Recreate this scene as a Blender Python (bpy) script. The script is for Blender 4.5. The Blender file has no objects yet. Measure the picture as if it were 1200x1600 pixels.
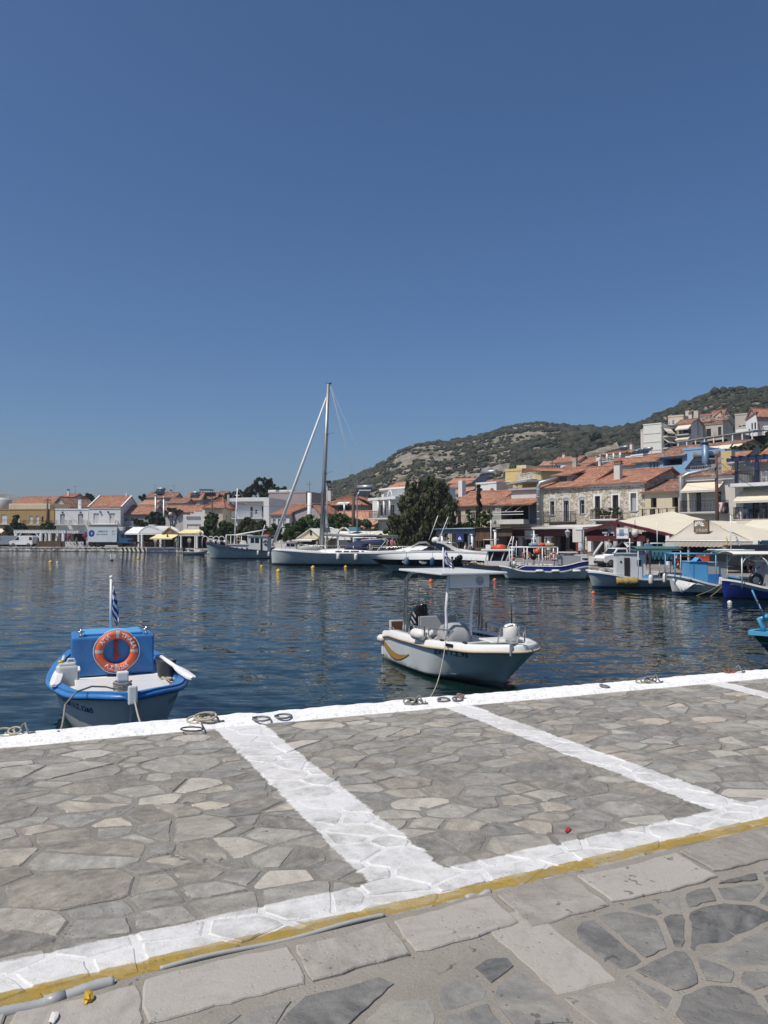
import bpy,bmesh,math,random
import numpy as np
from mathutils import Vector,Matrix,noise
from math import sin,cos,pi,radians,atan2,sqrt
RND=random.Random(11)
SC=bpy.context.scene
COL=SC.collection
F,CAMZ,PITCH=1200.0,2.6,math.atan(37.0/1200.0)
QZ,FZ=1.0,0.7
# camera geometry
def ray(px,py):
 cx,cy=(px-600)/F,(800-py)/F
 return Vector((cx,cos(PITCH)-cy*sin(PITCH),sin(PITCH)+cy*cos(PITCH)))
def at(px,py,Y):
 d=ray(px,py);t=Y/d.y
 return Vector((d.x*t,Y,CAMZ+d.z*t))
def ground(px,py,z):
 d=ray(px,py);t=(z-CAMZ)/d.z
 return Vector((d.x*t,d.y*t,z))
def zat(py,Y,px=600):return at(px,py,Y).z
# node helper
class NG:
 def __init__(s,name):
  s.m=bpy.data.materials.new(name);s.m.use_nodes=True
  s.nt=s.m.node_tree;s.n=s.nt.nodes
  s.p=s.n['Principled BSDF'];s.out=s.n['Material Output']
  s._tc=None
 def new(s,t,**kw):
  n=s.n.new(t)
  for k,v in kw.items():setattr(n,k,v)
  return n
 def link(s,a,b):s.nt.links.new(a,b)
 def setin(s,sock,v):
  if isinstance(v,bpy.types.NodeSocket):s.link(v,sock)
  elif isinstance(v,(tuple,list))and len(v)==3 and sock.type=='RGBA':sock.default_value=(*v,1)
  else:sock.default_value=v
 def tc(s,which='Object'):
  if s._tc is None:s._tc=s.new('ShaderNodeTexCoord')
  return s._tc.outputs[which]
 def math(s,op,a,b=0.0,c=0.0,clamp=False):
  n=s.new('ShaderNodeMath',operation=op,use_clamp=clamp)
  s.setin(n.inputs[0],a);s.setin(n.inputs[1],b);s.setin(n.inputs[2],c)
  return n.outputs[0]
 def vmul(s,v,sc):
  n=s.new('ShaderNodeVectorMath',operation='MULTIPLY');s.setin(n.inputs[0],v);n.inputs[1].default_value=sc
  return n.outputs[0]
 def vadd(s,v,w):
  n=s.new('ShaderNodeVectorMath',operation='ADD');s.setin(n.inputs[0],v);s.setin(n.inputs[1],w)
  return n.outputs[0]
 def sep(s,v):
  n=s.new('ShaderNodeSeparateXYZ');s.setin(n.inputs[0],v);return n.outputs
 def noise(s,v=None,scale=1.0,detail=3.0,rough=0.55,dist=0.0,color=False):
  n=s.new('ShaderNodeTexNoise');s.setin(n.inputs['Vector'],v if v is not None else s.tc())
  n.inputs['Scale'].default_value=scale;n.inputs['Detail'].default_value=detail
  n.inputs['Roughness'].default_value=rough;n.inputs['Distortion'].default_value=dist
  return n.outputs['Color' if color else 'Fac']
 def vor(s,v=None,scale=1.0,feature='F1',out='Distance',rnd=1.0):
  n=s.new('ShaderNodeTexVoronoi',feature=feature);s.setin(n.inputs['Vector'],v if v is not None else s.tc())
  n.inputs['Scale'].default_value=scale;n.inputs['Randomness'].default_value=rnd
  return n.outputs[out]
 def mix(s,f,a,b,mode='MIX'):
  n=s.new('ShaderNodeMix',data_type='RGBA',blend_type=mode)
  s.setin(n.inputs[0],f);s.setin(n.inputs[6],a);s.setin(n.inputs[7],b)
  return n.outputs[2]
 def ramp(s,f,stops,interp='LINEAR'):
  n=s.new('ShaderNodeValToRGB');s.setin(n.inputs[0],f);cr=n.color_ramp;cr.interpolation=interp
  while len(cr.elements)<len(stops):cr.elements.new(0.5)
  for e,(p,c)in zip(cr.elements,stops):
   e.position=p;e.color=(*c,1)if isinstance(c,(tuple,list))else(c,c,c,1)
  return n.outputs[0]
 def step(s,x,lo,hi):
  n=s.new('ShaderNodeMapRange',interpolation_type='SMOOTHSTEP');s.setin(n.inputs[0],x)
  s.setin(n.inputs[1],lo);s.setin(n.inputs[2],hi);return n.outputs[0]
 def bump(s,h,strength=0.5,dist=0.02,normal=None):
  n=s.new('ShaderNodeBump');s.setin(n.inputs['Height'],h)
  n.inputs['Strength'].default_value=strength;n.inputs['Distance'].default_value=dist
  if normal is not None:s.link(normal,n.inputs['Normal'])
  return n.outputs[0]
 def attr(s,name,out='Fac'):
  n=s.new('ShaderNodeAttribute');n.attribute_name=name;return n.outputs[out]
 def done(s,color=None,rough=0.6,spec=0.5,normal=None,metal=0.0,**kw):
  if color is not None:s.setin(s.p.inputs['Base Color'],color)
  s.setin(s.p.inputs['Roughness'],rough);s.setin(s.p.inputs['Metallic'],metal)
  s.setin(s.p.inputs['Specular IOR Level'],spec)
  if normal is not None:s.link(normal,s.p.inputs['Normal'])
  for k,v in kw.items():s.setin(s.p.inputs[k],v)
  return s.m
MATS={}
def paint(name,col,rough=0.45,var=0.12,dirt=0.0,metal=0.0,scale=6.0,spec=0.5,bump=0.0):
 """weathered paint / plain surface: colour with mottling, fine grain and grime patches"""
 if name in MATS:return MATS[name]
 g=NG(name);v=g.tc()
 n1=g.noise(v,scale*0.25,4,0.6);n2=g.noise(v,scale*3,3,0.6)
 f=g.math('ADD',g.math('MULTIPLY',n1,0.65),g.math('MULTIPLY',n2,0.35))
 lo=tuple(c*(1-var*1.6)for c in col);hi=tuple(min(1,c*(1+var))for c in col)
 c=g.ramp(f,[(0.3,lo),(0.55,col),(0.72,hi)])
 if dirt>0:
  vs=g.vmul(v,(1,1,0.22))
  d=g.step(g.noise(vs,scale*0.7,5,0.65),0.52,0.72)
  c=g.mix(g.math('MULTIPLY',d,dirt),c,tuple(x*0.35+0.02 for x in(col[0],col[1]*0.93,col[2]*0.8)))
 nb=g.bump(n2,bump,0.01)if bump>0 else None
 rr=g.math('MULTIPLY_ADD',n1,0.25,rough-0.12,clamp=True)
 MATS[name]=g.done(c,rr,spec,nb,metal)
 return MATS[name]
def M(name):return MATS[name]
def hull_paint(name,col,rough=0.35):
 """boat topsides: mottled paint, rust runs from the rail, scuffs and a slime stain along the waterline"""
 g=NG(name);v=g.tc();z=g.sep(v)[2];n=g.noise(v,2.2,5,0.6)
 c=g.ramp(n,[(0.3,tuple(x*0.86 for x in col)),(0.6,col)])
 run=g.math('MULTIPLY',g.step(g.noise(g.vmul(v,(5,5,0.35)),1.0,5,0.7),0.60,0.72),g.step(g.noise(v,0.9,2),0.45,0.6))
 c=g.mix(g.math('MULTIPLY',run,0.45),c,(0.26,0.16,0.08))
 scuff=g.step(g.noise(g.vmul(v,(1.2,1.2,7)),2.0,5,0.75),0.66,0.72);c=g.mix(g.math('MULTIPLY',scuff,0.35),c,(0.15,0.16,0.17))
 slime=g.step(g.math('ADD',z,g.math('MULTIPLY_ADD',g.noise(v,3.5,5,0.7),0.22,-0.11)),0.15,0.03);c=g.mix(g.math('MULTIPLY',slime,0.75),c,(0.10,0.105,0.06))
 MATS[name]=g.done(c,rough,0.5);return g.m
# mesh builder
class MB:
 def __init__(s):s.v=[];s.f=[];s.sm=[];s.uv={};s.mi=[];s.cur=0
 def add(s,verts,faces,smooth=False,uvs=None):
  o=len(s.v);s.v.extend([tuple(p)for p in verts])
  for k,f in enumerate(faces):
   if uvs is not None:s.uv[len(s.f)]=uvs[k]
   s.f.append(tuple(i+o for i in f));s.sm.append(smooth);s.mi.append(s.cur)
  return s
 def quad(s,a,b,c,d,uv=None):return s.add([a,b,c,d],[(0,1,2,3)],False,[uv]if uv else None)
 def poly(s,pts):return s.add(pts,[tuple(range(len(pts)))])
 def box(s,x0,x1,y0,y1,z0,z1,skip=''):
  v=[(x0,y0,z0),(x1,y0,z0),(x1,y1,z0),(x0,y1,z0),(x0,y0,z1),(x1,y0,z1),(x1,y1,z1),(x0,y1,z1)]
  fs={'b':(3,2,1,0),'t':(4,5,6,7),'f':(0,1,5,4),'r':(1,2,6,5),'k':(2,3,7,6),'l':(3,0,4,7)}
  return s.add(v,[f for k,f in fs.items()if k not in skip])
 def cbox(s,c,sx,sy,sz,rz=0.0,rx=0.0,ry=0.0,bev=0.0):
  m=Matrix.Translation(c)@Matrix.Rotation(rz,4,'Z')@Matrix.Rotation(ry,4,'Y')@Matrix.Rotation(rx,4,'X')
  if bev<=0:
   p=[(x*sx/2,y*sy/2,z*sz/2)for z in(-1,1)for x,y in((-1,-1),(1,-1),(1,1),(-1,1))]
   return s.add([m@Vector(q)for q in p],[(3,2,1,0),(4,5,6,7),(0,1,5,4),(1,2,6,5),(2,3,7,6),(3,0,4,7)])
  bm=bmesh.new();bmesh.ops.create_cube(bm,size=1.0)
  for q in bm.verts:q.co=Vector((q.co.x*sx,q.co.y*sy,q.co.z*sz))
  bmesh.ops.bevel(bm,geom=bm.edges[:],offset=bev,segments=2,affect='EDGES',profile=0.6)
  bm.verts.index_update()
  s.add([m@q.co for q in bm.verts],[tuple(v.index for v in f.verts)for f in bm.faces]);bm.free();return s
 def bar(s,p,q,w,h=None,up=(0,0,1)):
  p,q=Vector(p),Vector(q);h=h or w;d=(q-p).normalized();u=Vector(up)
  if abs(d.dot(u))>0.98:u=Vector((0,1,0))
  a=d.cross(u).normalized()*(w/2);b=a.cross(d).normalized()*(h/2)
  v=[p-a-b,p+a-b,p+a+b,p-a+b,q-a-b,q+a-b,q+a+b,q-a+b]
  return s.add(v,[(0,1,2,3),(7,6,5,4),(0,4,5,1),(1,5,6,2),(2,6,7,3),(3,7,4,0)])
 def tube(s,pts,r,n=6,closed=False,caps=True):
  P=[Vector(p)for p in pts];k=len(P);rs=r if isinstance(r,(list,tuple))else[r]*k
  T=[]
  for i in range(k):
   a=P[(i-1)%k]if(closed or i>0)else P[i];b=P[(i+1)%k]if(closed or i<k-1)else P[i]
   T.append((b-a).normalized()if(b-a).length>1e-9 else Vector((0,0,1)))
  u=T[0].orthogonal().normalized();vs=[]
  for i in range(k):
   u=(u-T[i]*u.dot(T[i]))
   u=u.normalized()if u.length>1e-6 else T[i].orthogonal().normalized()
   w=T[i].cross(u)
   for j in range(n):
    a=2*pi*j/n;vs.append(P[i]+(u*cos(a)+w*sin(a))*rs[i])
  fs=[]
  for i in range(k if closed else k-1):
   i2=(i+1)%k
   for j in range(n):
    j2=(j+1)%n;fs.append((i*n+j,i*n+j2,i2*n+j2,i2*n+j))
  if not closed and caps:
   fs.append(tuple(range(n-1,-1,-1)));fs.append(tuple((k-1)*n+j for j in range(n)))
  return s.add(vs,fs,True)
 def lathe(s,prof,c=(0,0,0),n=16,mat=None,smooth=True):
  """prof: (r, z) rows turned round z; mat: 4x4 applied"""
  m=(mat or Matrix.Identity(4));c=Vector(c);vs=[]
  for r,z in prof:
   for j in range(n):
    a=2*pi*j/n;vs.append(m@Vector((r*cos(a),r*sin(a),z))+c)
  fs=[]
  for i in range(len(prof)-1):
   for j in range(n):
    j2=(j+1)%n;fs.append((i*n+j,i*n+j2,(i+1)*n+j2,(i+1)*n+j))
  if prof[0][0]>1e-5:fs.append(tuple(range(n-1,-1,-1)))
  if prof[-1][0]>1e-5:fs.append(tuple((len(prof)-1)*n+j for j in range(n)))
  return s.add(vs,fs,smooth)
 def ball(s,c,rx,ry=None,rz=None,n=10,k=7,mat=None):
  ry=ry or rx;rz=rz or rx
  m=(mat or Matrix.Identity(4));vs=[];c=Vector(c)
  for i in range(k+1):
   t=pi*i/k
   for j in range(n):
    a=2*pi*j/n;vs.append(m@Vector((rx*sin(t)*cos(a),ry*sin(t)*sin(a),-rz*cos(t)))+c)
  fs=[(i*n+j,i*n+(j+1)%n,(i+1)*n+(j+1)%n,(i+1)*n+j)for i in range(k)for j in range(n)]
  return s.add(vs,fs,True)
 def loft(s,rings,closed=False,smooth=True,cap0=False,cap1=False):
  k=len(rings[0]);vs=[p for r in rings for p in r];fs=[]
  for i in range(len(rings)-1):
   for j in range(k if closed else k-1):
    j2=(j+1)%k;fs.append((i*k+j,i*k+j2,(i+1)*k+j2,(i+1)*k+j))
  if cap0:fs.append(tuple(range(k-1,-1,-1)))
  if cap1:fs.append(tuple((len(rings)-1)*k+j for j in range(k)))
  return s.add(vs,fs,smooth)
 def sheet(s,rows,t=0.02,smooth=False):
  """grid of points with thickness t (below, along the sheet normal)"""
  nr,nc=len(rows),len(rows[0]);P=[[Vector(p)for p in r]for r in rows]
  top=[p for r in P for p in r];bot=[]
  for i in range(nr):
   for j in range(nc):
    a=P[min(i+1,nr-1)][j]-P[max(i-1,0)][j];b=P[i][min(j+1,nc-1)]-P[i][max(j-1,0)]
    nrm=b.cross(a)
    nrm=nrm.normalized()if nrm.length>1e-9 else Vector((0,0,1))
    bot.append(P[i][j]-nrm*t)
  N=nr*nc;fs=[]
  for i in range(nr-1):
   for j in range(nc-1):
    a,b,c,d=i*nc+j,i*nc+j+1,(i+1)*nc+j+1,(i+1)*nc+j
    fs.append((a,b,c,d));fs.append((d+N,c+N,b+N,a+N))
  for j in range(nc-1):
   fs.append((j+1,j,j+N,j+1+N));q=(nr-1)*nc
   fs.append((q+j,q+j+1,q+j+1+N,q+j+N))
  for i in range(nr-1):
   a,b=i*nc,(i+1)*nc;fs.append((a,b,b+N,a+N))
   a,b=i*nc+nc-1,(i+1)*nc+nc-1;fs.append((b,a,a+N,b+N))
  return s.add(top+bot,fs,smooth)
 def build(s,name,mat=None,parent=None,loc=None,rz=0.0,mats=None):
  me=bpy.data.meshes.new(name);me.from_pydata(s.v,[],s.f)
  me.polygons.foreach_set('use_smooth',s.sm)
  for m in(mats or([mat]if mat else[])):me.materials.append(m)
  if mats:me.polygons.foreach_set('material_index',s.mi)
  if s.uv:
   uvl=me.uv_layers.new(name='UVMap')
   for fi,uvs in s.uv.items():
    if uvs is None:continue
    p=me.polygons[fi]
    for k,li in enumerate(p.loop_indices):uvl.data[li].uv=uvs[k]
  me.validate();me.update()
  o=bpy.data.objects.new(name,me);COL.objects.link(o)
  if parent is not None:o.parent=parent
  if loc is not None:o.location=loc
  o.rotation_euler.z=rz
  return o
def tag(o,label=None,cat=None,group=None,kind=None):
 if label:o['label']=label
 if cat:o['category']=cat
 if group:o['group']=group
 if kind:o['kind']=kind
 return o
def thing(name,label,cat,loc=(0,0,0),rz=0.0,group=None):
 o=bpy.data.objects.new(name,None);COL.objects.link(o);o.location=loc;o.rotation_euler=(0,0,rz)
 o.empty_display_size=0.3
 tag(o,label,cat,group);o['_m']=[loc[0],loc[1],loc[2],rz]
 return o
def loc_of(o,p):
 """world point -> the thing's own coordinates"""
 x,y,z,rz=o['_m'];d=Vector(p)-Vector((x,y,z));c,s=cos(-rz),sin(-rz)
 return Vector((d.x*c-d.y*s,d.x*s+d.y*c,d.z))
def world_of(o,p):
 x,y,z,rz=o['_m'];c,s=cos(rz),sin(rz)
 return Vector((x+p[0]*c-p[1]*s,y+p[0]*s+p[1]*c,z+p[2]))
def copy_thing(o,loc,rz=None,label=None,scale=None):
 def rec(a,par):
  c=a.copy();COL.objects.link(c)
  if par is not None:c.parent=par
  for ch in list(a.children):rec(ch,c)
  return c
 c=rec(o,None);c.location=loc
 if rz is not None:c.rotation_euler.z=rz
 if label:c['label']=label
 if scale:c.scale=(scale,scale,scale)if not isinstance(scale,tuple)else scale
 c['_m']=[loc[0],loc[1],loc[2],c.rotation_euler.z]
 return c
def text_faces(txt,size,align='CENTER'):
 cu=bpy.data.curves.new('lettering','FONT');cu.body=txt;cu.size=size;cu.align_x=align;cu.align_y='CENTER'
 cu.resolution_u=2;cu.offset=size*.018
 o=bpy.data.objects.new('lettering',cu);COL.objects.link(o)
 dg=bpy.context.evaluated_depsgraph_get();me=bpy.data.meshes.new_from_object(o.evaluated_get(dg))
 vs=[v.co.copy()for v in me.vertices];fs=[tuple(p.vertices)for p in me.polygons]
 bpy.data.objects.remove(o);bpy.data.curves.remove(cu);bpy.data.meshes.remove(me)
 return vs,fs
def lettering(mb,txt,size,fn,align='CENTER'):
 """flat letters mapped by fn(x, y) -> 3D point; each glyph face doubled back so it reads from its front"""
 vs,fs=text_faces(txt,size,align)
 mb.add([fn(v.x,v.y)for v in vs],fs);return mb
def catenary(p,q,sag,n=12):
 p,q=Vector(p),Vector(q)
 return[p.lerp(q,i/n)-Vector((0,0,sag*4*(i/n)*(1-i/n)))for i in range(n+1)]
def lerp(a,b,t):return a+(b-a)*t
def interp(x,tab):
 if x<=tab[0][0]:return tab[0][1]
 for(a,b),(c,d)in zip(tab,tab[1:]):
  if x<=c:return b+(d-b)*(x-a)/(c-a)
 return tab[-1][1]
def sinterp(x,tab):
 if x<=tab[0][0]:return tab[0][1]
 for(a,b),(c,d)in zip(tab,tab[1:]):
  if x<=c:
   t=(x-a)/(c-a);t=t*t*(3-2*t);return b+(d-b)*t
 return tab[-1][1]
def fast_mesh(name,V,Fc,mat,smooth=False,attrs=None):
 """numpy arrays V (n,3), Fc (m,k) -> object"""
 me=bpy.data.meshes.new(name);n,m,k=len(V),len(Fc),Fc.shape[1]
 me.vertices.add(n);me.vertices.foreach_set('co',V.astype(np.float32).ravel())
 me.loops.add(m*k);me.loops.foreach_set('vertex_index',Fc.astype(np.int32).ravel())
 me.polygons.add(m);me.polygons.foreach_set('loop_start',np.arange(0,m*k,k,dtype=np.int32))
 if smooth:me.polygons.foreach_set('use_smooth',np.ones(m,dtype=bool))
 me.update(calc_edges=True)
 for an,(dom,arr)in(attrs or{}).items():
  a=me.attributes.new(an,'FLOAT',dom);a.data.foreach_set('value',arr.astype(np.float32))
 me.materials.append(mat);me.validate()
 o=bpy.data.objects.new(name,me);COL.objects.link(o);return o
# light, sky, camera
SUN_H=Vector((-0.80,-0.60));SUN_EL=radians(58)
def setup_world():
 w=bpy.data.worlds.new('World');SC.world=w;w.use_nodes=True;nt=w.node_tree
 bg=nt.nodes['Background'];sky=nt.nodes.new('ShaderNodeTexSky');sky.sky_type='NISHITA'
 sky.sun_disc=False;sky.sun_elevation=SUN_EL;sky.sun_rotation=atan2(SUN_H.x,SUN_H.y)
 sky.altitude=0;sky.air_density=SKY_AIR;sky.dust_density=SKY_DUST;sky.ozone_density=SKY_OZONE
 hs=nt.nodes.new('ShaderNodeHueSaturation');hs.inputs['Saturation'].default_value=1.05;nt.links.new(sky.outputs[0],hs.inputs['Color']);nt.links.new(hs.outputs[0],bg.inputs[0]);bg.inputs[1].default_value=SKY_STRENGTH
 l=bpy.data.lights.new('sun','SUN');l.energy=SUN_STRENGTH;l.angle=radians(0.53);l.color=(1.0,0.93,0.82)
 o=bpy.data.objects.new('sun',l);COL.objects.link(o)
 d=Vector((SUN_H.x*cos(SUN_EL),SUN_H.y*cos(SUN_EL),sin(SUN_EL)))
 o.rotation_euler=d.to_track_quat('Z','Y').to_euler();o.location=d*60
SKY_AIR,SKY_DUST,SKY_OZONE,SKY_STRENGTH,SUN_STRENGTH=1.0,1.6,10.0,0.092,4.3
setup_world()
cam=bpy.data.cameras.new('camera');cam.sensor_fit='HORIZONTAL';cam.sensor_width=36;cam.lens=36
cam.clip_start=0.05;cam.clip_end=6000
co=bpy.data.objects.new('camera',cam);COL.objects.link(co);co.location=(0,0,CAMZ)
co.rotation_euler=(pi/2+PITCH,0,0);SC.camera=co
SC.view_settings.view_transform='Standard';SC.view_settings.look='None';SC.view_settings.exposure=0;SC.view_settings.gamma=1
try:
 SC.cycles.use_denoising=True;SC.cycles.denoiser='OPENIMAGEDENOISE'
 SC.cycles.max_bounces=6;SC.cycles.diffuse_bounces=3;SC.cycles.glossy_bounces=3;SC.cycles.transparent_max_bounces=8
 SC.cycles.caustics_reflective=False;SC.cycles.caustics_refractive=False
 SC.cycles.sample_clamp_indirect=4.0
except Exception:pass
# water
def make_water():
 g=NG('sea_water');v=g.tc()
 gust=g.math('MULTIPLY_ADD',g.step(g.noise(g.vmul(v,(0.35,1.0,1.0)),0.06,3,0.55),0.32,0.68),0.75,0.45)
 def slopes(sc,k):
  c=g.sep(g.noise(g.vmul(v,sc),1.0,2.5,0.55,0.35,color=True))
  return[g.math('MULTIPLY',g.math('SUBTRACT',c[i],0.5),k*(0.55 if i==0 else 1.0))for i in(0,1)]
 a,b,c3=slopes((1.1,2.6,1.0),WAVE),slopes((3.0,7.0,1.0),WAVE*0.85),slopes((7,14,1.0),WAVE*0.4)
 fine=[g.math('MULTIPLY',g.math('ADD',b[i],c3[i]),gust)for i in(0,1)]
 n=g.new('ShaderNodeCombineXYZ');g.setin(n.inputs[0],g.math('ADD',a[0],fine[0]));g.setin(n.inputs[1],g.math('ADD',a[1],fine[1]));n.inputs[2].default_value=1.0
 nn=g.new('ShaderNodeVectorMath',operation='NORMALIZE');g.link(n.outputs[0],nn.inputs[0])
 col=g.mix(g.noise(v,0.08,2),(0.003,0.012,0.0115),(0.005,0.018,0.0165))
 g.done(col,0.03,0.5,nn.outputs[0],IOR=1.333);g.setin(g.p.inputs['Specular Tint'],(0.66,0.94,0.82))
 mb=MB();mb.quad((-900,-14,0),(900,-14,0),(900,1500,0),(-900,1500,0))
 tag(mb.build('water',g.m),kind='structure')
WAVE=0.31
make_water()
# near quay: crazy paving
G0=ground(0,1150,QZ);G1=ground(1200,1047,QZ)
QE=(G1-G0);QE.z=0;QE.normalize();QN=Vector((QE.y,-QE.x,0))
QANG=atan2(QE.y,QE.x)
def quv(px,py):
 p=ground(px,py,QZ)-G0;return(p.dot(QE),p.dot(QN))
def qworld(u,v,z=0.0):return G0+QE*u+QN*v+Vector((0,0,z))
yl=[quv(0,1562),quv(600,1416),quv(1200,1282)]
wl=[quv(200,1478),quv(600,1385),quv(1200,1262)]
VY=sum(p[1]for p in yl)/3;VW=sum(p[1]for p in wl)/3
def seg(a,b):return(quv(*a),quv(*b))
LINES={'bay1':seg((376,1136),(636,1366)),'bay2':seg((722,1106),(1160,1268)),'bay3':seg((1105,1063),(1215,1090)),'yellow':seg((0,1562),(1200,1282)),'white':seg((200,1484),(1200,1263))}
def clip_poly(poly,a,b,c):
 """keep a*x+b*y<=c"""
 out=[]
 for i in range(len(poly)):
  p,q=poly[i],poly[(i+1)%len(poly)];dp,dq=a*p[0]+b*p[1]-c,a*q[0]+b*q[1]-c
  if dp<=0:out.append(p)
  if dp*dq<0:
   t=dp/(dp-dq);out.append((p[0]+(q[0]-p[0])*t,p[1]+(q[1]-p[1])*t))
 return out
def crazy_stones(u0,u1,v0,v1,size,gap,rnd,aniso=1.0,big=0.12,ang=0.35):
 """power-diagram cells of jittered seeds, each shrunk by half the joint"""
 ca,sa=cos(ang),sin(ang)
 def fwd(p):x,y=p;return((x*ca+y*sa)/aniso,-x*sa+y*ca)
 def inv(p):x,y=p[0]*aniso,p[1];return(x*ca-y*sa,x*sa+y*ca)
 seeds=[]
 tries=int((u1-u0)*(v1-v0)/(size*size)*60)
 cell={}
 for _ in range(tries):
  p=(rnd.uniform(u0-.3,u1+.3),rnd.uniform(v0-.3,v1+.3));r=size*(0.42+0.85*rnd.random()**1.8)
  q=fwd(p);k=(int(q[0]//1),int(q[1]//1));ok=True
  for i in(-1,0,1):
   for j in(-1,0,1):
    for(s,rr)in cell.get((k[0]+i,k[1]+j),()):
     if(s[0]-q[0])**2+(s[1]-q[1])**2<((r+rr)*0.5)**2:ok=False;break
    if not ok:break
   if not ok:break
  if ok:cell.setdefault(k,[]).append((q,r));seeds.append((q,r))
 res=[]
 for(q,r)in seeds:
  near=sorted((s for s in seeds if s[0]is not q and abs(s[0][0]-q[0])<2 and abs(s[0][1]-q[1])<2),key=lambda s:(s[0][0]-q[0])**2+(s[0][1]-q[1])**2)[:22]
  poly=[(q[0]-2,q[1]-2),(q[0]+2,q[1]-2),(q[0]+2,q[1]+2),(q[0]-2,q[1]+2)]
  for(s,rr)in near:
   dx,dy=s[0]-q[0],s[1]-q[1];d=sqrt(dx*dx+dy*dy)
   m=(d*d+(r*r-rr*rr)*0.45)/(2*d)
   m=max(0.12*d,min(0.88*d,m))-gap*0.5
   nx,ny=dx/d,dy/d
   poly=clip_poly(poly,nx,ny,nx*q[0]+ny*q[1]+m)
   if len(poly)<3:break
  if len(poly)<3:continue
  poly=[inv(p)for p in poly]
  for(a,b,c)in((1,0,u1),(-1,0,-u0),(0,1,v1),(0,-1,-v0)):
   poly=clip_poly(poly,a,b,c)
   if len(poly)<3:break
  if len(poly)<3:continue
  A=abs(sum(poly[i][0]*poly[(i+1)%len(poly)][1]-poly[(i+1)%len(poly)][0]*poly[i][1]for i in range(len(poly))))/2
  if A>0.008:
   if A>big and rnd.random()<0.8:
    cx=sum(p[0]for p in poly)/len(poly);cy=sum(p[1]for p in poly)/len(poly);th=rnd.uniform(0,pi);nx,ny=cos(th),sin(th);c0=nx*cx+ny*cy+rnd.uniform(-.05,.05)
    for part in(clip_poly(poly,nx,ny,c0-gap/2),clip_poly(poly,-nx,-ny,-c0-gap/2)):
     if len(part)>2:res.append(part)
   else:res.append(poly)
 return res
def rough_outline(poly,rnd,amp,step=0.05):
 out=[];n=len(poly)
 for i in range(n):
  p,q=poly[i],poly[(i+1)%n];L=sqrt((q[0]-p[0])**2+(q[1]-p[1])**2)
  if L<0.012:continue
  k=max(1,int(L/step));nx,ny=-(q[1]-p[1])/L,(q[0]-p[0])/L
  bow=rnd.uniform(-1,1)*amp*min(1.6,L*4)
  for j in range(k):
   t=j/k
   w=(sin(pi*t)*bow+(rnd.uniform(-amp,amp)*0.55 if j else 0))
   if j==0:
    out.append((p[0]+(q[0]-p[0])*min(.10,0.006/L),p[1]+(q[1]-p[1])*min(.10,0.006/L)))
   else:out.append((p[0]+(q[0]-p[0])*t+nx*w,p[1]+(q[1]-p[1])*t+ny*w))
 return out
QV_BAND=0.36
class StoneMesh:
 def __init__(s):s.v=[];s.f=[];s.tone=[];s.zone=[]
 def face(s,ids,tone,zone):s.f.append(ids);s.tone.append(tone);s.zone.append(zone)
 def stone(s,poly,z,tilt,depth,tone,zone,bev=0.006):
  cx=sum(p[0]for p in poly)/len(poly);cy=sum(p[1]for p in poly)/len(poly);n=len(poly);b=len(s.v)
  rad=max(0.03,sum(sqrt((p[0]-cx)**2+(p[1]-cy)**2)for p in poly)/n);sc=1-bev/rad
  for p in poly:s.v.append((cx+(p[0]-cx)*sc,cy+(p[1]-cy)*sc,z+tilt[0]*(p[0]-cx)+tilt[1]*(p[1]-cy)))
  for p in poly:s.v.append((p[0],p[1],z-min(bev*0.8,0.003+bev*0.3)+tilt[0]*(p[0]-cx)+tilt[1]*(p[1]-cy)))
  for p in poly:s.v.append((p[0],p[1],z-depth))
  s.face(tuple(range(b,b+n)),tone,zone)
  for i in range(n):
   j=(i+1)%n
   s.face((b+n+i,b+n+j,b+j,b+i),-1.0 if zone==1 and(i*7+n)%5 else tone,zone);s.face((b+2*n+i,b+2*n+j,b+n+j,b+n+i),tone,zone)
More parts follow.
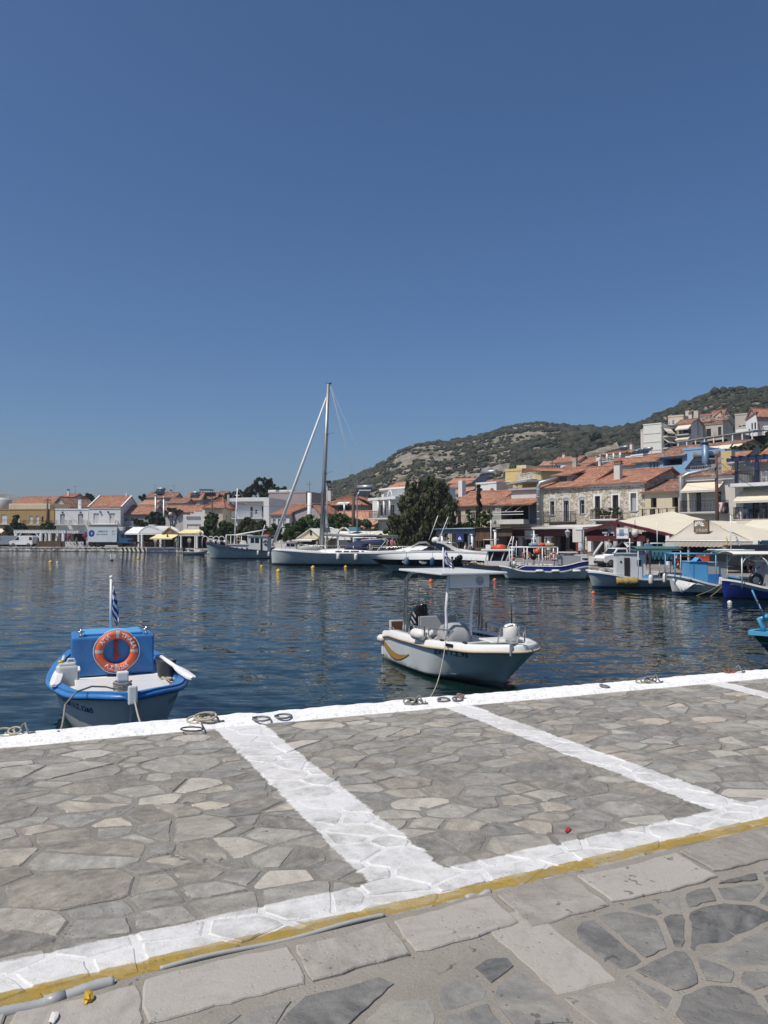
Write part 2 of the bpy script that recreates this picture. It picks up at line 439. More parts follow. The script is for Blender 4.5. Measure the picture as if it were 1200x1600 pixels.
def make_quay():
 rnd=random.Random(5);sm=StoneMesh()
 U0,U1=-7.0,17.0
 (ya,yb)=LINES['yellow'];ky=(yb[1]-ya[1])/(yb[0]-ya[0])
 def vy(u):return ya[1]+ky*(u-ya[0])
 YW=0.085
 def sheet(u0,u1,v0f,v1f,nu,nv,zf,zone):
  b=len(sm.v)
  for i in range(nu+1):
   u=lerp(u0,u1,i/nu)
   for j in range(nv+1):
    v=lerp(v0f(u),v1f(u),j/nv);sm.v.append((u,v,zf(u,v)))
  for i in range(nu):
   for j in range(nv):
    a=b+i*(nv+1)+j;sm.face((a+1,a,a+nv+1,a+nv+2),-1.0,zone)
 def zm(u,v):return-0.005+0.004*noise.noise((u*2.2,v*2.2,1.0))+0.002*noise.noise((u*9,v*9,4.0))
 sheet(U0,U1,lambda u:QV_BAND-0.02,lambda u:vy(u)+YW+0.02,360,90,zm,0)
 sheet(U0,U1,lambda u:vy(u)+YW+0.02,lambda u:9.0,240,60,lambda u,v:zm(u,v)+0.03,3)
 for poly in crazy_stones(-4.5,15,QV_BAND+0.03,7.0,0.265,0.016,rnd,1.45,0.075,ang=0.25):
  cx=sum(p[0]for p in poly)/len(poly)
  vmax=vy(cx)+YW-0.005
  poly=clip_poly(poly,-ky,1,vmax-ky*cx)
  if len(poly)<3:continue
  cy=sum(p[1]for p in poly)/len(poly)
  if cy>vmax:continue
  t=rnd.random();tone=0.15+0.5*rnd.random()**1.3
  if t>0.9:tone=0.8+0.15*rnd.random()
  o=rough_outline(poly,rnd,0.008,0.04)
  if len(o)>2:sm.stone(o,-0.001+rnd.uniform(-.002,.003),(rnd.uniform(-.004,.004),rnd.uniform(-.004,.004)),0.02,tone,1,0.008)
 u=-4.2;kz=0.033
 while u<14.5:
  L=rnd.uniform(0.34,0.75);g0=0.012
  for(ua,ub)in((u+g0,u+L-g0),):
   va,vb=vy(ua)+YW+rnd.uniform(0.055,0.085),vy(ub)+YW+rnd.uniform(0.055,0.085);wd=rnd.uniform(0.24,0.29)
   poly=[(ua,va),(ub,vb),(ub,vb+wd),(ua,va+wd+rnd.uniform(-.015,.015))]
   o=rough_outline(poly,rnd,0.012,0.05);sm.stone(o,kz+rnd.uniform(-.004,.006),(rnd.uniform(-.01,.01),rnd.uniform(-.01,.01)),0.06,rnd.uniform(0.2,1.0),2,0.006)
  u+=L
 c0=quv(770,1425);c1=quv(960,1590);dv=Vector((c1[0]-c0[0],c1[1]-c0[1])).normalized();dn=Vector((dv.y,-dv.x))
 CR=(c0,dv)
 s0=0.06
 while s0<4.0:
  L=rnd.uniform(0.36,0.62);a=Vector(c0)+dv*(s0+0.012);b=Vector(c0)+dv*(s0+L-0.012);w=0.125
  poly=[a-dn*w,b-dn*w,b+dn*w,a+dn*w]
  poly=[tuple(p)for p in poly]
  ar=sum(poly[i][0]*poly[(i+1)%4][1]-poly[(i+1)%4][0]*poly[i][1]for i in range(4))
  if ar<0:poly.reverse()
  if True:sm.stone(rough_outline(poly,rnd,0.012,0.05),kz-0.004+rnd.uniform(-.003,.004),(0,0),0.05,rnd.uniform(0.2,1.0),2,0.006)
  s0+=L
 for poly in crazy_stones(-4,14,2.4,9,0.275,0.026,rnd,1.4,0.10,ang=-0.5):
  cx=sum(p[0]for p in poly)/len(poly);vmin=vy(cx)+YW+0.40
  poly=clip_poly(poly,ky,-1,-(vmin-ky*cx))
  if len(poly)<3:continue
  cc=Vector((sum(p[0]for p in poly)/len(poly),sum(p[1]for p in poly)/len(poly)));side=(cc-Vector(c0)).dot(dn)
  w=0.165
  if(cc-Vector(c0)).dot(dv)>0.2:
   if side>=0:poly=clip_poly(poly,-dn.x,-dn.y,-(dn.dot(Vector(c0))+w))
   else:poly=clip_poly(poly,dn.x,dn.y,dn.dot(Vector(c0))-w)
  if len(poly)<3:continue
  A=abs(sum(poly[i][0]*poly[(i+1)%len(poly)][1]-poly[(i+1)%len(poly)][0]*poly[i][1]for i in range(len(poly))))/2
  if A<0.003:continue
  o=rough_outline(poly,rnd,0.010,0.04)
  if len(o)>2:sm.stone(o,0.028+rnd.uniform(-.003,.004),(rnd.uniform(-.005,.005),rnd.uniform(-.005,.005)),0.03,rnd.uniform(0.0,0.85),3,0.003)
 b=len(sm.v);nu=900;ring=[]
 for i in range(nu+1):
  u=lerp(U0,U1,i/nu);e=0.02*noise.noise((u*1.6,3,0))+0.028*noise.noise((u*5,9,0))+0.012*noise.noise((u*17,9,0))
  row=[]
  for j,v in enumerate((0.0,0.0,0.03,0.08,0.15,0.24,0.32,QV_BAND+0.015)):
   z=0.022+0.012*noise.noise((u*3,v*3,2))+0.007*noise.noise((u*11,v*11,2))
   vv=v+(e if j<4 else e*0.3)
   if j==0:z=-1.9
   if j==1:z-=0.03;
   if j==7:z=-0.012;vv=v+0.02*noise.noise((u*4,1,7))
   row.append(len(sm.v));sm.v.append((u,vv,z))
  ring.append(row)
 for i in range(nu):
  for j in range(7):sm.face((ring[i][j],ring[i+1][j],ring[i+1][j+1],ring[i][j+1]),2.0,4)
 me=bpy.data.meshes.new('quay');me.from_pydata([(p[0],-p[1],p[2])for p in sm.v],[],[f[::-1]for f in sm.f])
 at_=me.attributes.new('tone','FLOAT','FACE');at_.data.foreach_set('value',np.array(sm.tone,dtype=np.float32))
 az=me.attributes.new('zone','FLOAT','FACE');az.data.foreach_set('value',np.array(sm.zone,dtype=np.float32))
# material
 g=NG('crazy_paving');v=g.vmul(g.tc(),(1,-1,1));tone=g.attr('tone');zone=g.attr('zone')
 def is_zone(k):return g.math('COMPARE',zone,float(k),0.3)
 rot=g.new('ShaderNodeVectorRotate',rotation_type='Z_AXIS');g.setin(rot.inputs['Vector'],v);g.setin(rot.inputs['Angle'],g.math('MULTIPLY',tone,23.0))
 vs=g.vadd(g.vmul(rot.outputs[0],(1.0,1.9,1.0)),g.math('MULTIPLY',tone,40.0))
 st=g.noise(vs,5.5,7,0.66,0.3);fine=g.noise(v,60,4,0.7);blot=g.noise(v,2.6,4,0.6)
 f=g.math('ADD',g.math('MULTIPLY',tone,0.66),g.math('MULTIPLY_ADD',g.math('SUBTRACT',st,0.5),1.15,0.22))
 f=g.math('ADD',f,g.math('MULTIPLY',g.math('SUBTRACT',g.noise(v,24,5,0.75),0.5),0.55))
 bay=g.ramp(f,[(0.10,(0.135,0.128,0.114)),(0.36,(0.255,0.244,0.220)),(0.60,(0.370,0.352,0.314)),(0.86,(0.52,0.485,0.42))])
 kerb=g.ramp(f,[(0.2,(0.235,0.215,0.19)),(0.5,(0.335,0.308,0.275)),(0.8,(0.43,0.402,0.36))])
 near=g.ramp(f,[(0.08,(0.090,0.092,0.093)),(0.36,(0.175,0.174,0.168)),(0.66,(0.270,0.263,0.240)),(0.88,(0.35,0.325,0.28))])
 grit=g.noise(v,130,3,0.8)
 mort_b=g.ramp(g.math('ADD',g.math('MULTIPLY',grit,0.6),g.math('MULTIPLY',blot,0.4)),[(0.3,(0.13,0.12,0.105)),(0.5,(0.235,0.220,0.195)),(0.72,(0.42,0.395,0.35))])
 mort_n=g.ramp(g.math('ADD',g.math('MULTIPLY',grit,0.5),g.math('MULTIPLY',blot,0.5)),[(0.3,(0.21,0.188,0.16)),(0.5,(0.305,0.278,0.242)),(0.72,(0.41,0.38,0.335))])
 hue=g.math('FRACT',g.math('MULTIPLY',tone,91.7))
 bay=g.mix(g.math('MULTIPLY',g.step(hue,0.6,0.95),0.45),bay,g.mix(1.0,bay,(0.93,1.0,1.04),'MULTIPLY'));bay=g.mix(g.math('MULTIPLY',g.step(hue,0.4,0.1),0.5),bay,g.mix(1.0,bay,(1.08,0.99,0.88),'MULTIPLY'))
 joint=g.math('LESS_THAN',tone,-0.5)
 c_bay=g.mix(joint,bay,mort_b);c_near=g.mix(joint,near,mort_n)
 c=g.mix(is_zone(3),c_bay,c_near);c=g.mix(is_zone(2),c,kerb)
 c=g.mix(g.math('MULTIPLY',g.step(blot,0.35,0.75),0.35),c,g.mix(0.5,c,(0.21,0.185,0.15)))
 c=g.mix(g.math('MULTIPLY',fine,0.5),c,g.mix(1.0,c,(0.62,0.62,0.62),'MULTIPLY'))
 sp=g.vor(g.vadd(v,g.noise(v,9,2,0.5,color=True)),3.1,'SMOOTH_F1');spm=g.step(sp,0.16,0.10)
 pick=g.step(g.noise(v,1.1,2),0.52,0.6)
 c=g.mix(g.math('MULTIPLY',g.math('MULTIPLY',spm,pick),0.6),c,(0.05,0.047,0.043))
 tiny=g.step(g.vor(v,21,'F1'),0.17,0.09);tp=g.step(g.noise(v,6,2),0.56,0.62)
 c=g.mix(g.math('MULTIPLY',g.math('MULTIPLY',tiny,tp),0.55),c,(0.045,0.043,0.04))
 lich=g.step(g.noise(v,17,5,0.7),0.62,0.72)
 c=g.mix(g.math('MULTIPLY',lich,0.32),c,(0.36,0.35,0.32))
# painted lines
 s=g.sep(v);X,Y=s[0],s[1]
 wob=g.math('ADD',g.math('MULTIPLY_ADD',g.noise(v,4.5,5,0.65),0.10,-0.05),g.math('MULTIPLY_ADD',g.noise(v,38,4,0.75),0.05,-0.025))
 def line(name,hw,soft=0.008,u_lim=None,v_lim=None,wobble=1.0):
  (a,b)=LINES[name];dx,dy=b[0]-a[0],b[1]-a[1];L=sqrt(dx*dx+dy*dy);nx,ny=-dy/L,dx/L;cc=nx*a[0]+ny*a[1]
  d=g.math('ADD',g.math('MULTIPLY',X,nx),g.math('MULTIPLY_ADD',Y,ny,-cc))
  d=g.math('ADD',g.math('ABSOLUTE',d),g.math('MULTIPLY',wob,wobble))
  m=g.step(d,hw+soft,hw-soft)
  if v_lim is not None:
   m=g.math('MULTIPLY',m,g.math('LESS_THAN',g.math('ADD',Y,g.math('MULTIPLY',X,-ky)),v_lim))
  return m
 vlim=ya[1]-ky*ya[0]+0.02
 wear_n=g.noise(v,8,6,0.7);wear_l=g.noise(g.vmul(v,(1,1,1)),2.3,4,0.6)
 worn=g.math('ADD',g.math('MULTIPLY',wear_n,0.75),g.math('MULTIPLY',wear_l,0.6))
 keep_stone=g.math('MULTIPLY_ADD',g.step(worn,0.45,0.80),0.55,0.30);keep_joint=g.math('MULTIPLY_ADD',g.step(worn,0.35,0.7),0.45,0.42)
 ridge=g.step(g.vor(g.vadd(v,g.vmul(g.noise(v,5,2,color=True),(0.25,0.25,0))),5.2,'DISTANCE_TO_EDGE'),0.035,0.012)
 keep=g.math('ADD',keep_stone,0);keep=g.new('ShaderNodeMix',data_type='FLOAT')
 g.setin(keep.inputs[0],joint);g.setin(keep.inputs[2],keep_stone);g.setin(keep.inputs[3],keep_joint);keep=keep.outputs[0]
 keep=g.math('MAXIMUM',keep,g.math('MULTIPLY',ridge,g.math('MULTIPLY_ADD',g.step(wear_l,0.4,0.6),0.5,0.2)))
 bays=g.math('MAXIMUM',line('bay1',0.20,v_lim=vlim),g.math('MAXIMUM',line('bay2',0.135,v_lim=vlim),line('bay3',0.12,v_lim=vlim)))
 near_edge=g.step(Y,2.2,0.5)
 white_m=g.math('MAXIMUM',bays,line('white',0.118,0.008,wobble=0.6))
 white_m=g.math('MULTIPLY',white_m,g.math('MAXIMUM',keep,g.math('MULTIPLY',near_edge,0.85)))
 not_near=g.math('SUBTRACT',1.0,g.math('MAXIMUM',is_zone(3),is_zone(2)))
 white_m=g.math('MULTIPLY',white_m,not_near)
 edge_spill=g.step(g.math('ADD',Y,g.math('MULTIPLY',wob,1.0)),QV_BAND+0.05,QV_BAND-0.01)
 white_m=g.math('MAXIMUM',white_m,g.math('MULTIPLY',edge_spill,0.92))
 whitec=g.mix(g.noise(v,14,5,0.7),(0.60,0.60,0.59),(0.82,0.82,0.82))
 whitec=g.mix(g.math('MULTIPLY',g.step(g.noise(v,24,5,0.7),0.56,0.7),0.45),whitec,(0.40,0.39,0.37))
 c=g.mix(white_m,c,whitec)
 ym=g.math('MULTIPLY',line('yellow',0.046,0.005,wobble=0.35),g.math('MULTIPLY_ADD',g.step(worn,0.38,0.8),0.6,0.34))
 ym=g.math('MULTIPLY',ym,not_near)
 yc=g.mix(g.noise(v,22,5,0.75),(0.20,0.135,0.02),(0.46,0.31,0.045))
 c=g.mix(ym,c,yc)
 wash=g.math('MULTIPLY',g.noise(v,26,6,0.72),1.0)
 washc=g.mix(g.step(wash,0.33,0.5),(0.55,0.54,0.51),(0.83,0.83,0.82))
 washc=g.mix(g.math('MULTIPLY',g.step(g.noise(v,9,5,0.7),0.6,0.74),0.5),washc,(0.36,0.34,0.30))
 washc=g.mix(g.math('MULTIPLY',g.step(g.noise(v,1.7,6,0.7),0.58,0.75),0.45),washc,(0.42,0.33,0.22))
 washc=g.mix(g.math('MULTIPLY',g.step(g.noise(g.vmul(v,(1,4,1)),3.1,6,0.75),0.64,0.70),0.5),washc,(0.20,0.195,0.185))
 zz=g.step(g.math('ADD',s[2],g.math('MULTIPLY',g.noise(v,3,4),0.2)),-0.55,-0.2)
 washc=g.mix(zz,(0.06,0.065,0.05),washc)
 c=g.mix(is_zone(4),c,washc)
 pits=g.step(g.vor(v,34,'F1'),0.30,0.12);hgt=g.math('ADD',g.math('MULTIPLY',st,0.9),g.math('MULTIPLY',grit,0.45));hgt=g.math('SUBTRACT',hgt,g.math('MULTIPLY',g.math('MULTIPLY',pits,g.step(blot,0.45,0.6)),0.5));hgt=g.math('ADD',hgt,g.math('MULTIPLY',white_m,0.15))
 g.done(c,0.82,0.3,g.bump(hgt,0.55,0.012))
 me.materials.append(g.m);me.validate()
 o=bpy.data.objects.new('quay',me);COL.objects.link(o);o.location=G0;o.rotation_euler.z=QANG
 return tag(o,kind='structure')
make_quay()if not globals().get("SKIPQ")else None
# far promenade (the harbour's curve)
QUAY_LINE=[(-190,150),(-110,137),(-65,131),(-45,126),(-31,117),(-20,103),(-11,92),(-4,81),(2,71),(6,62.5),(9,55),(12.3,46.5),(14.6,39),(16.4,34),(18.5,28.5),(22,20),(27,10),(34,-4)]
def make_promenade():
 mb=MB();L=QUAY_LINE
 pts=[]
 for i in range(len(L)-1):
  (x0,y0),(x1,y1)=L[i],L[i+1];n=max(1,int(math.hypot(x1-x0,y1-y0)/1.5))
  for k in range(n):pts.append((lerp(x0,x1,k/n),lerp(y0,y1,k/n)))
 pts.append(L[-1])
 rows=[]
 for i,(x,y)in enumerate(pts):
  a=pts[max(0,i-1)];b=pts[min(len(pts)-1,i+1)];d=Vector((b[0]-a[0],b[1]-a[1])).normalized();n=Vector((-d.y,d.x))
  if n.y<0 and n.x<0:n=-n
  j=0.05*noise.noise((x*0.7,y*0.7,0))
  rows.append([Vector((x-n.x*(0.12+j),y-n.y*(0.12+j),-1.5)),Vector((x-n.x*(0.10+j),y-n.y*(0.10+j),FZ-0.16)),Vector((x-n.x*(.16+j),y-n.y*(.16+j),FZ-0.15)),Vector((x-n.x*.15,y-n.y*.15,FZ)),Vector((x+n.x*.55,y+n.y*.55,FZ+0.01)),Vector((x+n.x*.57,y+n.y*.57,FZ-0.03))])
 mb.loft(rows,smooth=False)
 back=[Vector((p[-1].x,p[-1].y,FZ-0.03))for p in rows]
 far=[Vector((p.x+max(40,(420-p.y)*0.5)*0.5 if p.y<100 else p.x*1.6,420,FZ-0.03))for p in back]
 mb.loft([back,far],smooth=False)
 g=NG('weathered_quay');v=g.tc();s=g.sep(v)
 base=g.ramp(g.noise(v,1.4,6,0.68),[(0.36,(0.05,0.05,0.045)),(0.47,(0.36,0.34,0.31)),(0.6,(0.66,0.65,0.63))])
 blocks=g.math('MAXIMUM',g.step(g.vor(g.vmul(v,(0.55,0.55,1.6)),1.0,'DISTANCE_TO_EDGE'),0.05,0.01),0.0)
 base=g.mix(g.math('MULTIPLY',blocks,0.75),base,(0.05,0.048,0.045))
 xa,xb=at(223,858,119).x,at(277,858,118).x;xs=at(180,858,122).x
 inb=g.math('MULTIPLY',g.math('GREATER_THAN',s[0],xa),g.math('LESS_THAN',s[0],xb));inb=g.math('MULTIPLY',inb,g.math('GREATER_THAN',s[1],100))
 base=g.mix(g.math('MULTIPLY',inb,g.math('MULTIPLY_ADD',g.noise(v,3,4),0.5,0.55)),base,(0.025,0.055,0.13))
 ins=g.math('MULTIPLY',g.math('GREATER_THAN',s[0],xs),g.math('LESS_THAN',s[0],xa));ins=g.math('MULTIPLY',ins,g.math('GREATER_THAN',s[1],100))
 stripe=g.math('GREATER_THAN',g.math('FRACT',g.math('ADD',g.math('MULTIPLY',s[0],1.15),g.math('MULTIPLY',s[2],0.5))),0.5)
 base=g.mix(ins,base,g.mix(stripe,(0.62,0.60,0.52),(0.03,0.03,0.03)))
 tide=g.step(g.math('ADD',s[2],g.math('MULTIPLY',g.noise(v,2,4),0.22)),0.24,0.14)
 base=g.mix(tide,base,(0.022,0.024,0.018))
 topm=g.step(s[2],FZ-0.028,FZ-0.02)
 pave=g.ramp(g.noise(v,0.8,5,0.6),[(0.3,(0.16,0.15,0.14)),(0.6,(0.25,0.24,0.22))])
 low=g.math('MULTIPLY',g.math('LESS_THAN',s[2],FZ-0.02),g.math('GREATER_THAN',s[2],FZ-0.04))
 base=g.mix(low,base,pave)
 g.done(base,0.85,0.3,g.bump(g.noise(v,4,4),0.5,0.05))
 tag(mb.build('far_quay',g.m),kind='structure')
make_promenade()
# hillside
RIDGE=[(380,(560,838)),(470,(520,832)),(505,(490,775)),(515,(490,757)),(540,(490,749)),(560,(490,741)),(600,(500,724)),(625,(505,702)),(650,(510,692)),(675,(515,690)),(700,(520,690)),(745,(525,683)),(800,(525,668)),(830,(520,664)),(850,(515,665)),(880,(500,668)),(930,(470,672)),(960,(440,675)),(985,(415,668)),(1000,(400,661)),(1040,(372,645)),(1080,(352,628)),(1120,(340,616)),(1160,(332,611)),(1200,(330,613)),(1300,(330,628)),(1500,(330,700)),(1800,(330,780))]
TOWN=[(380,(250,848)),(500,(240,838)),(540,(240,820)),(600,(240,792)),(650,(240,779)),(700,(240,768)),(750,(240,758)),(800,(235,748)),(850,(230,735)),(900,(225,728)),(950,(220,722)),(1000,(210,712)),(1050,(200,694)),(1100,(190,676)),(1150,(185,660)),(1200,(180,650)),(1300,(180,655)),(1500,(180,700)),(1800,(180,790))]
BASE=[(380,130),(500,112),(600,112),(690,104),(760,97),(845,93),(1010,85),(1150,79),(1200,76),(1300,72),(1800,60)]
def col_prof(px):
 def p2(tab):
  return interp(px,[(a,b[0])for a,b in tab]),interp(px,[(a,b[1])for a,b in tab])
 db=interp(px,BASE);dt,yt=p2(TOWN);dr,yr=p2(RIDGE)
 zt,zr=at(px,yt,dt).z,at(px,yr,dr).z-1.6
 return db,dt,zt,dr,zr
def terrain_z(px,d):
 db,dt,zt,dr,zr=col_prof(px)
 tab=[(db,FZ-0.05),(dt,zt),(lerp(dt,dr,.5),lerp(zt,zr,.56)),(lerp(dt,dr,.85),lerp(zt,zr,.93)),(dr,zr),(dr+60,zr*.8),(dr+260,zr*.3),(dr+420,-2)]
 z=interp(d,tab)
 if d>dt*0.8:
  X=(px-600)/F*d;k=min(1,(d-dt*.8)/(dt*0.4))*min(1,max(0,zr)/25)
  rk=max(0.18,min(1,(dr-d)/120))
  z+=k*rk*(3.4*noise.noise((X*.018,d*.018,0))+1.7*noise.noise((X*.06,d*.06,3))+0.7*noise.noise((X*.2,d*.2,7)))
 return z
BARE=lambda px,y:False
def make_hill():
 pxs=list(range(380,1801,7));nd=110;V=[];
 for px in pxs:
  db,dt,zt,dr,zr=col_prof(px)
  for j in range(nd):
   t=j/(nd-1);d=db+(dr+300-db)*t**1.25
   z=terrain_z(px,d);V.append(((px-600)/F*d,d,z))
 n=len(pxs);i,j=np.meshgrid(np.arange(n-1),np.arange(nd-1),indexing='ij');a=(i*nd+j).ravel()
 Fc=np.stack([a,a+nd,a+nd+1,a+1],1)
 g=NG('dry_hillside');v=g.tc()
 n1=g.noise(v,0.05,6,0.65);n2=g.noise(v,0.35,5,0.65);n3=g.noise(v,1.6,4,0.7)
 rock=g.ramp(g.math('ADD',g.math('MULTIPLY',n2,0.6),g.math('MULTIPLY',n3,0.45)),[(0.34,(0.070,0.062,0.048)),(0.47,(0.155,0.135,0.105)),(0.6,(0.31,0.285,0.245))])
 soil=g.ramp(n3,[(0.3,(0.11,0.085,0.052)),(0.7,(0.235,0.185,0.12))])
 dry=g.ramp(n3,[(0.3,(0.050,0.055,0.026)),(0.7,(0.105,0.098,0.052))])
 c=g.mix(g.step(n1,0.54,0.72),rock,soil);c=g.mix(g.step(g.noise(v,0.11,5,0.7),0.52,0.62),c,dry)
 g.done(c,0.95,0.15,g.bump(n3,0.7,0.6))
 o=fast_mesh('hill',np.array(V),Fc,g.m,smooth=True);tag(o,kind='structure')
 mb=MB();rows=[]
 for k in range(30):
  px=-420+k*17;y=interp(px,[(-420,800),(-300,782),(-120,772),(-20,770),(10,772),(30,775),(45,779),(75,832),(90,838)])
  y+=0.8*noise.noise((k*.6,0,0));p=at(px,y,1300);rows.append([Vector((p.x,1120,-1)),Vector((p.x,1210,p.z*.55)),p,Vector((p.x,1500,-1))])
 mb.loft(rows);tag(mb.build('distant_hill',g.m),kind='structure')
make_hill()
# low scrub covering the hill (nobody could count it)
def ico_template():
 bm=bmesh.new();bmesh.ops.create_icosphere(bm,subdivisions=1,radius=1.0);bm.verts.ensure_lookup_table()
 v=np.array([p.co[:]for p in bm.verts]);f=np.array([[q.index for q in p.verts]for p in bm.faces]);bm.free();return v,f
ICO_V,ICO_F=ico_template()
def foliage_mat(name,dark,mid,light,scale=1.5,rough=0.75,trans=0.0):
 g=NG(name);v=g.tc();t=g.attr('tone');n=g.noise(v,scale,4,0.65)
 f=g.math('ADD',g.math('MULTIPLY',t,0.6),g.math('MULTIPLY',n,0.5))
 c=g.ramp(f,[(0.2,dark),(0.5,mid),(0.85,light)])
 return g.done(c,rough,0.25,g.bump(g.noise(v,scale*6,3,0.7),0.8,0.15))
MAT_SCRUB=foliage_mat('maquis_leaves',(0.020,0.024,0.016),(0.033,0.038,0.025),(0.060,0.063,0.043),0.6)
def make_scrub():
 rnd=random.Random(3);nr=np.random.default_rng(3);Vs=[];Fs=[];Ts=[];base=0
 count=0
 while count<17000:
  px=rnd.uniform(480,1330);db,dt,zt,dr,zr=col_prof(px);t=rnd.random()**0.8
  d=lerp(dt*0.9,dr+12,t);X=(px-600)/F*d;z=terrain_z(px,d)
  if z<4:
   if rnd.random()<0.7:count+=1;continue
  p=0.40+0.70*noise.noise((X*.03,d*.03,5))+0.5*noise.noise((X*.09,d*.09,8))
  y=837-(z-CAMZ)/d*F
  if 912<px<975 and abs((y-706)+(px-940)*0.33)<7.5:continue
  if px>975 and px<1010 and 692<y<712:p-=0.3
  wood=(880<px<1000 and 672<y<712)or(800<px<900 and 705<y<735)
  if wood:p+=0.8
  if rnd.random()>p:continue
  r=rnd.uniform(0.35,0.85)*(1.0+0.45*(d>300))*(1.6 if wood else 1.0)*(1.9 if rnd.random()<0.06 else 1)
  v=ICO_V*(1+nr.uniform(-.28,.28,(len(ICO_V),1)))*np.array([r*rnd.uniform(.8,1.5),r*rnd.uniform(.8,1.4),r*rnd.uniform(.6,.95)])
  v=v+np.array([X,d,z+r*0.25]);Vs.append(v);Fs.append(ICO_F+base);base+=len(v);Ts.append(np.full(len(ICO_F),rnd.random()));count+=1
 o=fast_mesh('hillside_scrub',np.concatenate(Vs),np.concatenate(Fs),MAT_SCRUB,False,{'tone':('FACE',np.concatenate(Ts))})
 tag(o,'dark low scrub scattered over the dry hillside','scrub',kind='stuff')
make_scrub()
# trees
MAT_BARK=paint('bark',(0.10,0.075,0.055),0.9,0.4,0.3,scale=9,bump=0.8)
MAT_PINE=foliage_mat('pine_needles',(0.012,0.020,0.008),(0.025,0.038,0.014),(0.050,0.066,0.024),1.0)
MAT_TAMARISK=foliage_mat('tamarisk_leaves',(0.032,0.042,0.016),(0.062,0.076,0.030),(0.120,0.128,0.060),1.0)
MAT_FICUS=foliage_mat('broad_leaves',(0.022,0.042,0.012),(0.050,0.086,0.022),(0.100,0.148,0.044),1.4)
MAT_CYPRESS=foliage_mat('cypress_leaves',(0.010,0.018,0.009),(0.020,0.031,0.015),(0.036,0.050,0.024),1.4)
MAT_VINE=foliage_mat('vine_leaves',(0.022,0.042,0.012),(0.048,0.080,0.022),(0.095,0.135,0.045),2.0)
def leaf_cloud(name,parent,clumps,n,size,mat,seed,droop=0.0,sub=14,subr=0.30,upright=0.0):
 """many small leaf faces gathered in tufts through the crown. clumps: (x,y,z,rx,ry,rz)"""
 nr=np.random.default_rng(seed);vol=np.array([c[3]*c[4]*c[5]for c in clumps])**(2/3);share=vol/vol.sum()
 C,T,R_=[],[],[]
 for c,s in zip(clumps,share):
  k=max(5,int(sub*(0.6+s*len(clumps)*0.4)))
  u=nr.normal(size=(k,3));u/=np.linalg.norm(u,axis=1)[:,None];rad=nr.uniform(0.45,1.0,(k,1))**0.6
  cen=np.array(c[:3])+u*rad*np.array(c[3:6]);m=int(n*s/k)
  for q in range(k):
   rr=subr*nr.uniform(0.6,1.35)*min(c[3:6])
   p=nr.normal(size=(m,3));p/=np.linalg.norm(p,axis=1)[:,None];p=p*(nr.uniform(0,1,(m,1))**0.45)*rr
   p[:,2]*=0.75
   if droop:p[:,2]-=droop*np.abs(nr.normal(size=m))*rr
   C.append(cen[q]+p);T.append(np.clip(nr.uniform(0.2,0.8)+nr.normal(size=m)*0.22,0,1));R_.append(p)
 C=np.concatenate(C);T=np.concatenate(T);Rr=np.concatenate(R_);m=len(C)
 nrm=Rr/(np.linalg.norm(Rr,axis=1)[:,None]+1e-6)+nr.normal(size=(m,3))*0.7;nrm[:,2]+=0.35;nrm/=np.linalg.norm(nrm,axis=1)[:,None]
 a=np.cross(nrm,nr.normal(size=(m,3)));
 if droop or upright:
  a=a*0.5;a[:,2]+=(-1 if droop else 1)*max(droop,upright)
 a/=np.linalg.norm(a,axis=1)[:,None];b=np.cross(nrm,a);b/=(np.linalg.norm(b,axis=1)[:,None]+1e-6)
 sz=size*nr.uniform(0.6,1.4,(m,1));al=1.5 if(droop or upright)else 1.0
 V=np.stack([C-a*sz*al,C+b*sz*.55-a*sz*0.1,C+a*sz*al,C-b*sz*.55+a*sz*0.1],1).reshape(-1,3)
 o=fast_mesh(name,V,np.arange(m*4).reshape(m,4),mat,False,{'tone':('FACE',T)});o.parent=parent;return o
def make_tree(name,label,base,clumps,n,size,mat,seed,trunk=(0.2,2.0),droop=0.0,group=None,sub=14,subr=0.30,upright=0.0,cat='tree'):
 t=thing(name,label,cat,base,0,group);rnd=random.Random(seed);mb=MB();r0,h=trunk
 lean=Vector((rnd.uniform(-.1,.1),rnd.uniform(-.1,.1),0))*h
 top=Vector((0,0,h))+lean
 mb.tube([(0,0,-0.3),Vector((0,0,h*.4))+lean*.2,top],[r0*1.25,r0,r0*.75],8)
 for c in clumps:
  e=Vector(c[:3]);mid=top.lerp(e,0.5)+Vector((rnd.uniform(-.1,.1),rnd.uniform(-.1,.1),-0.05))*(e-top).length
  mb.tube([top-Vector((0,0,h*rnd.uniform(.02,.25))),mid,e+Vector((0,0,c[5]*.3))],[r0*.55,r0*.35,r0*.12],6)
  for k in range(3):
   q=e+Vector((rnd.uniform(-1,1)*c[3],rnd.uniform(-1,1)*c[4],rnd.uniform(-.3,.9)*c[5]))*.8;mb.tube([mid,q],[r0*.2,r0*.06],5)
 mb.build('trunk',MAT_BARK,t);leaf_cloud('crown',t,clumps,n,size,mat,seed,droop,sub,subr,upright);return t
def clump_px(base,d,items):
 """(px, py, rpx, rpy[, ddepth]) -> crown clumps in the tree's own coordinates"""
 out=[]
 for it in items:
  px,py,rx,ry=it[:4];dd=it[4]if len(it)>4 else 0;p=at(px,py,d+dd)-Vector(base);s=d/F
  out.append((p.x,p.y,p.z,rx*s,(rx+ry)*.5*s,ry*s))
 return out
def tree_px(name,label,px,d,ybase_z,items,n,size,mat,seed,**kw):
 b=at(px,850,d);b.z=ybase_z;return make_tree(name,label,tuple(b),clump_px(b,d,items),n,size,mat,seed,**kw)
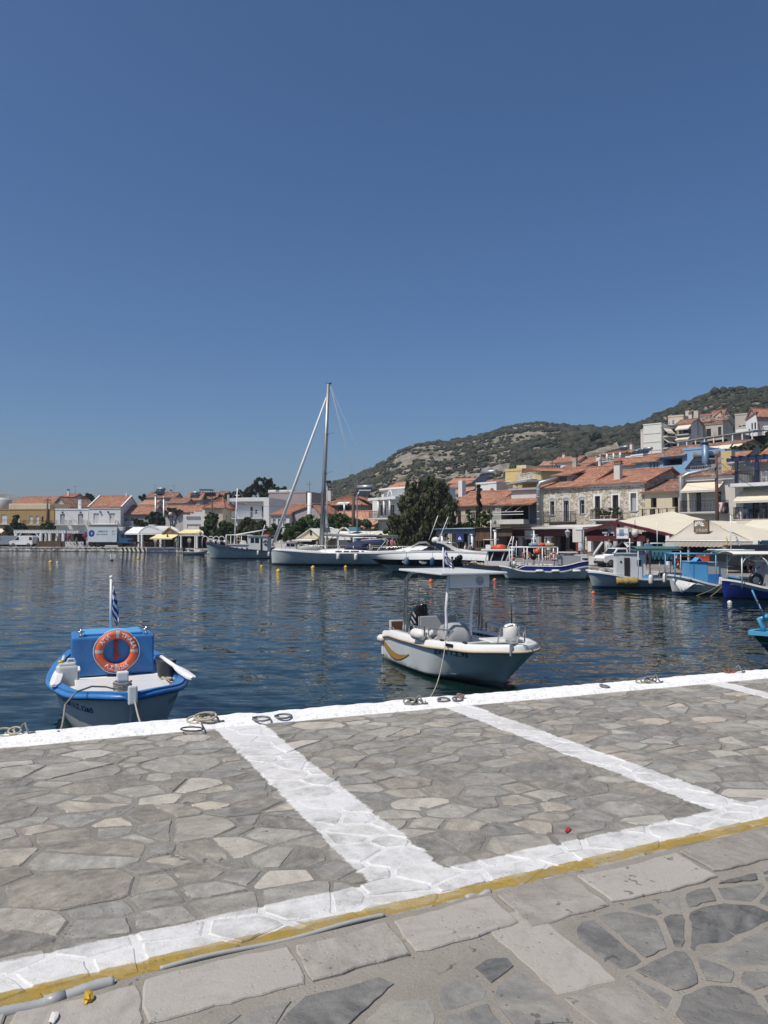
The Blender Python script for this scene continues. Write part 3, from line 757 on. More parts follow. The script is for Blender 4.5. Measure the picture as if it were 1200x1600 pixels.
tree_px('tamarisk_tree','large drooping feathery green tree standing behind the motor yacht',660,82,FZ,[(655,775,30,20),(680,765,20,20),(640,790,22,20),(690,790,24,24),(662,805,36,26),(632,812,18,26),(695,812,16,20),(655,830,34,22),(668,757,13,12),(628,835,13,20),(645,760,12,9),(615,815,10,14)],21000,0.17,MAT_TAMARISK,21,trunk=(0.34,2.2),droop=0.9,sub=24,subr=0.28)
tree_px('bush','leafy green bush filling the gap left of the drooping waterfront tree',612,84,FZ,[(606,838,12,12),(620,846,14,10),(596,846,9,8)],3000,0.16,MAT_FICUS,22,trunk=(0.08,0.6),cat='bush')
tree_px('pine_tree','dark dense umbrella pine rising above the white modern house',412,172,FZ,[(408,757,16,9),(425,764,14,8),(393,766,12,7),(440,767,11,6),(411,770,18,8),(386,772,9,6),(418,752,9,5)],9000,0.36,MAT_PINE,23,trunk=(0.35,7),sub=16)
tree_px('pine_tree','darker pine clump on the skyline left of the umbrella pine',372,176,FZ,[(372,773,10,7),(360,776,9,6),(384,775,8,6)],2500,0.36,MAT_PINE,24,trunk=(0.25,6))
tree_px('street_tree','round clipped green tree at the left end of the waterfront hedge row',475,100,FZ,[(470,828,24,18),(485,822,21,16),(462,836,16,15),(478,838,22,15)],12000,0.2,MAT_FICUS,25,trunk=(0.16,1.4),sub=20)
tree_px('street_tree','round clipped green tree in front of the long tiled roof',548,99,FZ,[(540,822,25,15),(560,824,22,14),(528,816,18,14),(552,832,28,11)],11000,0.2,MAT_FICUS,26,trunk=(0.16,1.4),sub=20)
tree_px('street_tree','round clipped green tree half hidden behind the tall yacht mast',510,101,FZ,[(505,820,22,16),(520,818,18,16),(510,834,25,12)],9000,0.2,MAT_FICUS,27,trunk=(0.16,1.4),sub=20)
tree_px('bush','dark loose bush at the right end of the clipped tree row',580,96,FZ,[(583,833,12,7),(572,838,12,7),(594,840,10,6)],2200,0.16,MAT_TAMARISK,28,trunk=(0.1,1.0),cat='bush')
tree_px('street_tree','dark rounded tree in front of the cream house beside the small parapet',331,112,FZ,[(331,815,11,11),(327,825,12,11),(338,824,11,12),(333,808,9,6)],7000,0.21,MAT_FICUS,29,trunk=(0.14,1.6),sub=18)
tree_px('street_tree','loose green tree behind the fishing boat bow with broad pale leaves',352,111,FZ,[(352,826,15,11),(362,833,15,10),(343,836,15,10)],6000,0.22,MAT_VINE,30,trunk=(0.13,1.4),sub=16)
tree_px('street_tree','feathery tree below the white balcony behind the blue hull',387,110,FZ,[(385,826,18,12),(398,835,15,10),(374,838,15,10),(390,815,10,8)],6000,0.22,MAT_TAMARISK,31,trunk=(0.13,1.4),sub=16,droop=0.3)
tree_px('street_tree','spiky palm like tree in front of the low white house',416,108,FZ,[(416,826,16,11),(428,834,15,9),(408,838,14,9),(440,836,12,9)],6000,0.24,MAT_TAMARISK,32,trunk=(0.13,1.4),sub=16,upright=0.5)
tree_px('street_tree','dark green tree in front of the ochre building behind the vans',25,137,FZ,[(24,818,9,9),(16,828,10,9),(33,827,9,8),(24,838,12,8),(25,809,5,4)],4500,0.24,MAT_PINE,33,trunk=(0.16,1.8),sub=18)
tree_px('street_tree','small green tree between ochre building and white balcony house',75,138,FZ,[(75,821,10,6),(68,824,7,5),(82,823,6,5)],2200,0.22,MAT_FICUS,34,trunk=(0.14,2.5))
tree_px('street_tree','dark green tree beside the white arched cafe roof',243,132,FZ,[(243,806,10,7),(235,814,9,7),(250,814,8,8),(243,817,10,6)],4200,0.24,MAT_PINE,35,trunk=(0.16,3.0))
tree_px('street_tree','small dark tree behind the truck cab',218,134,FZ,[(216,815,7,6),(222,820,6,5)],1500,0.22,MAT_PINE,36,trunk=(0.12,2.6))
tree_px('background_tree','dark tree mass on the skyline between ochre and white gabled houses',133,190,FZ,[(126,782,8,7),(137,779,9,8),(145,785,7,6),(132,789,12,5)],3600,0.36,MAT_PINE,37,trunk=(0.25,5))
tree_px('background_tree','low rounded dark crown on the skyline behind the gabled roof',222,195,FZ,[(222,777,6,4),(228,780,7,4)],1500,0.34,MAT_PINE,38,trunk=(0.2,5))
tree_px('background_tree','yellow green bush between tiled roofs behind the arched cafe',272,150,FZ,[(270,797,10,4),(280,800,8,3),(262,799,6,3)],1500,0.26,MAT_VINE,39,trunk=(0.15,4))
tree_px('background_tree','dusty green trees on the skyline beside the pine',355,185,FZ,[(352,777,8,5),(344,780,8,4)],1500,0.34,MAT_TAMARISK,40,trunk=(0.2,5))
tree_px('background_tree','dark tree crowns at the foot of the hill left of the white stepped house',566,160,1.5,[(566,772,8,6),(574,779,8,6),(558,780,6,5)],2400,0.32,MAT_PINE,41,trunk=(0.2,4))
tree_px('cypress_tree','slim tall cypress spire in front of the low beige house',748,81,FZ,[(748,764,2.2,8),(748,778,3,9),(748,793,3.5,10),(748,808,4,10)],3600,0.11,MAT_CYPRESS,42,trunk=(0.1,3),sub=16,subr=0.5,upright=0.8)
tree_px('climbing_plant','bushy climbing plant beside the slim cypress',757,80.5,FZ,[(757,806,8,8),(762,815,9,9),(751,818,8,8),(766,803,5,7)],4200,0.13,MAT_FICUS,43,trunk=(0.08,3),cat='plant')
tree_px('climbing_plant','trailing plant over the terrace roof left of the cypress',722,82,FZ,[(722,822,9,5),(733,818,7,8),(712,824,7,4),(732,802,4,8)],2600,0.13,MAT_VINE,44,trunk=(0.06,3),cat='plant')
for k,(px,yb,yt,w)in enumerate([(880,716,694,3.2),(886,716,690,3),(891,715,688,3),(897,714,687,3.2),(902,714,690,2.6),(868,720,701,3),(861,724,706,2.6),(846,728,712,2.6),(874,722,707,2.2)]):
 d=330;b=at(px,yb,d)
 make_tree('cypress_tree','dark cypress in the row of pointed trees on the hill slope',tuple(b-Vector((0,0,1.5))),clump_px(b-Vector((0,0,1.5)),d,[(px,lerp(yb,yt,f),w*wv*.8,(yb-yt)*.17)for f,wv in((.12,1),(.35,1.0),(.58,.8),(.8,.5),(.93,.25))]),700,0.5,MAT_CYPRESS,60+k,trunk=(0.2,2),group='cypresses on the slope',sub=8,subr=0.6,upright=0.8)
for k,(px,y,r,lab)in enumerate([(985,693,11,'rounded dark pine crown on the slope left of the tall white block'),(968,700,8,'smaller dark pine crown below the saddle of the hill'),(993,707,9,'dark bushy crown touching the tall white block'),(962,684,8,'dark pine on the saddle skyline'),(930,681,8,'dark pine patch above the bare earth cut'),(1020,668,9,'dark bush on the ridge above the tall white block')]):
 d=300;b=at(px,y+r,d)-Vector((0,0,1))
 make_tree('pine_tree',lab,tuple(b),clump_px(b,d,[(px,y,r,r*.7),(px+r*.6,y+r*.35,r*.6,r*.5),(px-r*.6,y+r*.3,r*.6,r*.5)]),2400,0.5,MAT_PINE,80+k,trunk=(0.3,2),sub=12)
tree_px('background_tree','dark green tree mass at the right edge beside the upper houses',1205,100,8,[(1196,712,9,10),(1208,700,14,14),(1204,680,8,9),(1215,720,14,14)],5000,0.22,MAT_FICUS,90,trunk=(0.25,3))
tree_px('background_tree','ragged green shrubs below the terrace pergola on the right',1152,96,9,[(1150,703,12,6),(1162,710,10,6),(1142,710,8,5),(1170,698,8,5)],2600,0.2,MAT_VINE,91,trunk=(0.12,1.5))
tree_px('climbing_plant','dark ivy on the gable of the ruined upper house',1137,151,21,[(1137,668,5,8),(1130,677,8,5),(1142,672,4,6)],1800,0.22,MAT_FICUS,92,trunk=(0.1,1),cat='plant')
# house kit
def tile_mat(name,a,b,c):
 g=NG(name);uv=g.tc('UV');s=g.sep(uv);v=g.tc()
 cell=g.new('ShaderNodeTexWhiteNoise',noise_dimensions='2D')
 fl=g.new('ShaderNodeCombineXYZ');g.setin(fl.inputs[0],g.math('FLOOR',g.math('DIVIDE',s[0],0.24)));g.setin(fl.inputs[1],g.math('FLOOR',g.math('DIVIDE',s[1],0.36)))
 g.link(fl.outputs[0],cell.inputs['Vector'])
 n=g.noise(v,0.9,5,0.65);f=g.math('ADD',g.math('MULTIPLY',cell.outputs['Value'],0.42),g.math('MULTIPLY',n,0.58))
 col=g.ramp(f,[(0.2,a),(0.52,b),(0.82,c)])
 col=g.mix(g.math('MULTIPLY',g.step(g.noise(v,2.2,5,0.7),0.56,0.68),0.5),col,(0.13,0.085,0.06))
 row=g.math('FRACT',g.math('DIVIDE',s[1],0.36))
 return g.done(col,0.85,0.25,g.bump(g.math('MULTIPLY',row,-1.0),0.6,0.05))
TILE=tile_mat('terracotta_tiles',(0.22,0.098,0.062),(0.34,0.163,0.106),(0.46,0.265,0.185))
TILE_OLD=tile_mat('old_terracotta_tiles',(0.145,0.078,0.056),(0.25,0.130,0.092),(0.40,0.265,0.205))
TILE_PALE=tile_mat('faded_terracotta_tiles',(0.30,0.150,0.095),(0.44,0.235,0.155),(0.54,0.345,0.255))
WHITE=paint('whitewash',(0.74,0.74,0.73),0.85,0.06,0.16,scale=1.5,bump=0.1)
OFFW=paint('off_white_render',(0.62,0.60,0.56),0.85,0.08,0.25,scale=1.2,bump=0.1)
CREAM=paint('cream_render',(0.62,0.54,0.40),0.85,0.08,0.22,scale=1.2,bump=0.1)
BEIGE=paint('beige_render',(0.52,0.44,0.33),0.85,0.08,0.22,scale=1.2,bump=0.1)
OCHRE=paint('ochre_render',(0.40,0.27,0.11),0.85,0.08,0.25,scale=1.0,bump=0.1)
YELLOW=paint('yellow_render',(0.58,0.45,0.21),0.85,0.10,0.35,scale=1.0,bump=0.1)
GREYR=paint('grey_render',(0.33,0.33,0.32),0.85,0.08,0.3,scale=1.2,bump=0.1)
MAUVE=paint('mauve_grey_render',(0.36,0.31,0.31),0.85,0.10,0.25,scale=0.9,bump=0.1)
BLUEW=paint('pale_blue_render',(0.24,0.40,0.58),0.8,0.08,0.2,scale=1.2)
DULL=paint('dull_stucco',(0.52,0.475,0.41),0.9,0.14,0.5,scale=1.2,bump=0.3)
PLAINW=paint('white_trim',(0.76,0.76,0.75),0.55,0.05,0.12)
GREYT=paint('grey_trim',(0.38,0.39,0.40),0.6,0.08,0.2)
DARKM=paint('dark_metal',(0.025,0.026,0.030),0.5,0.2,0.1,metal=0.3)
GALV=paint('galvanised_metal',(0.42,0.44,0.46),0.42,0.12,0.25,metal=0.6)
BROWN=paint('brown_wood',(0.085,0.045,0.028),0.65,0.25,0.1,scale=5)
TIMBER=paint('weathered_timber',(0.20,0.135,0.085),0.8,0.25,0.2,scale=5,bump=0.3)
REDWOOD=paint('dark_red_timber',(0.095,0.016,0.020),0.55,0.2,0.15,scale=5)
BLUEDK=paint('navy_timber',(0.018,0.030,0.085),0.5,0.15,0.1)
INTERIOR_SHADE=paint('interior_painted_shade',(0.026,0.022,0.020),0.9,0.4,0.2,scale=2)  # near-black colour stands in for the deep shade of interiors
CANVAS=paint('cream_canvas',(0.66,0.60,0.47),0.9,0.05,0.12,scale=2,bump=0.1)
CANVASW=paint('pale_canvas',(0.68,0.66,0.60),0.9,0.05,0.10,scale=2,bump=0.1)
CANVASY=paint('yellow_canvas',(0.70,0.61,0.33),0.9,0.05,0.10,scale=2)
CANVAST=paint('taupe_canvas',(0.50,0.44,0.36),0.9,0.05,0.15,scale=2)
REED=None
def _glass():
 g=NG('window_glass');c=g.ramp(g.noise(None,2.0,3),[(0.3,(0.010,0.012,0.015)),(0.7,(0.035,0.040,0.045))])
 return g.done(c,0.06,0.6)
GLASS=_glass()
def _reed():
 g=NG('reed_screen');v=g.tc();s=g.sep(v)
 w=g.math('FRACT',g.math('MULTIPLY',g.math('ADD',s[0],s[1]),22.0))
 c=g.ramp(g.math('ADD',g.math('MULTIPLY',g.noise(g.vmul(v,(12,12,0.6)),1,4),0.8),g.math('MULTIPLY',w,0.2)),[(0.25,(0.05,0.030,0.020)),(0.5,(0.115,0.072,0.050)),(0.75,(0.20,0.135,0.095))])
 return g.done(c,0.9,0.2,g.bump(w,0.5,0.02))
REED=_reed()
def _stone():
 g=NG('rubble_stone_wall');v=g.tc();vv=g.vadd(v,g.vmul(g.noise(v,2.0,3,color=True),(0.22,0.22,0.16)))
 vs=g.vmul(vv,(3.6,3.6,5.2));d=g.vor(vs,1.0,'DISTANCE_TO_EDGE');cc=g.vor(vs,1.0,'F1','Color')
 t=g.sep(cc)[0]
 st=g.ramp(g.math('ADD',g.math('MULTIPLY',t,0.7),g.math('MULTIPLY',g.noise(v,6,5,0.7),0.35)),[(0.2,(0.42,0.36,0.28)),(0.5,(0.61,0.545,0.445)),(0.85,(0.73,0.675,0.58))])
 hole=g.math('MULTIPLY',g.step(d,0.10,0.03),g.step(g.noise(v,2.6,3,0.6),0.5,0.58))
 c=g.mix(g.math('MULTIPLY',g.step(d,0.09,0.03),0.3),st,(0.40,0.36,0.30));c=g.mix(g.math('MULTIPLY',hole,0.7),c,(0.085,0.07,0.055))
 return g.done(c,0.9,0.2,g.bump(g.math('ADD',g.step(d,0.0,0.14),g.math('MULTIPLY',g.noise(v,9,4),0.4)),0.8,0.06))
STONE=_stone()
class Fac:
 """a facade standing on the ground between two bearings (pixel column, distance)"""
 def __init__(s,pl,dl,pr,dr,z0=FZ):
  a=at(pl,837,dl);b=at(pr,837,dr);s.A=Vector((a.x,a.y,z0));s.W=math.hypot(b.x-a.x,b.y-a.y)
  s.ang=atan2(b.y-a.y,b.x-a.x);s.z0=z0
  s.e=Vector((cos(s.ang),sin(s.ang),0));s.n=Vector((-sin(s.ang),cos(s.ang),0))
 def uz(s,px,py,v=0.0):
  d=ray(px,py);o=Vector((0,0,CAMZ));base=s.A+s.n*v
  t=(base-o).dot(s.n)/d.dot(s.n);p=o+d*t;q=p-s.A
  return q.dot(s.e),q.z
 def rect(s,x0,y0,x1,y1,v=0.0):
  cx,cy=(x0+x1)/2,(y0+y1)/2
  return(s.uz(x0,cy,v)[0],s.uz(cx,y1,v)[1],s.uz(x1,cy,v)[0],s.uz(cx,y0,v)[1])
def tiled_plane(mb,a,b,c,d,fine=True,amp=0.035,th=0.10):
 """pan-tiled roof plane: a-b eave (left to right seen from outside), d-c ridge"""
 a,b,c,d=map(Vector,(a,b,c,d));L=max((b-a).length,(c-d).length);S=max((d-a).length,(c-b).length)
 nrm=(b-a).cross(d-a);nrm=nrm.normalized()if nrm.length>1e-6 else Vector((0,0,1))
 if nrm.z<0:nrm=-nrm
 per=0.24;n=max(2,int(round(L/per)));sub=4 if fine else 2
 nu=n*sub;vs,uvs,fs=[],[],[]
 for i in range(nu+1):
  t=i/nu;h=amp*abs(cos(pi*i/sub))if fine else amp*(i%2)
  p,q=a.lerp(b,t)+nrm*h,d.lerp(c,t)+nrm*h;vs+=[p,q];uvs.append(t*L)
 F_,U_=[],[]
 for i in range(nu):
  F_.append((2*i,2*i+2,2*i+3,2*i+1));U_.append([(uvs[i],0),(uvs[i+1],0),(uvs[i+1],S),(uvs[i],S)])
 mb.add(vs,F_,False,U_)
 o=nrm*-th
 e=nrm*0.004
 mb.add([a+e,b+e,c+e,d+e,a+o,b+o,c+o,d+o],[(7,6,5,4),(0,4,5,1),(1,5,6,2),(2,6,7,3),(3,7,4,0)],False,[[(0,0)]*4]*5)
def ridge_cap(mb,p,q,r=0.10):
 n=max(2,int((Vector(q)-Vector(p)).length/0.4));pts=[Vector(p).lerp(Vector(q),i/n)for i in range(n+1)]
 o=len(mb.f);mb.tube(pts,r,8)
 for k in range(o,len(mb.f)):mb.uv[k]=[(k*.24,0.1)]*len(mb.f[k])
def wall_shell(mb,W,H,D,ops,recess=0.16,base=-1.5):
 """front wall with real openings, sides and back"""
 us=sorted({0.0,W,*[o[0]for o in ops],*[o[2]for o in ops]});zs=sorted({base,H,*[o[1]for o in ops],*[o[3]for o in ops]})
 us=[u for u in us if-1e-6<=u<=W+1e-6];zs=[z for z in zs if base-1e-6<=z<=H+1e-6]
 for i in range(len(us)-1):
  for j in range(len(zs)-1):
   cu,cz=(us[i]+us[i+1])/2,(zs[j]+zs[j+1])/2
   if any(o[0]<cu<o[2]and o[1]<cz<o[3]for o in ops):continue
   mb.quad((us[i],0,zs[j]),(us[i+1],0,zs[j]),(us[i+1],0,zs[j+1]),(us[i],0,zs[j+1]))
 for o in ops:
  x0,z0,x1,z1=o[:4];r=o[5]if len(o)>5 else recess
  mb.quad((x0,0,z0),(x0,r,z0),(x1,r,z0),(x1,0,z0));mb.quad((x0,0,z1),(x1,0,z1),(x1,r,z1),(x0,r,z1))
  mb.quad((x0,0,z0),(x0,0,z1),(x0,r,z1),(x0,r,z0));mb.quad((x1,0,z0),(x1,r,z0),(x1,r,z1),(x1,0,z1))
  mb.quad((x0,r,z0),(x0,r,z1),(x1,r,z1),(x1,r,z0))if r>1 else None
 mb.quad((W,0,base),(W,D,base),(W,D,H),(W,0,H));mb.quad((0,D,base),(0,0,base),(0,0,H),(0,D,H));mb.quad((W,D,base),(0,D,base),(0,D,H),(W,D,H))
KIND={}
def opening(t,o,recess=0.16):
 """a window or door set into its hole; kind words: glass, dark, blind, shut_<colour>, door_<colour>, shop"""
 x0,z0,x1,z1=o[:4];kind=o[4]if len(o)>4 else 'glass';r=o[5]if len(o)>5 else recess
 w=x1-x0;h=z1-z0;fw=min(0.07,w*0.12)
 trim={'white':PLAINW,'brown':BROWN,'grey':GREYT,'blue':BLUEDK,'cream':CREAM,'navy':BLUEDK,'red':REDWOOD}
 col=kind.split('_')[1]if '_' in kind else 'white';mat=trim.get(col,PLAINW);k=kind.split('_')[0]
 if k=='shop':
  mb=MB();mb.quad((x0+.01,r-.02,z0),(x1-.01,r-.02,z0),(x1-.01,r-.02,z1),(x0+.01,r-.02,z1));mb.build('shop_shade_panel',INTERIOR_SHADE,t);return  # flat panel; its near-black colour is the shade inside
 mb=MB();y0,y1=r-0.07,r-0.005
 mb.box(x0,x0+fw,y0,y1,z0,z1);mb.box(x1-fw,x1,y0,y1,z0,z1);mb.box(x0+fw,x1-fw,y0,y1,z1-fw,z1)
 isdoor=k=='door' or h>1.9
 if not isdoor:mb.box(x0+fw,x1-fw,y0,y1,z0,z0+fw);mb.box(x0-.05,x1+.05,-0.07,-0.004,z0-0.07,z0-0.003)
 if k in('glass','dark','door'):
  if w>0.55:mb.box((x0+x1)/2-.025,(x0+x1)/2+.025,y0+.01,y1-.01,z0+(0 if isdoor else fw),z1-fw)
  if k=='glass' and h>1.2:mb.box(x0+fw,x1-fw,y0+.015,y1-.015,z0+h*.66,z0+h*.66+.04)
  f=mb.build('door' if isdoor else 'window',mat,t)
  p=MB();p.box(x0+fw,x1-fw,r-.03,r-.015,z0,z1-fw);p.build('pane',GLASS,f)
 elif k=='blind':
  f=mb.build('window',mat,t)
  p=MB();p.box(x0+fw,x1-fw,r-.045,r-.02,z0,z1-fw);p.build('roller_blind',GREYT if col=='grey' else OFFW,f)
 else:
  n=max(3,int(h/0.11))
  for q in range(2):
   a0=x0+fw if q==0 else(x0+x1)/2+.01;a1=(x0+x1)/2-.01 if q==0 else x1-fw
   mb.box(a0,a1,y0+.03,y1-.012,z0+.02,z1-fw)
   for i in range(n):
    zc=z0+.05+(h-fw-.08)*i/n;mb.box(a0+.03,a1-.03,y0+.012,y0+.03,zc,zc+.055)
  mb.build('shuttered_door' if isdoor else 'shuttered_window',mat,t)
def railing(mb,p,q,h,gap=0.13,r=0.018,top=0.03,ornate=False):
 p,q=Vector(p),Vector(q);L=(q-p).length;n=max(2,int(L/gap));u=(q-p).normalized()
 mb.bar(p+Vector((0,0,h)),q+Vector((0,0,h)),top);mb.bar(p+Vector((0,0,.09)),q+Vector((0,0,.09)),top*.8)
 for i in range(n+1):
  a=p.lerp(q,i/n);mb.bar(a+Vector((0,0,0.0 if i in(0,n)else .09)),a+Vector((0,0,h)),r if i not in(0,n)else r*1.8)
 if ornate:
  for i in range(0,n,2):
   a=p.lerp(q,(i+.5)/n);mb.tube([a+Vector((0,0,h*.55))+u*(gap*.45*cos(k*pi/4))+Vector((0,0,gap*.8*sin(k*pi/4)))for k in range(8)],r*.5,4,closed=True)
def balcony(t,u0,u1,z,depth=1.0,h=0.95,slab=0.16,mat=None,rmat=None,kind='bars',v0=0.0):
 mb=MB();mb.box(u0,u1,v0-depth,v0-0.004,z-slab,z);mb.box(u0-.03,u1+.03,v0-depth-.03,v0-depth+.06,z-slab*.55,z+.02)
 b=mb.build('balcony',mat or OFFW,t);r=MB();e=v0-depth+.05
 for p,q in(((u0+.05,v0,z),(u0+.05,e,z)),((u0+.05,e,z),(u1-.05,e,z)),((u1-.05,e,z),(u1-.05,v0,z))):
  if kind=='pipe':
   for k in(0.35,.65,.98):r.bar(Vector(p)+Vector((0,0,h*k)),Vector(q)+Vector((0,0,h*k)),.06)
   n=max(1,int((Vector(q)-Vector(p)).length/1.6))
   for i in range(n+1):c=Vector(p).lerp(Vector(q),i/n);r.bar(c,c+Vector((0,0,h)),.06)
  else:railing(r,p,q,h,ornate=(kind=='ornate'))
 r.build('railing',rmat or DARKM,b);return b
def awning(t,u0,u1,ztop,zbot,depth,v0=0.0,mat=None,arms=True,stripes=0,name='awning'):
 mb=MB();n=max(3,int((u1-u0)/.5));rows=[]
 for k in range(4):
  f=k/3;rows.append([(lerp(u0,u1,i/n),v0-.03-depth*f,lerp(ztop,zbot,f)-0.05*sin(pi*f)-(0.015*(i%2)if 0<k<3 else 0))for i in range(n+1)])
 mb.sheet(rows,0.012);mb.box(u0,u1,v0-.03-depth-.012,v0-.03-depth,zbot-.16,zbot-.002)
 a=mb.build(name,mat or CANVAS,t)
 if arms:
  r=MB();
  for u in(u0+.12*(u1-u0),u1-.12*(u1-u0)):r.bar((u,v0-.02,zbot-.45),(u,v0-.03-depth,zbot-.01),.045)
  r.bar((u0,v0-.03-depth,zbot),(u1,v0-.03-depth,zbot),.05);r.build('awning_arm',PLAINW,a)
 return a
def roof(t,kind,W,D,H,rise,over=0.3,mat=None,fine=True,wall=None,wmat=None,ridge=0.5):
 mb=MB();o=over;mat=mat or TILE
 if kind=='front':
  yr=D*ridge;m=rise/yr;zf=H-o*m
  tiled_plane(mb,(-o,-o,zf+.02),(W+o,-o,zf+.02),(W+o,yr,H+rise+.02),(-o,yr,H+rise+.02),fine)
  mbk=rise/(D-yr)
  tiled_plane(mb,(W+o,D+o,H-o*mbk+.02),(-o,D+o,H-o*mbk+.02),(-o,yr,H+rise+.02),(W+o,yr,H+rise+.02),False)
  ridge_cap(mb,(-o,yr,H+rise+.06),(W+o,yr,H+rise+.06))
  wall.poly([(W,0,H),(W,D,H),(W,yr,H+rise)]);wall.poly([(0,D,H),(0,0,H),(0,yr,H+rise)])
 elif kind=='side':
  xr=W*ridge;ml=rise/xr;mr=rise/(W-xr)
  tiled_plane(mb,(-o,D+o,H-o*ml+.02),(-o,-o,H-o*ml+.02),(xr,-o,H+rise+.02),(xr,D+o,H+rise+.02),fine)
  tiled_plane(mb,(W+o,-o,H-o*mr+.02),(W+o,D+o,H-o*mr+.02),(xr,D+o,H+rise+.02),(xr,-o,H+rise+.02),fine)
  ridge_cap(mb,(xr,-o,H+rise+.06),(xr,D+o,H+rise+.06))
  wall.poly([(0,0,H),(W,0,H),(xr,0,H+rise)]);wall.poly([(W,D,H),(0,D,H),(xr,D,H+rise)])
 elif kind=='hip':
  k=min(D/2,W/2);zf=H-.05;a,b=(k,D/2,H+rise),(W-k,D/2,H+rise)
  if W-2*k<0.1:a=(W/2-.05,D/2,H+rise);b=(W/2+.05,D/2,H+rise)
  tiled_plane(mb,(-o,-o,zf),(W+o,-o,zf),b,a,fine);tiled_plane(mb,(W+o,-o,zf),(W+o,D+o,zf),b,b,fine)
  tiled_plane(mb,(W+o,D+o,zf),(-o,D+o,zf),a,b,False);tiled_plane(mb,(-o,D+o,zf),(-o,-o,zf),a,a,fine)
  for p,q in(((-o,-o,zf),a),((W+o,-o,zf),b),((W+o,D+o,zf),b),(a,b)):ridge_cap(mb,Vector(p)+Vector((0,0,.05)),Vector(q)+Vector((0,0,.05)),.09)
 elif kind=='mono':
  tiled_plane(mb,(-o,-o,H-o*rise/D+.02),(W+o,-o,H-o*rise/D+.02),(W+o,D,H+rise+.02),(-o,D,H+rise+.02),fine)
  wall.poly([(W,0,H),(W,D,H),(W,D,H+rise)]);wall.poly([(0,D,H),(0,0,H),(0,D,H+rise)])
  wall.quad((W,D,H),(0,D,H),(0,D,H+rise),(W,D,H+rise))
 elif kind=='flat':
  p=0.2;mb.box(-.06,W+.06,-.06,p,H+.003,H+rise);mb.box(-.06,W+.06,D-p,D+.06,H+.003,H+rise)
  mb.box(-.06,p,p,D-p,H+.003,H+rise);mb.box(W-p,W+.06,p,D-p,H+.003,H+rise);mb.box(p,W-p,p,D-p,H+.003,H+.08)
  return mb.build('parapet',wmat or mat,t)
 if kind in('front','mono','side'):
  e=MB()
  if kind!='side':e.box(-o*.6,W+o*.6,-o*.75,-.004,H-.22,H-.06)
  else:e.box(W+.004,W+o*.7,0,D,H-.2,H-.06)
  e.build('eave',PLAINW if wmat is None else wmat,t)
 return mb.build('roof',mat,t)
def chimney(t,u,v,z0,h,w=0.5,mat=None,cap=True):
 mb=MB();mb.box(u-w/2,u+w/2,v-w/2,v+w/2,z0-1.0,z0+h);c=mb.build('chimney',mat or WHITE,t)
 if cap:
  k=MB();k.box(u-w*.65,u+w*.65,v-w*.65,v+w*.65,z0+h+.003,z0+h+.08)
  for sx in(-1,1):
   for sy in(-1,1):k.box(u+sx*w*.4-.05,u+sx*w*.4+.05,v+sy*w*.4-.05,v+sy*w*.4+.05,z0+h+.082,z0+h+.25)
  k.box(u-w*.62,u+w*.62,v-w*.62,v+w*.62,z0+h+.252,z0+h+.33);k.build('chimney_cap',TILE_OLD,c)
 return c
def solar_heater(t,u,v,z,s=1.0,rz=0.0):
 m=Matrix.Translation((u,v,z))@Matrix.Rotation(rz,4,'Z');P=lambda x,y,zz:m@Vector((x*s,y*s,zz*s))
 mb=MB();mb.tube([P(-1.0,.9,1.35),P(1.0,.9,1.35)],.28*s,10);tank=mb.build('solar_heater',GALV,t)
 p=MB();p.sheet([[P(-1,-.9,.15),P(1,-.9,.15)],[P(-1,.75,1.15),P(1,.75,1.15)]],.07*s);p.build('solar_panel',GLASS,tank)
 f=MB()
 for x in(-.9,.9):f.bar(P(x,.8,0),P(x,.8,1.1),.05*s);f.bar(P(x,-.9,0),P(x,-.9,.15),.05*s);f.bar(P(x,-.9,.02),P(x,.8,.02),.05*s)
 f.build('frame',GALV,tank);return tank
def aerial(t,u,v,z,h=2.2):
 mb=MB();mb.bar((u,v,z-.3),(u,v,z+h),.04);mb.bar((u-.7,v,z+h*.92),(u+.5,v,z+h*.92),.025)
 for k in range(6):mb.bar((u-.6+k*.2,v-.25,z+h*.92),(u-.6+k*.2,v+.25,z+h*.92),.018)
 mb.build('aerial',DARKM,t)
def house(name,label,fac,H,D,wmat,rk='flat',rise=0.4,ops=(),rmat=None,group=None,fine=True,over=0.3,recess=0.16,base=-1.5,wall_name='wall',cat='house',ridge=0.5,emat=None):
 t=thing(name,label,cat,fac.A,fac.ang,group);w=MB();wall_shell(w,fac.W,H,D,ops,recess,base)
 if rk:roof(t,rk,fac.W,D,H,rise,over,rmat or(wmat if rk=='flat' else TILE),fine,w,emat or wmat,ridge)
 if rk=='flat' or rk is None:w.quad((0,0,H),(fac.W,0,H),(fac.W,D,H),(0,D,H))
 w.build(wall_name,wmat,t)
 for o in ops:opening(t,o,recess)
 return t
def hpx(fac,py,px=None,v=0.0):
 """height above the facade's foot of pixel row py"""
 if px is None:
  a=fac.A+fac.e*0.01;px=600+a.x/a.y*F
 return fac.uz(px,py,v)[1]
def wins(fac,lst,v=0.0):
 return[(*fac.rect(*q[:4],v),*q[4:])for q in lst]
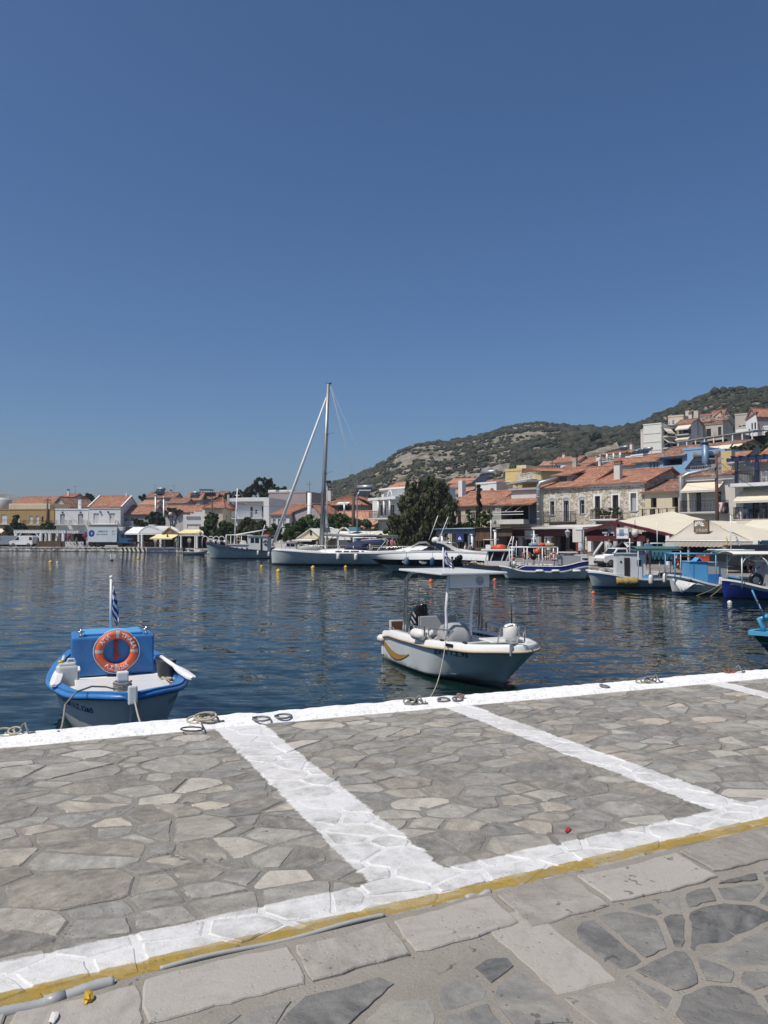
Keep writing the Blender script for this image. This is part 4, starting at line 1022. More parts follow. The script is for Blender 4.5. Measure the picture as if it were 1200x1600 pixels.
# left row of waterfront houses
f=Fac(-30,141,84,139)
t=house('ochre_building','long ochre two storey building with grey ground floor at the left end',f,hpx(f,797),11,OCHRE,'flat',0.15,rmat=PLAINW,ops=wins(f,[(2,804,11,818,'shut_white'),(23,804,31,818,'shut_white'),(46,806,51,818,'shut_white'),(56,806,61,818,'shut_white'),(65,807,68,814,'dark_brown'),(-22,804,-14,818,'shut_white'),(40,828,78,852,'shop',2.0),(-20,838,34,852,'shop',2.0)]))
u0=f.uz(-28,820)[0];u1=f.uz(33,820)[0];balcony(t,u0,u1,hpx(f,819),.9,.8);balcony(t,f.uz(39,820)[0],f.uz(82,820)[0],hpx(f,820),.8,.8)
g_=MB();g_.box(f.uz(36,830)[0],f.W-.02,-.06,-.004,0,hpx(f,821));g_.build('plinth',GREYT,t)if False else None
awning(t,f.uz(-25,830)[0],f.uz(13,830)[0],hpx(f,823),hpx(f,832),1.8,mat=CANVAS)
w_=f.uz(40,790)
p=MB();x0,x1=f.uz(14,790,3)[0],f.uz(78,790,3)[0];p.box(x0,x1,3,9,hpx(f,798),hpx(f,787,v=3));p.build('penthouse',CREAM,t)
r=MB();railing(r,(f.uz(16,790)[0],.12,hpx(f,796)),(f.W-.2,.12,hpx(f,796)),.6,.25);r.build('roof_railing',DARKM,t)
c=thing('water_tank','pale round water tank on the ochre building roof','water tank',world_of(t,(f.uz(3,790,4)[0],4.2,f.uz(3,796.5)[1]+.1)));m_=MB();m_.lathe([(1.55,0),(1.6,.1),(1.6,1.9),(1.45,2.05),(.5,2.2),(.45,2.3),(0,2.3)],n=22);m_.build('tank_shell',paint('tank_plastic',(0.46,0.46,0.45),.6,.06,.2),c)
mm=MB();mm.box(-1.4,1.4,-1.4,1.4,-.35,-.003);mm.build('stand',GALV,c)
f=Fac(17,158,84,157);t=house('tiled_house','cream house with broad terracotta hip roof behind the ochre building',f,hpx(f,788),10,CREAM,'front',f.uz(17,777,5)[1]-hpx(f,788),over=.5)
f=Fac(80,156,107,155);t=house('stone_gable_house','small rough grey gabled house with tiled roof beside the tall power pole',f,hpx(f,792),9,DULL,'side',2.0,rmat=TILE_OLD,ridge=.5)
f=Fac(92,175,112,175);t=house('tiled_house','pinkish flat house peeping over the roofs beside two chimneys',f,hpx(f,777),8,MAUVE,'front',1.0);chimney(t,1.2,2,hpx(f,775),1.4,.4);aerial(t,2.4,3,hpx(f,773))
f=Fac(86,138,137,138)
t=house('white_house','flat roofed white house with two small balconies beside the gabled one',f,hpx(f,797),10,WHITE,'flat',.28,rmat=PLAINW,ops=wins(f,[(94,803,101,818.5,'blind_grey'),(122,803,130,818.5,'blind_grey'),(93,834,104,852,'shop',1.5),(110,834,134,852,'shop',1.5)]))
balcony(t,f.uz(88,820)[0],f.uz(105,820)[0],hpx(f,820),.9,.85,kind='ornate',rmat=GREYT);balcony(t,f.uz(111,820)[0],f.uz(133,820)[0],hpx(f,820),.9,.85,kind='ornate',rmat=GREYT)
for px in(98,126):m_=MB();u,z=f.uz(px,801.5);m_.box(u-.1,u+.1,-.25,-.01,z,z+.25);m_.build('wall_lamp',DARKM,t)
chimney(t,f.uz(116,790)[0],2.5,hpx(f,793),1.6,.45)
f=Fac(138.5,137,188,137)
t=house('white_house','white gabled house with tiled roof and pink shaded right gable wall',f,hpx(f,793),11,WHITE,'front',f.uz(160,775.5,5.5)[1]-hpx(f,793),over=.12,ops=wins(f,[(146,802,155,818.5,'blind_white'),(171,802,180,818.5,'blind_white'),(140,836,186,852,'shop',1.5)]))
balcony(t,f.uz(139,820)[0],f.uz(184,820)[0],hpx(f,819.5),1.0,.75,kind='pipe',rmat=PLAINW)
for px in(157,169):m_=MB();u,z=f.uz(px,801);m_.box(u-.1,u+.1,-.25,-.01,z,z+.25);m_.build('wall_lamp',DARKM,t)
for x in(-.14,f.W+.14):k=MB();k.bar((x,-.15,hpx(f,793)+.12),(x,5.5,f.uz(160,775.5,5.5)[1]+.14),.24,.10);k.build('verge',PLAINW,t)
pass;chimney(t,f.W-.8,5.5,f.uz(160,776,5.5)[1],.7,.3,WHITE,False)
f=Fac(190,139,236,139)
t=house('tiled_house','low grey house with terracotta roof and three white framed windows',f,hpx(f,803),9,GREYR,'front',f.uz(205,789.5,4.5)[1]-hpx(f,803),over=.3,ops=wins(f,[(193,808,199,816,'dark_white'),(203,808,209.5,816,'dark_white'),(192,834,234,852,'shop',1.5)]))
balcony(t,f.uz(188,820)[0],f.uz(212,820)[0],hpx(f,822),1.0,.8,kind='pipe',rmat=PLAINW)
for px,yt in((243,775),(256,779)):
 p=at(px,800,133);o=thing('flue_pipe','grey flue pipe above the dark cafe tree, '+('the taller left one' if px<250 else 'the shorter right one'),'flue',(p.x,p.y,4.5));m_=MB();h=zat(yt,133)-4.5
 m_.tube([(0,0,-3.8),(0,0,h)],.17,10);m_.build('pipe',GALV,o);m_=MB();m_.lathe([(.27,h+.12),(.2,h+.3),(0,h+.36)],n=10);m_.bar((.12,0,h),(.12,0,h+.15),.03);m_.bar((-.12,0,h),(-.12,0,h+.15),.03);m_.build('cowl',GALV,o)
for(pl,pr,d,ye,yr,lab,wm,rm)in[(229,253,190,777,769,'beige upper house under a shallow red roof, leftmost of the far row',DULL,TILE_OLD),(253,272,188,777,770,'dull pink house with terracotta roof in the middle of the far row',MAUVE,TILE_OLD),(262,290,178,786,779,'grey house with red roof standing in front of the far row',GREYR,TILE_OLD),(288,312,186,781,771,'brown shaded house with a solar heater at the right of the far row',DULL,TILE),(218,240,165,788,782,'pale low house with faded roof behind the grey tiled house',OFFW,TILE_PALE),(308,336,190,779,770,'grey house with small pergola on the skyline left of the cream house',GREYR,TILE_OLD),(340,352,200,775,768,'tiny far house with pointed roof on the skyline',DULL,TILE_OLD),(252,312,150,800,790,'long low house with a wide red roof in front of the far row',OFFW,TILE)]:
 f=Fac(pl,d,pr,d,1.0);H=hpx(f,ye);n=max(1,int((pr-pl)/10));ops=[]
 for k in range(n):q=pl+(k+.5)*(pr-pl)/n;ops.append((q-1.8,ye+2,q+1.8,ye+7,'dark_white'))
 t=house('tiled_house',lab,f,H,8,wm,'front',max(.8,f.uz(pl,yr,4)[1]-H),ops=wins(f,ops),rmat=rm,fine=False)
 if 'solar' in lab:solar_heater(t,2,2,H+.6,1.0)
 if 'leftmost' in lab:solar_heater(t,2.6,2,H+.8,1.1);aerial(t,1,3,H+1.2)
 if 'middle' in lab:aerial(t,2,3,H+1.0);chimney(t,1,4,H+1,.8,.4,DULL)
 if 'pergola' in lab:
  m_=MB()
  for x in(.5,3.0):m_.bar((x,1,H),(x,1,H+2.2),.1);m_.bar((x,3.4,H),(x,3.4,H+2.2),.1)
  m_.box(.2,3.4,.7,3.7,H+2.2,H+2.35);m_.build('pergola',DARKM,t)
f=Fac(286,127,320,127)
t=house('white_house','white building with stepped ornamental lattice parapet behind the yellow awnings',f,hpx(f,805),8,WHITE,None,0,ops=wins(f,[(292,819,314,825.5,'blind_white'),(290,836,318,850,'shop',1.5)]))
m_=MB();H=hpx(f,805)
for a,b,y in((286,291,804),(297,299,802),(303,305,799),(316,320,797)):m_.box(f.uz(a,y)[0],f.uz(b,y)[0],.01,.3,H+.003,hpx(f,y))
for k,(a,b,y)in enumerate(((291,297,804.6),(299,303,802.5),(305,316,800))):m_.box(f.uz(a,y)[0],f.uz(b,y)[0],.02,.22,H+.003,hpx(f,y))
m_.build('parapet',PLAINW,t)
m_=MB()
for k in range(6):
 uc,zc=f.uz(293+k*3.7,808.8);m_.tube([(uc+.19*cos(q*pi/5),-.03,zc+.26*sin(q*pi/5))for q in range(10)],.045,5,closed=True);m_.bar((uc-.12,-.03,zc-.2),(uc+.14,-.03,zc+.2),.05)
m_.build('lattice',GREYT,t)
f=Fac(320,121,348,121)
t=house('cream_house','cream house with hipped terracotta roof and dark power pole in front',f,hpx(f,793),12.5,CREAM,'hip',f.uz(334,777.5,6.2)[1]-hpx(f,793),over=.35,ops=wins(f,[(326,800,330,808,'shut_brown')]))
for(px,yy)in((354,811),(365,812)):
 m_=MB();yv=(px-348)/28*12.5;z=hpx(f,814);m_.box(f.W-.02,f.W+.03,yv-.5,yv+.5,z,z+1.0);w_=m_.build('window',PLAINW,t);m_=MB();m_.box(f.W+.031,f.W+.04,yv-.42,yv+.42,z+.06,z+.94);m_.build('pane',GLASS,w_)
chimney(t,2.4,6.2,f.uz(334,777.5,6.2)[1],.5,.35,DULL,False)
f=Fac(368,117,416,116)
t=house('modern_house','flat roofed white modern house with long pipe railed balcony',f,hpx(f,785),9,WHITE,'flat',.7,rmat=WHITE,ops=wins(f,[(391,792,395,808.5,'door_brown'),(398,796,402,803,'dark_white'),(409,791,413,808.5,'door_brown')]))
balcony(t,f.uz(368,810)[0],f.uz(415,810)[0],hpx(f,810),1.5,.95,kind='pipe',rmat=PLAINW,mat=WHITE);m_=MB();m_.box(-.5,f.W+.3,-1.2,-.07,hpx(f,784),hpx(f,779));m_.build('canopy',WHITE,t)
m_=MB();m_.box(f.W+.03,f.W+.9,-1.3,1.0,-1,hpx(f,779));m_.build('pier',WHITE,t)
f=Fac(420,128,478,126);t=house('modern_house','blank mauve grey upper storey with roof boxes behind the sloping tiled roof',f,hpx(f,771),10,MAUVE,'flat',.25)
for px,w in((421,1.4),(438,1.8),(450,1.2)):m_=MB();u,z=f.uz(px,770.5,1);m_.box(u,u+w,.5,1.6,z,z+.5);m_.build('roof_box',PLAINW,t)
f=Fac(424,111,452,110.3);t=house('white_house','low white house front with three shuttered windows beneath a long red roof',f,hpx(f,804),17,WHITE,'front',f.uz(440,789,8)[1]-hpx(f,804),over=.25,ops=wins(f,[(426,811,431,823,'blind_grey'),(434,811,439,823,'blind_grey'),(442,811,447,823,'blind_grey')]),wall_name='wall')
f=Fac(452.5,112,500,108);t=house('tiled_house','mauve grey side wall under a shallow terracotta gable next to the white pole',f,hpx(f,802),9,MAUVE,'side',f.uz(490,788)[1]-hpx(f,802),over=.25,ridge=.8)
p=at(483.5,808,106);o=thing('white_pole','thick white pole standing in front of the mauve gable','pole',(p.x,p.y,FZ));m_=MB();m_.tube([(0,0,0),(0,0,zat(770,106)-FZ)],.28,12);m_.build('shaft',PLAINW,o);m_=MB();h=zat(770,106)-FZ;m_.bar((0,0,h),(0,0,h+1.6),.05);m_.bar((-.5,0,h+1.2),(.4,0,h+1.2),.04);m_.build('aerial',DARKM,o)
f=Fac(500,112,562,110);t=house('tiled_house','grey house with broad tiled roof and shaded balcony under a pale awning',f,hpx(f,789),13,GREYR,'hip',f.uz(520,772,6)[1]-hpx(f,789),over=.4,ops=wins(f,[(528,790,546,801,'shop',1.5),(508,792,514,800,'dark_white')]))
awning(t,f.uz(529,788)[0],f.uz(547,788)[0],hpx(f,785),hpx(f,788),1.0,mat=CANVASW);balcony(t,f.uz(526,801)[0],f.uz(549,801)[0],hpx(f,802),1.0,.9,mat=GREYR);chimney(t,f.uz(515,780,2)[0],2,hpx(f,785),1.8,.55,OFFW,False)
solar_heater(t,f.uz(563,775,2)[0],3,f.uz(563,777,2)[1],1.2)
f=Fac(510,101,580,98);t=house('tiled_house','low building with a long plain terracotta roof behind the clipped trees',f,hpx(f,826),8,OFFW,'front',f.uz(540,800,4)[1]-hpx(f,826),over=.4,rmat=TILE_PALE)
m_=MB();u,z=f.uz(538,816,1.0);m_.tube([(u,1.0,z-.3),(u,1.0,z+2.6)],.14,8);m_.build('flue',GALV,t)
f=Fac(560,118,598,114);t=house('tiled_house','white house with sharp terracotta gable roof left of the stepped white house',f,hpx(f,797),9,OFFW,'front',f.uz(580,782,4.5)[1]-hpx(f,797),over=.3,ops=wins(f,[(567,801,573,809,'blind_white')]))
chimney(t,1.2,4.5,f.uz(578,786,4.5)[1],1.4,.4);aerial(t,5,4,f.uz(580,782,4.5)[1])
f=Fac(582,100,632,94);H=hpx(f,783)
t=house('white_house','stepped white house with columned terrace and ornate balcony by the big tree',f,H,9,WHITE,None,0,ops=wins(f,[(585,810,589,824,'glass_white'),(593,788,603,806,'dark_white'),(608,788,616,806,'dark_white')]))
balcony(t,f.uz(590,808)[0],f.uz(628,808)[0],hpx(f,811),1.4,.95,kind='ornate',rmat=BROWN,mat=WHITE)
m_=MB();z=hpx(f,783.5);m_.box(f.uz(590,783)[0],f.W+.2,-1.5,3,z+.01,z+.32);m_.build('cornice',PLAINW,t)
m_=MB();m_.box(f.uz(598,770,2)[0],f.W,2.2,8,H,f.uz(600,766,2)[1]);m_.build('penthouse',WHITE,t);m_=MB();m_.box(f.uz(596,770,2)[0],f.W+.2,1.6,8.2,f.uz(600,765.8,2)[1],f.uz(600,763.5,2)[1]);m_.build('penthouse_roof',PLAINW,t)
m_=MB()
for px in(591,600,609):u,z=f.uz(px,800,-1.3);m_.tube([(u,-1.3,hpx(f,811)),(u,-1.3,hpx(f,783))],.13,10)
m_.build('column',PLAINW,t);m_=MB();u0,z0=f.uz(607,779);m_.tube([(u0+.55*cos(k*pi/8),.2,H+.3+.9*sin(k*pi/8))for k in range(9)],.07,6);m_.tube([(u0-.55,.2,H+.3),(u0+.55,.2,H+.3)],.05,6);m_.build('bell_arch',PLAINW,t)
for(pl,dl,pr,dr,yb,ye,yr,lab,wm,rk,rm)in[(596,135,622,132,775,767,757,'white house with a long slanting pale roof at the foot of the hill',WHITE,'front',TILE_PALE),(620,130,642,128,775,763,756,'white house with red roof just above the big tree',WHITE,'front',TILE),(690,128,716,124,775,764,756,'small grey house with bright tiled roof right of the big tree',GREYR,'front',TILE),(694,116,722,113,790,772,765,'low white house with tiled roof beside the white chimney stack',WHITE,'front',TILE_PALE),(706,106,738,103,800,782,771,'pale house with slanting mauve roof below the white chimney',OFFW,'front',TILE_OLD),(700,142,740,140,765,755,749,'row house with faded roof at the foot of the hill',MAUVE,'front',TILE_PALE),(735,136,790,133,770,757,752,'long low house with tiled roof behind the solar panel',OFFW,'front',TILE),(772,128,800,125,775,763,757,'ochre shaded house left of the tall yellow building',YELLOW,'front',TILE_OLD)]:
 f=Fac(pl,dl,pr,dr,zat(yb,(dl+dr)/2)-1);H=hpx(f,ye);n=max(1,int((pr-pl)/12));ops=[]
 for k in range(n):q=pl+(k+.5)*(pr-pl)/n;ops.append((q-2,ye+1.5,q+2,min(yb-.5,ye+7),'dark_white'))
 t=house('tiled_house',lab,f,H,8,wm,rk,max(.6,f.uz(pl,yr,4)[1]-H),ops=wins(f,ops),rmat=rm,base=-4)
 if 'slanting mauve' in lab:chimney(t,f.uz(722,770,2)[0],2,f.uz(722,770,2)[1],f.uz(722,751,2)[1]-f.uz(722,770,2)[1],.75,WHITE,False)
f=Fac(744,112,776,109,zat(790,110));H=hpx(f,757)
t=house('white_house','plain white cubic house with a big tilted solar panel on its flat roof',f,H,8,WHITE,'flat',.25,ops=wins(f,[(750,763,754,769,'dark_white'),(766,763,771,772,'dark_white')]),base=-5)
solar_heater(t,f.uz(754,753,2)[0],2.2,H+.2,1.35)
for px,py in((714,760),(733,762)):pass
f=Fac(790,112,816,110,zat(790,111));H=hpx(f,737)
t=house('yellow_building','tall peeling yellow building with roof terrace above the tiled roofs',f,H,9,YELLOW,'flat',.35,ops=wins(f,[(805.5,756.5,809,761,'dark_white')]),base=-6)
m_=MB();u0,u1=f.uz(807,735,2)[0],f.uz(822,735,2)[0];m_.box(u0,u1,2,6,H+.01,f.uz(812,727,2)[1]);m_.build('penthouse',CREAM,t)
f=Fac(816.5,110,846,104,zat(790,108));H=hpx(f,741)
t=house('yellow_building','yellow gabled wing with small balcony joined to the tall peeling building',f,H,8,YELLOW,'side',f.uz(834,731)[1]-H,over=.3,ops=wins(f,[(822,743.5,824.5,748,'dark_white'),(827,743,830,748.5,'dark_white')]),base=-6)
balcony(t,f.uz(818,750)[0],f.uz(840,750)[0],hpx(f,751),1.0,.8,kind='pipe',rmat=PLAINW,mat=WHITE);m_=MB();m_.box(.2,f.W+.8,-2.5,-.01,hpx(f,758),hpx(f,755.5));m_.build('canopy',GREYT,t)
# right row along the harbour front
f=Fac(702,88.5,769,84.4);H=hpx(f,790)
t=house('beige_house','low beige two storey house with broad terracotta roof behind the cypress',f,H,9,BEIGE,'front',f.uz(735,770,4.5)[1]-H,over=.35,ops=wins(f,[(704.5,799,710,813,'shut_brown'),(715,799,720.5,818,'door_brown'),(734.5,800,742,816,'glass_white'),(706,833,735,868,'shop',1.5),(740,833,766,868,'shop',1.5)]))
m_=MB();m_.bar((.06,-.06,0),(.06,-.06,H),.14);m_.build('corner_trim',PLAINW,t)
balcony(t,f.uz(709,818)[0],f.uz(745,818)[0],hpx(f,818),.8,.9)
f=Fac(769,84.4,843,80.2);H=hpx(f,790);zf=hpx(f,822)
t=house('grey_house','grey house with deep shaded balcony, folding awning arms and tiled lean roof',f,H,9,GREYR,'flat',.2,ops=wins(f,[(783,790,826,813,'shop',2.2),(772,834,838,868,'shop',2.5)]))
m_=MB();a,b=f.uz(783,787)[0],f.uz(843,787)[0];z1=hpx(f,780);tiled_plane(m_,(a,-1.5,hpx(f,789)-.1),(b,-1.5,hpx(f,789)-.1),(b,1.2,z1),(a,1.2,z1));m_.build('roof',TILE,t)
m_=MB();tiled_plane(m_,(-.2,-.3,H+.25),(a+.2,-.3,H+.25),(a+.2,5,f.uz(770,770,5)[1]),(-.2,5,f.uz(770,770,5)[1]));m_.build('roof',TILE_OLD,t)
m_=MB();u0,u1=f.uz(799,775,1.3)[0],f.uz(842,775,1.3)[0];m_.box(u0,u1,1.3,7,H,f.uz(820,766,1.3)[1]);m_.build('penthouse',OFFW,t);m_=MB();m_.box(u0-.2,u1+.1,1.0,7.2,f.uz(820,765.7,1.3)[1],f.uz(820,762.5,1.3)[1]);m_.build('penthouse_roof',GREYT,t)
m_=MB();a,b=f.uz(781,813)[0],f.uz(828,813)[0];m_.box(a,b,-1.2,-.01,hpx(f,819.5),hpx(f,812.5));m_.build('balcony',OFFW,t)
m_=MB()
for px in(785,800,815):u=f.uz(px,800)[0];m_.bar((u,-1.25,hpx(f,800)),(u+.5,-.1,hpx(f,789)),.07)
for y in(791,801,805):m_.bar((a,-1.22,hpx(f,y)),(b,-1.22,hpx(f,y)),.06)
m_.build('awning_frame',PLAINW,t)
m_=MB()
for k in range(16):z=lerp(hpx(f,819),hpx(f,788),k/16);m_.box(f.uz(828,800)[0],f.uz(840,800)[0],-.09,-.01,z,z+.13)
m_.build('louvred_panel',paint('slate_louvres',(0.06,0.075,0.10),.5,.15,.1),t)
m_=MB();u,z=f.uz(841.5,800,-.5);zt=f.uz(841.5,760,-.5)[1];m_.tube([(u,-.5,hpx(f,826)),(u,-.5,zt),(u+.25,-.6,zt+.3),(u+1.6,1.6,zt+1.0)],.22,12)
for k in range(6):z=lerp(hpx(f,824),zt,k/5.5);m_.lathe([(.25,z),(.25,z+.08)],(u,-.5,0),12)
m_.build('flue_duct',GALV,t)
# the twin stone house
f=Fac(846,80,918.5,76.2);HA=hpx(f,761.5)
def stone_surround(t,o):
 x0,z0,x1,z1=o[:4];m=MB();w=.16
 m.box(x0-w,x0-.003,-.045,.02,z0,z1+.05);m.box(x1+.003,x1+w,-.045,.02,z0,z1+.05)
 n=8;cx,hw=(x0+x1)/2,(x1-x0)/2+w
 rows=[[(cx+hw*sin((k/n-.5)*1.9)/sin(.95),y,z1+dz+.26*(cos((k/n-.5)*1.9)-cos(.95))/(1-cos(.95)))for k in range(n+1)]for y,dz in((-.05,.05),(-.05,.30))]
 m.sheet(rows,.05);m.build('window_surround',OFFW,t)
 m=MB();m.box(x0+.003,x1-.003,-.012,-.004,z1-.02,z1+.24);m.build('lintel',GREYT,t)
opsA=wins(f,[(860,783,866.5,805,'glass_grey'),(881,782,889,815,'door_grey'),(906,781,913.5,803,'glass_grey'),(852,834,914,869,'shop',3.0)])
t=house('stone_house','rubble stone house with left ornate iron balcony and large red roof with dormer',f,HA,11,STONE,'front',f.uz(915,735.5,5.5)[1]-HA+.25,over=.35,recess=.28,ops=opsA,emat=OFFW)
for o in opsA[:3]:stone_surround(t,o)
balcony(t,f.uz(858,815)[0],f.uz(900,815)[0],hpx(f,815.5,858),1.1,1.0,kind='ornate',mat=paint('dark_slab',(.10,.09,.08),.9,.2,.3));m_=MB()
m_.bar((.08,-.08,0),(.08,-.08,HA),.16);m_.build('corner_trim',PLAINW,t)
m_=MB();u0,u1=f.uz(866,752,1.4)[0],f.uz(893,752,1.4)[0];zz=HA+.5;m_.box(u0,u1,1.3,3.6,HA+.2,zz+.75);d_=m_.build('dormer',GREYR,t);m_=MB();m_.box(u0+.8,u1-.5,1.27,1.297,zz+.1,zz+.6);m_.build('pane',GLASS,d_)
m_=MB();tiled_plane(m_,(u0-.2,.95,zz+.72),(u1+.2,.95,zz+.72),(u1+.2,3.9,zz+1.35),(u0-.2,3.9,zz+1.35));m_.build('dormer_roof',TILE,t)
f=Fac(918.7,76.15,1008,72.0);HB=hpx(f,756.5)
opsB=wins(f,[(930,775,938,812,'door_brown'),(957.5,773.5,966.5,812,'door_brown'),(985.5,770.5,994.5,798.5,'blind_grey'),(926,834,1004,869,'shop',3.0)])
t=house('stone_house','rubble stone house with flower pots on a white balcony and stubby white chimney',f,HB,11,STONE,'front',f.uz(1005,737,5.5)[1]-HB+.2,over=.35,recess=.28,ops=opsB,emat=OFFW)
for o in opsB[:3]:
 m_=MB();x0,z0,x1,z1=o[:4];m_.box(x0-.17,x0-.003,-.05,.02,z0,z1+.14);m_.box(x1+.003,x1+.17,-.05,.02,z0,z1+.14);m_.box(x0-.003,x1+.003,-.05,.02,z1+.003,z1+.14);m_.build('window_surround',PLAINW,t)
balcony(t,f.uz(930.5,812)[0],f.uz(973,812)[0],hpx(f,812),1.1,.95,mat=WHITE,kind='bars');
m_=MB()
for k in range(34):u=lerp(0,f.W,(k+.5)/34);m_.box(u-.06,u+.06,-.22,-.005,HB-.34,HB-.225)
m_.build('dentil',PLAINW,t)
for px,py in((933,761),(993,756.5)):
 u,z=f.uz(px,py);m_=MB();m_.box(u-.45,u+.45,-.06,-.003,z-.25,z+.3);v_=m_.build('attic_vent',OFFW,t);m_=MB();m_.tube([(u-.28,-.065,z-.05),(u,-.065,z+.1),(u+.28,-.065,z-.05)],.09,6);m_.build('grille',DARKM,v_)
chimney(t,f.uz(966,735,1.6)[0],1.6,f.uz(966,741,1.6)[1],1.0,.62,OFFW)
bal=world_of(t,(0,0,0))
for k,(px,py,r_)in enumerate([(934,805,.42),(941,807,.3),(947,808,.22),(957,805,.36),(964,804,.42),(951,808,.2)]):
 u,z=f.uz(px,py,-.85);o=thing('potted_plant',['bushy brown plant at the left end of the white stone house balcony','green plant in a small pot second on the white balcony','small terracotta pot in the middle of the white balcony','dark trailing plant right of centre on the white balcony','large dark plant at the right end of the white balcony','tiny pot between the balcony plants'][k],'potted plant',world_of(t,(u,-.85,hpx(f,812)+.02)),0,'plants on the white balcony')
 m_=MB();m_.lathe([(.10,0),(.15,.28),(.16,.3),(.13,.3),(0,.28)],n=10);m_.build('pot',paint('terracotta_pot',(.30,.12,.07),.8,.1),o)
 leaf_cloud('foliage',o,[(0,0,.3+r_,r_*1.2,r_,r_)],260,.075,[MAT_TAMARISK,MAT_FICUS,MAT_VINE][k%3],200+k,sub=10,subr=.45)
# beige house
f=Fac(1008.3,71.95,1067.5,69.2);H=hpx(f,768)
t=house('beige_house','beige plastered house with two tall recessed doorways and post balustrade',f,H,9,CREAM,'front',1.2,over=.35,rmat=TILE_OLD,recess=.5,ops=wins(f,[(1017,778,1026,812,'door_brown'),(1050.5,777,1060,812,'door_brown'),(1012,834,1064,870,'shop',2.0)]))
m_=MB();z=hpx(f,812.5,1010);m_.box(.05,f.W-.05,-1.3,-.01,z-.2,z);b_=m_.build('balcony',BEIGE,t);m_=MB()
for k in range(5):u=lerp(.25,f.W-.25,k/4);m_.box(u-.13,u+.13,-1.28,-1.02,z+.003,z+1.0)
m_.box(.05,f.W-.05,-1.32,-.98,z+1.003,z+1.1);m_.build('balustrade_post',CREAM,b_);m_=MB()
for k in range(4):a,b=lerp(.25,f.W-.25,k/4)+.15,lerp(.25,f.W-.25,(k+1)/4)-.15;railing(m_,(a,-1.15,z),(b,-1.15,z),.95,.16,ornate=True)
m_.build('railing',DARKM,b_)
# white house with awning
f=Fac(1067.8,69.15,1151.5,65.75);H=hpx(f,746)
t=house('white_house','white house with cream awning over a railed balcony and roof terrace',f,H,9,OFFW,'flat',.1,ops=wins(f,[(1087,769,1096,800,'door_grey'),(1098,769,1106,800,'blind_white'),(1122,768,1127,783,'dark_brown'),(1074,834,1148,872,'shop',2.0)]))
m_=MB();tiled_plane(m_,(-.3,-.5,H+.02),(f.W+.2,-.5,H+.02),(f.W+.2,.45,H+.42),(-.3,.45,H+.42));m_.build('roof',TILE_OLD,t);m_=MB();m_.box(-.2,f.W+.1,-.3,-.01,H-.38,H-.05);m_.build('eave',PLAINW,t)
awning(t,f.uz(1075,755,0)[0],f.uz(1132,755,0)[0],hpx(f,754,1071),hpx(f,767,1075,-1.4),1.5,mat=CANVAS)
balcony(t,f.uz(1072,800)[0],f.uz(1139,800)[0],hpx(f,801,1072),1.2,1.0,kind='ornate',rmat=DARKM,mat=OFFW)
m_=MB();z=H+.45;m_.box(1.0,f.W-1.2,2.8,8,z,f.uz(1130,726,2.8)[1]);m_.build('penthouse',OFFW,t);m_=MB();zz=f.uz(1130,726,2.8)[1];tiled_plane(m_,(.6,1.9,zz),(f.W-.6,1.9,zz),(f.W-.6,5.5,zz+1.35),(.6,5.5,zz+1.35));m_.build('roof',TILE,t)
m_=MB();railing(m_,(.5,.6,H+.3),(f.W-.5,.6,H+.3),.7,.2);m_.build('roof_railing',GREYT,t)
m_=MB();u=.12;m_.tube([(u,-.55,-.2),(u,-.55,hpx(f,746,1069)),(u+.5,-.2,hpx(f,741,1069)),(u+4.3,2.6,hpx(f,722,1100))],.2,12);m_.build('flue_duct',GALV,t)
m_=MB();u,z=f.uz(1102,716,2.0);m_.tube([(u,2,z-2.2),(u,2,f.uz(1102,692,2)[1])],.3,12);m_.lathe([(.42,f.uz(1102,692,2)[1]),(.42,f.uz(1102,690.5,2)[1])],(u,2,0),12);m_.build('flue_duct',paint('blue_grey_metal',(.16,.24,.34),.45,.1,.1,metal=.3),t)
solar_heater(t,f.uz(1093,724,1.5)[0],2.0,f.uz(1093,735,1.5)[1],1.15)
m_=MB();u,z=f.uz(1137,720,1.6);m_.box(u-.45,u+.45,1.3,2.1,z-1.2,f.uz(1137,705,1.6)[1]);m_.build('chimney',YELLOW,t)
m_=MB();u,z=f.uz(1145,722,.8);m_.lathe([(0,0),(.25,.03),(.46,.12),(.48,.14)],(u,.8,z),14,Matrix.Rotation(radians(65),4,'X'));m_.bar((u,.85,z-1.0),(u,.85,z),.05);m_.build('satellite_dish',PLAINW,t)
for k,(px,lab,colr)in enumerate([(1126,'pale pink laundry hanging over the balcony rail of the white house',(.55,.40,.42)),(1133,'dark laundry hanging beside the pink cloth on the white house balcony',(.07,.05,.06))]):
 u,z=f.uz(px,785,-1.18);m_=MB();m_.sheet([[(u-.28+i*.14,-1.22-.03*(i%2),z)for i in range(5)],[(u-.28+i*.14,-1.25-.04*((i+1)%2),z-.95)for i in range(5)]],.012,True)
 o=m_.build('hanging_laundry',paint('cloth_'+('pink' if k==0 else 'dark'),colr,.9,.1));o.matrix_world=Matrix.Translation(f.A)@Matrix.Rotation(f.ang,4,'Z');tag(o,lab,'laundry')
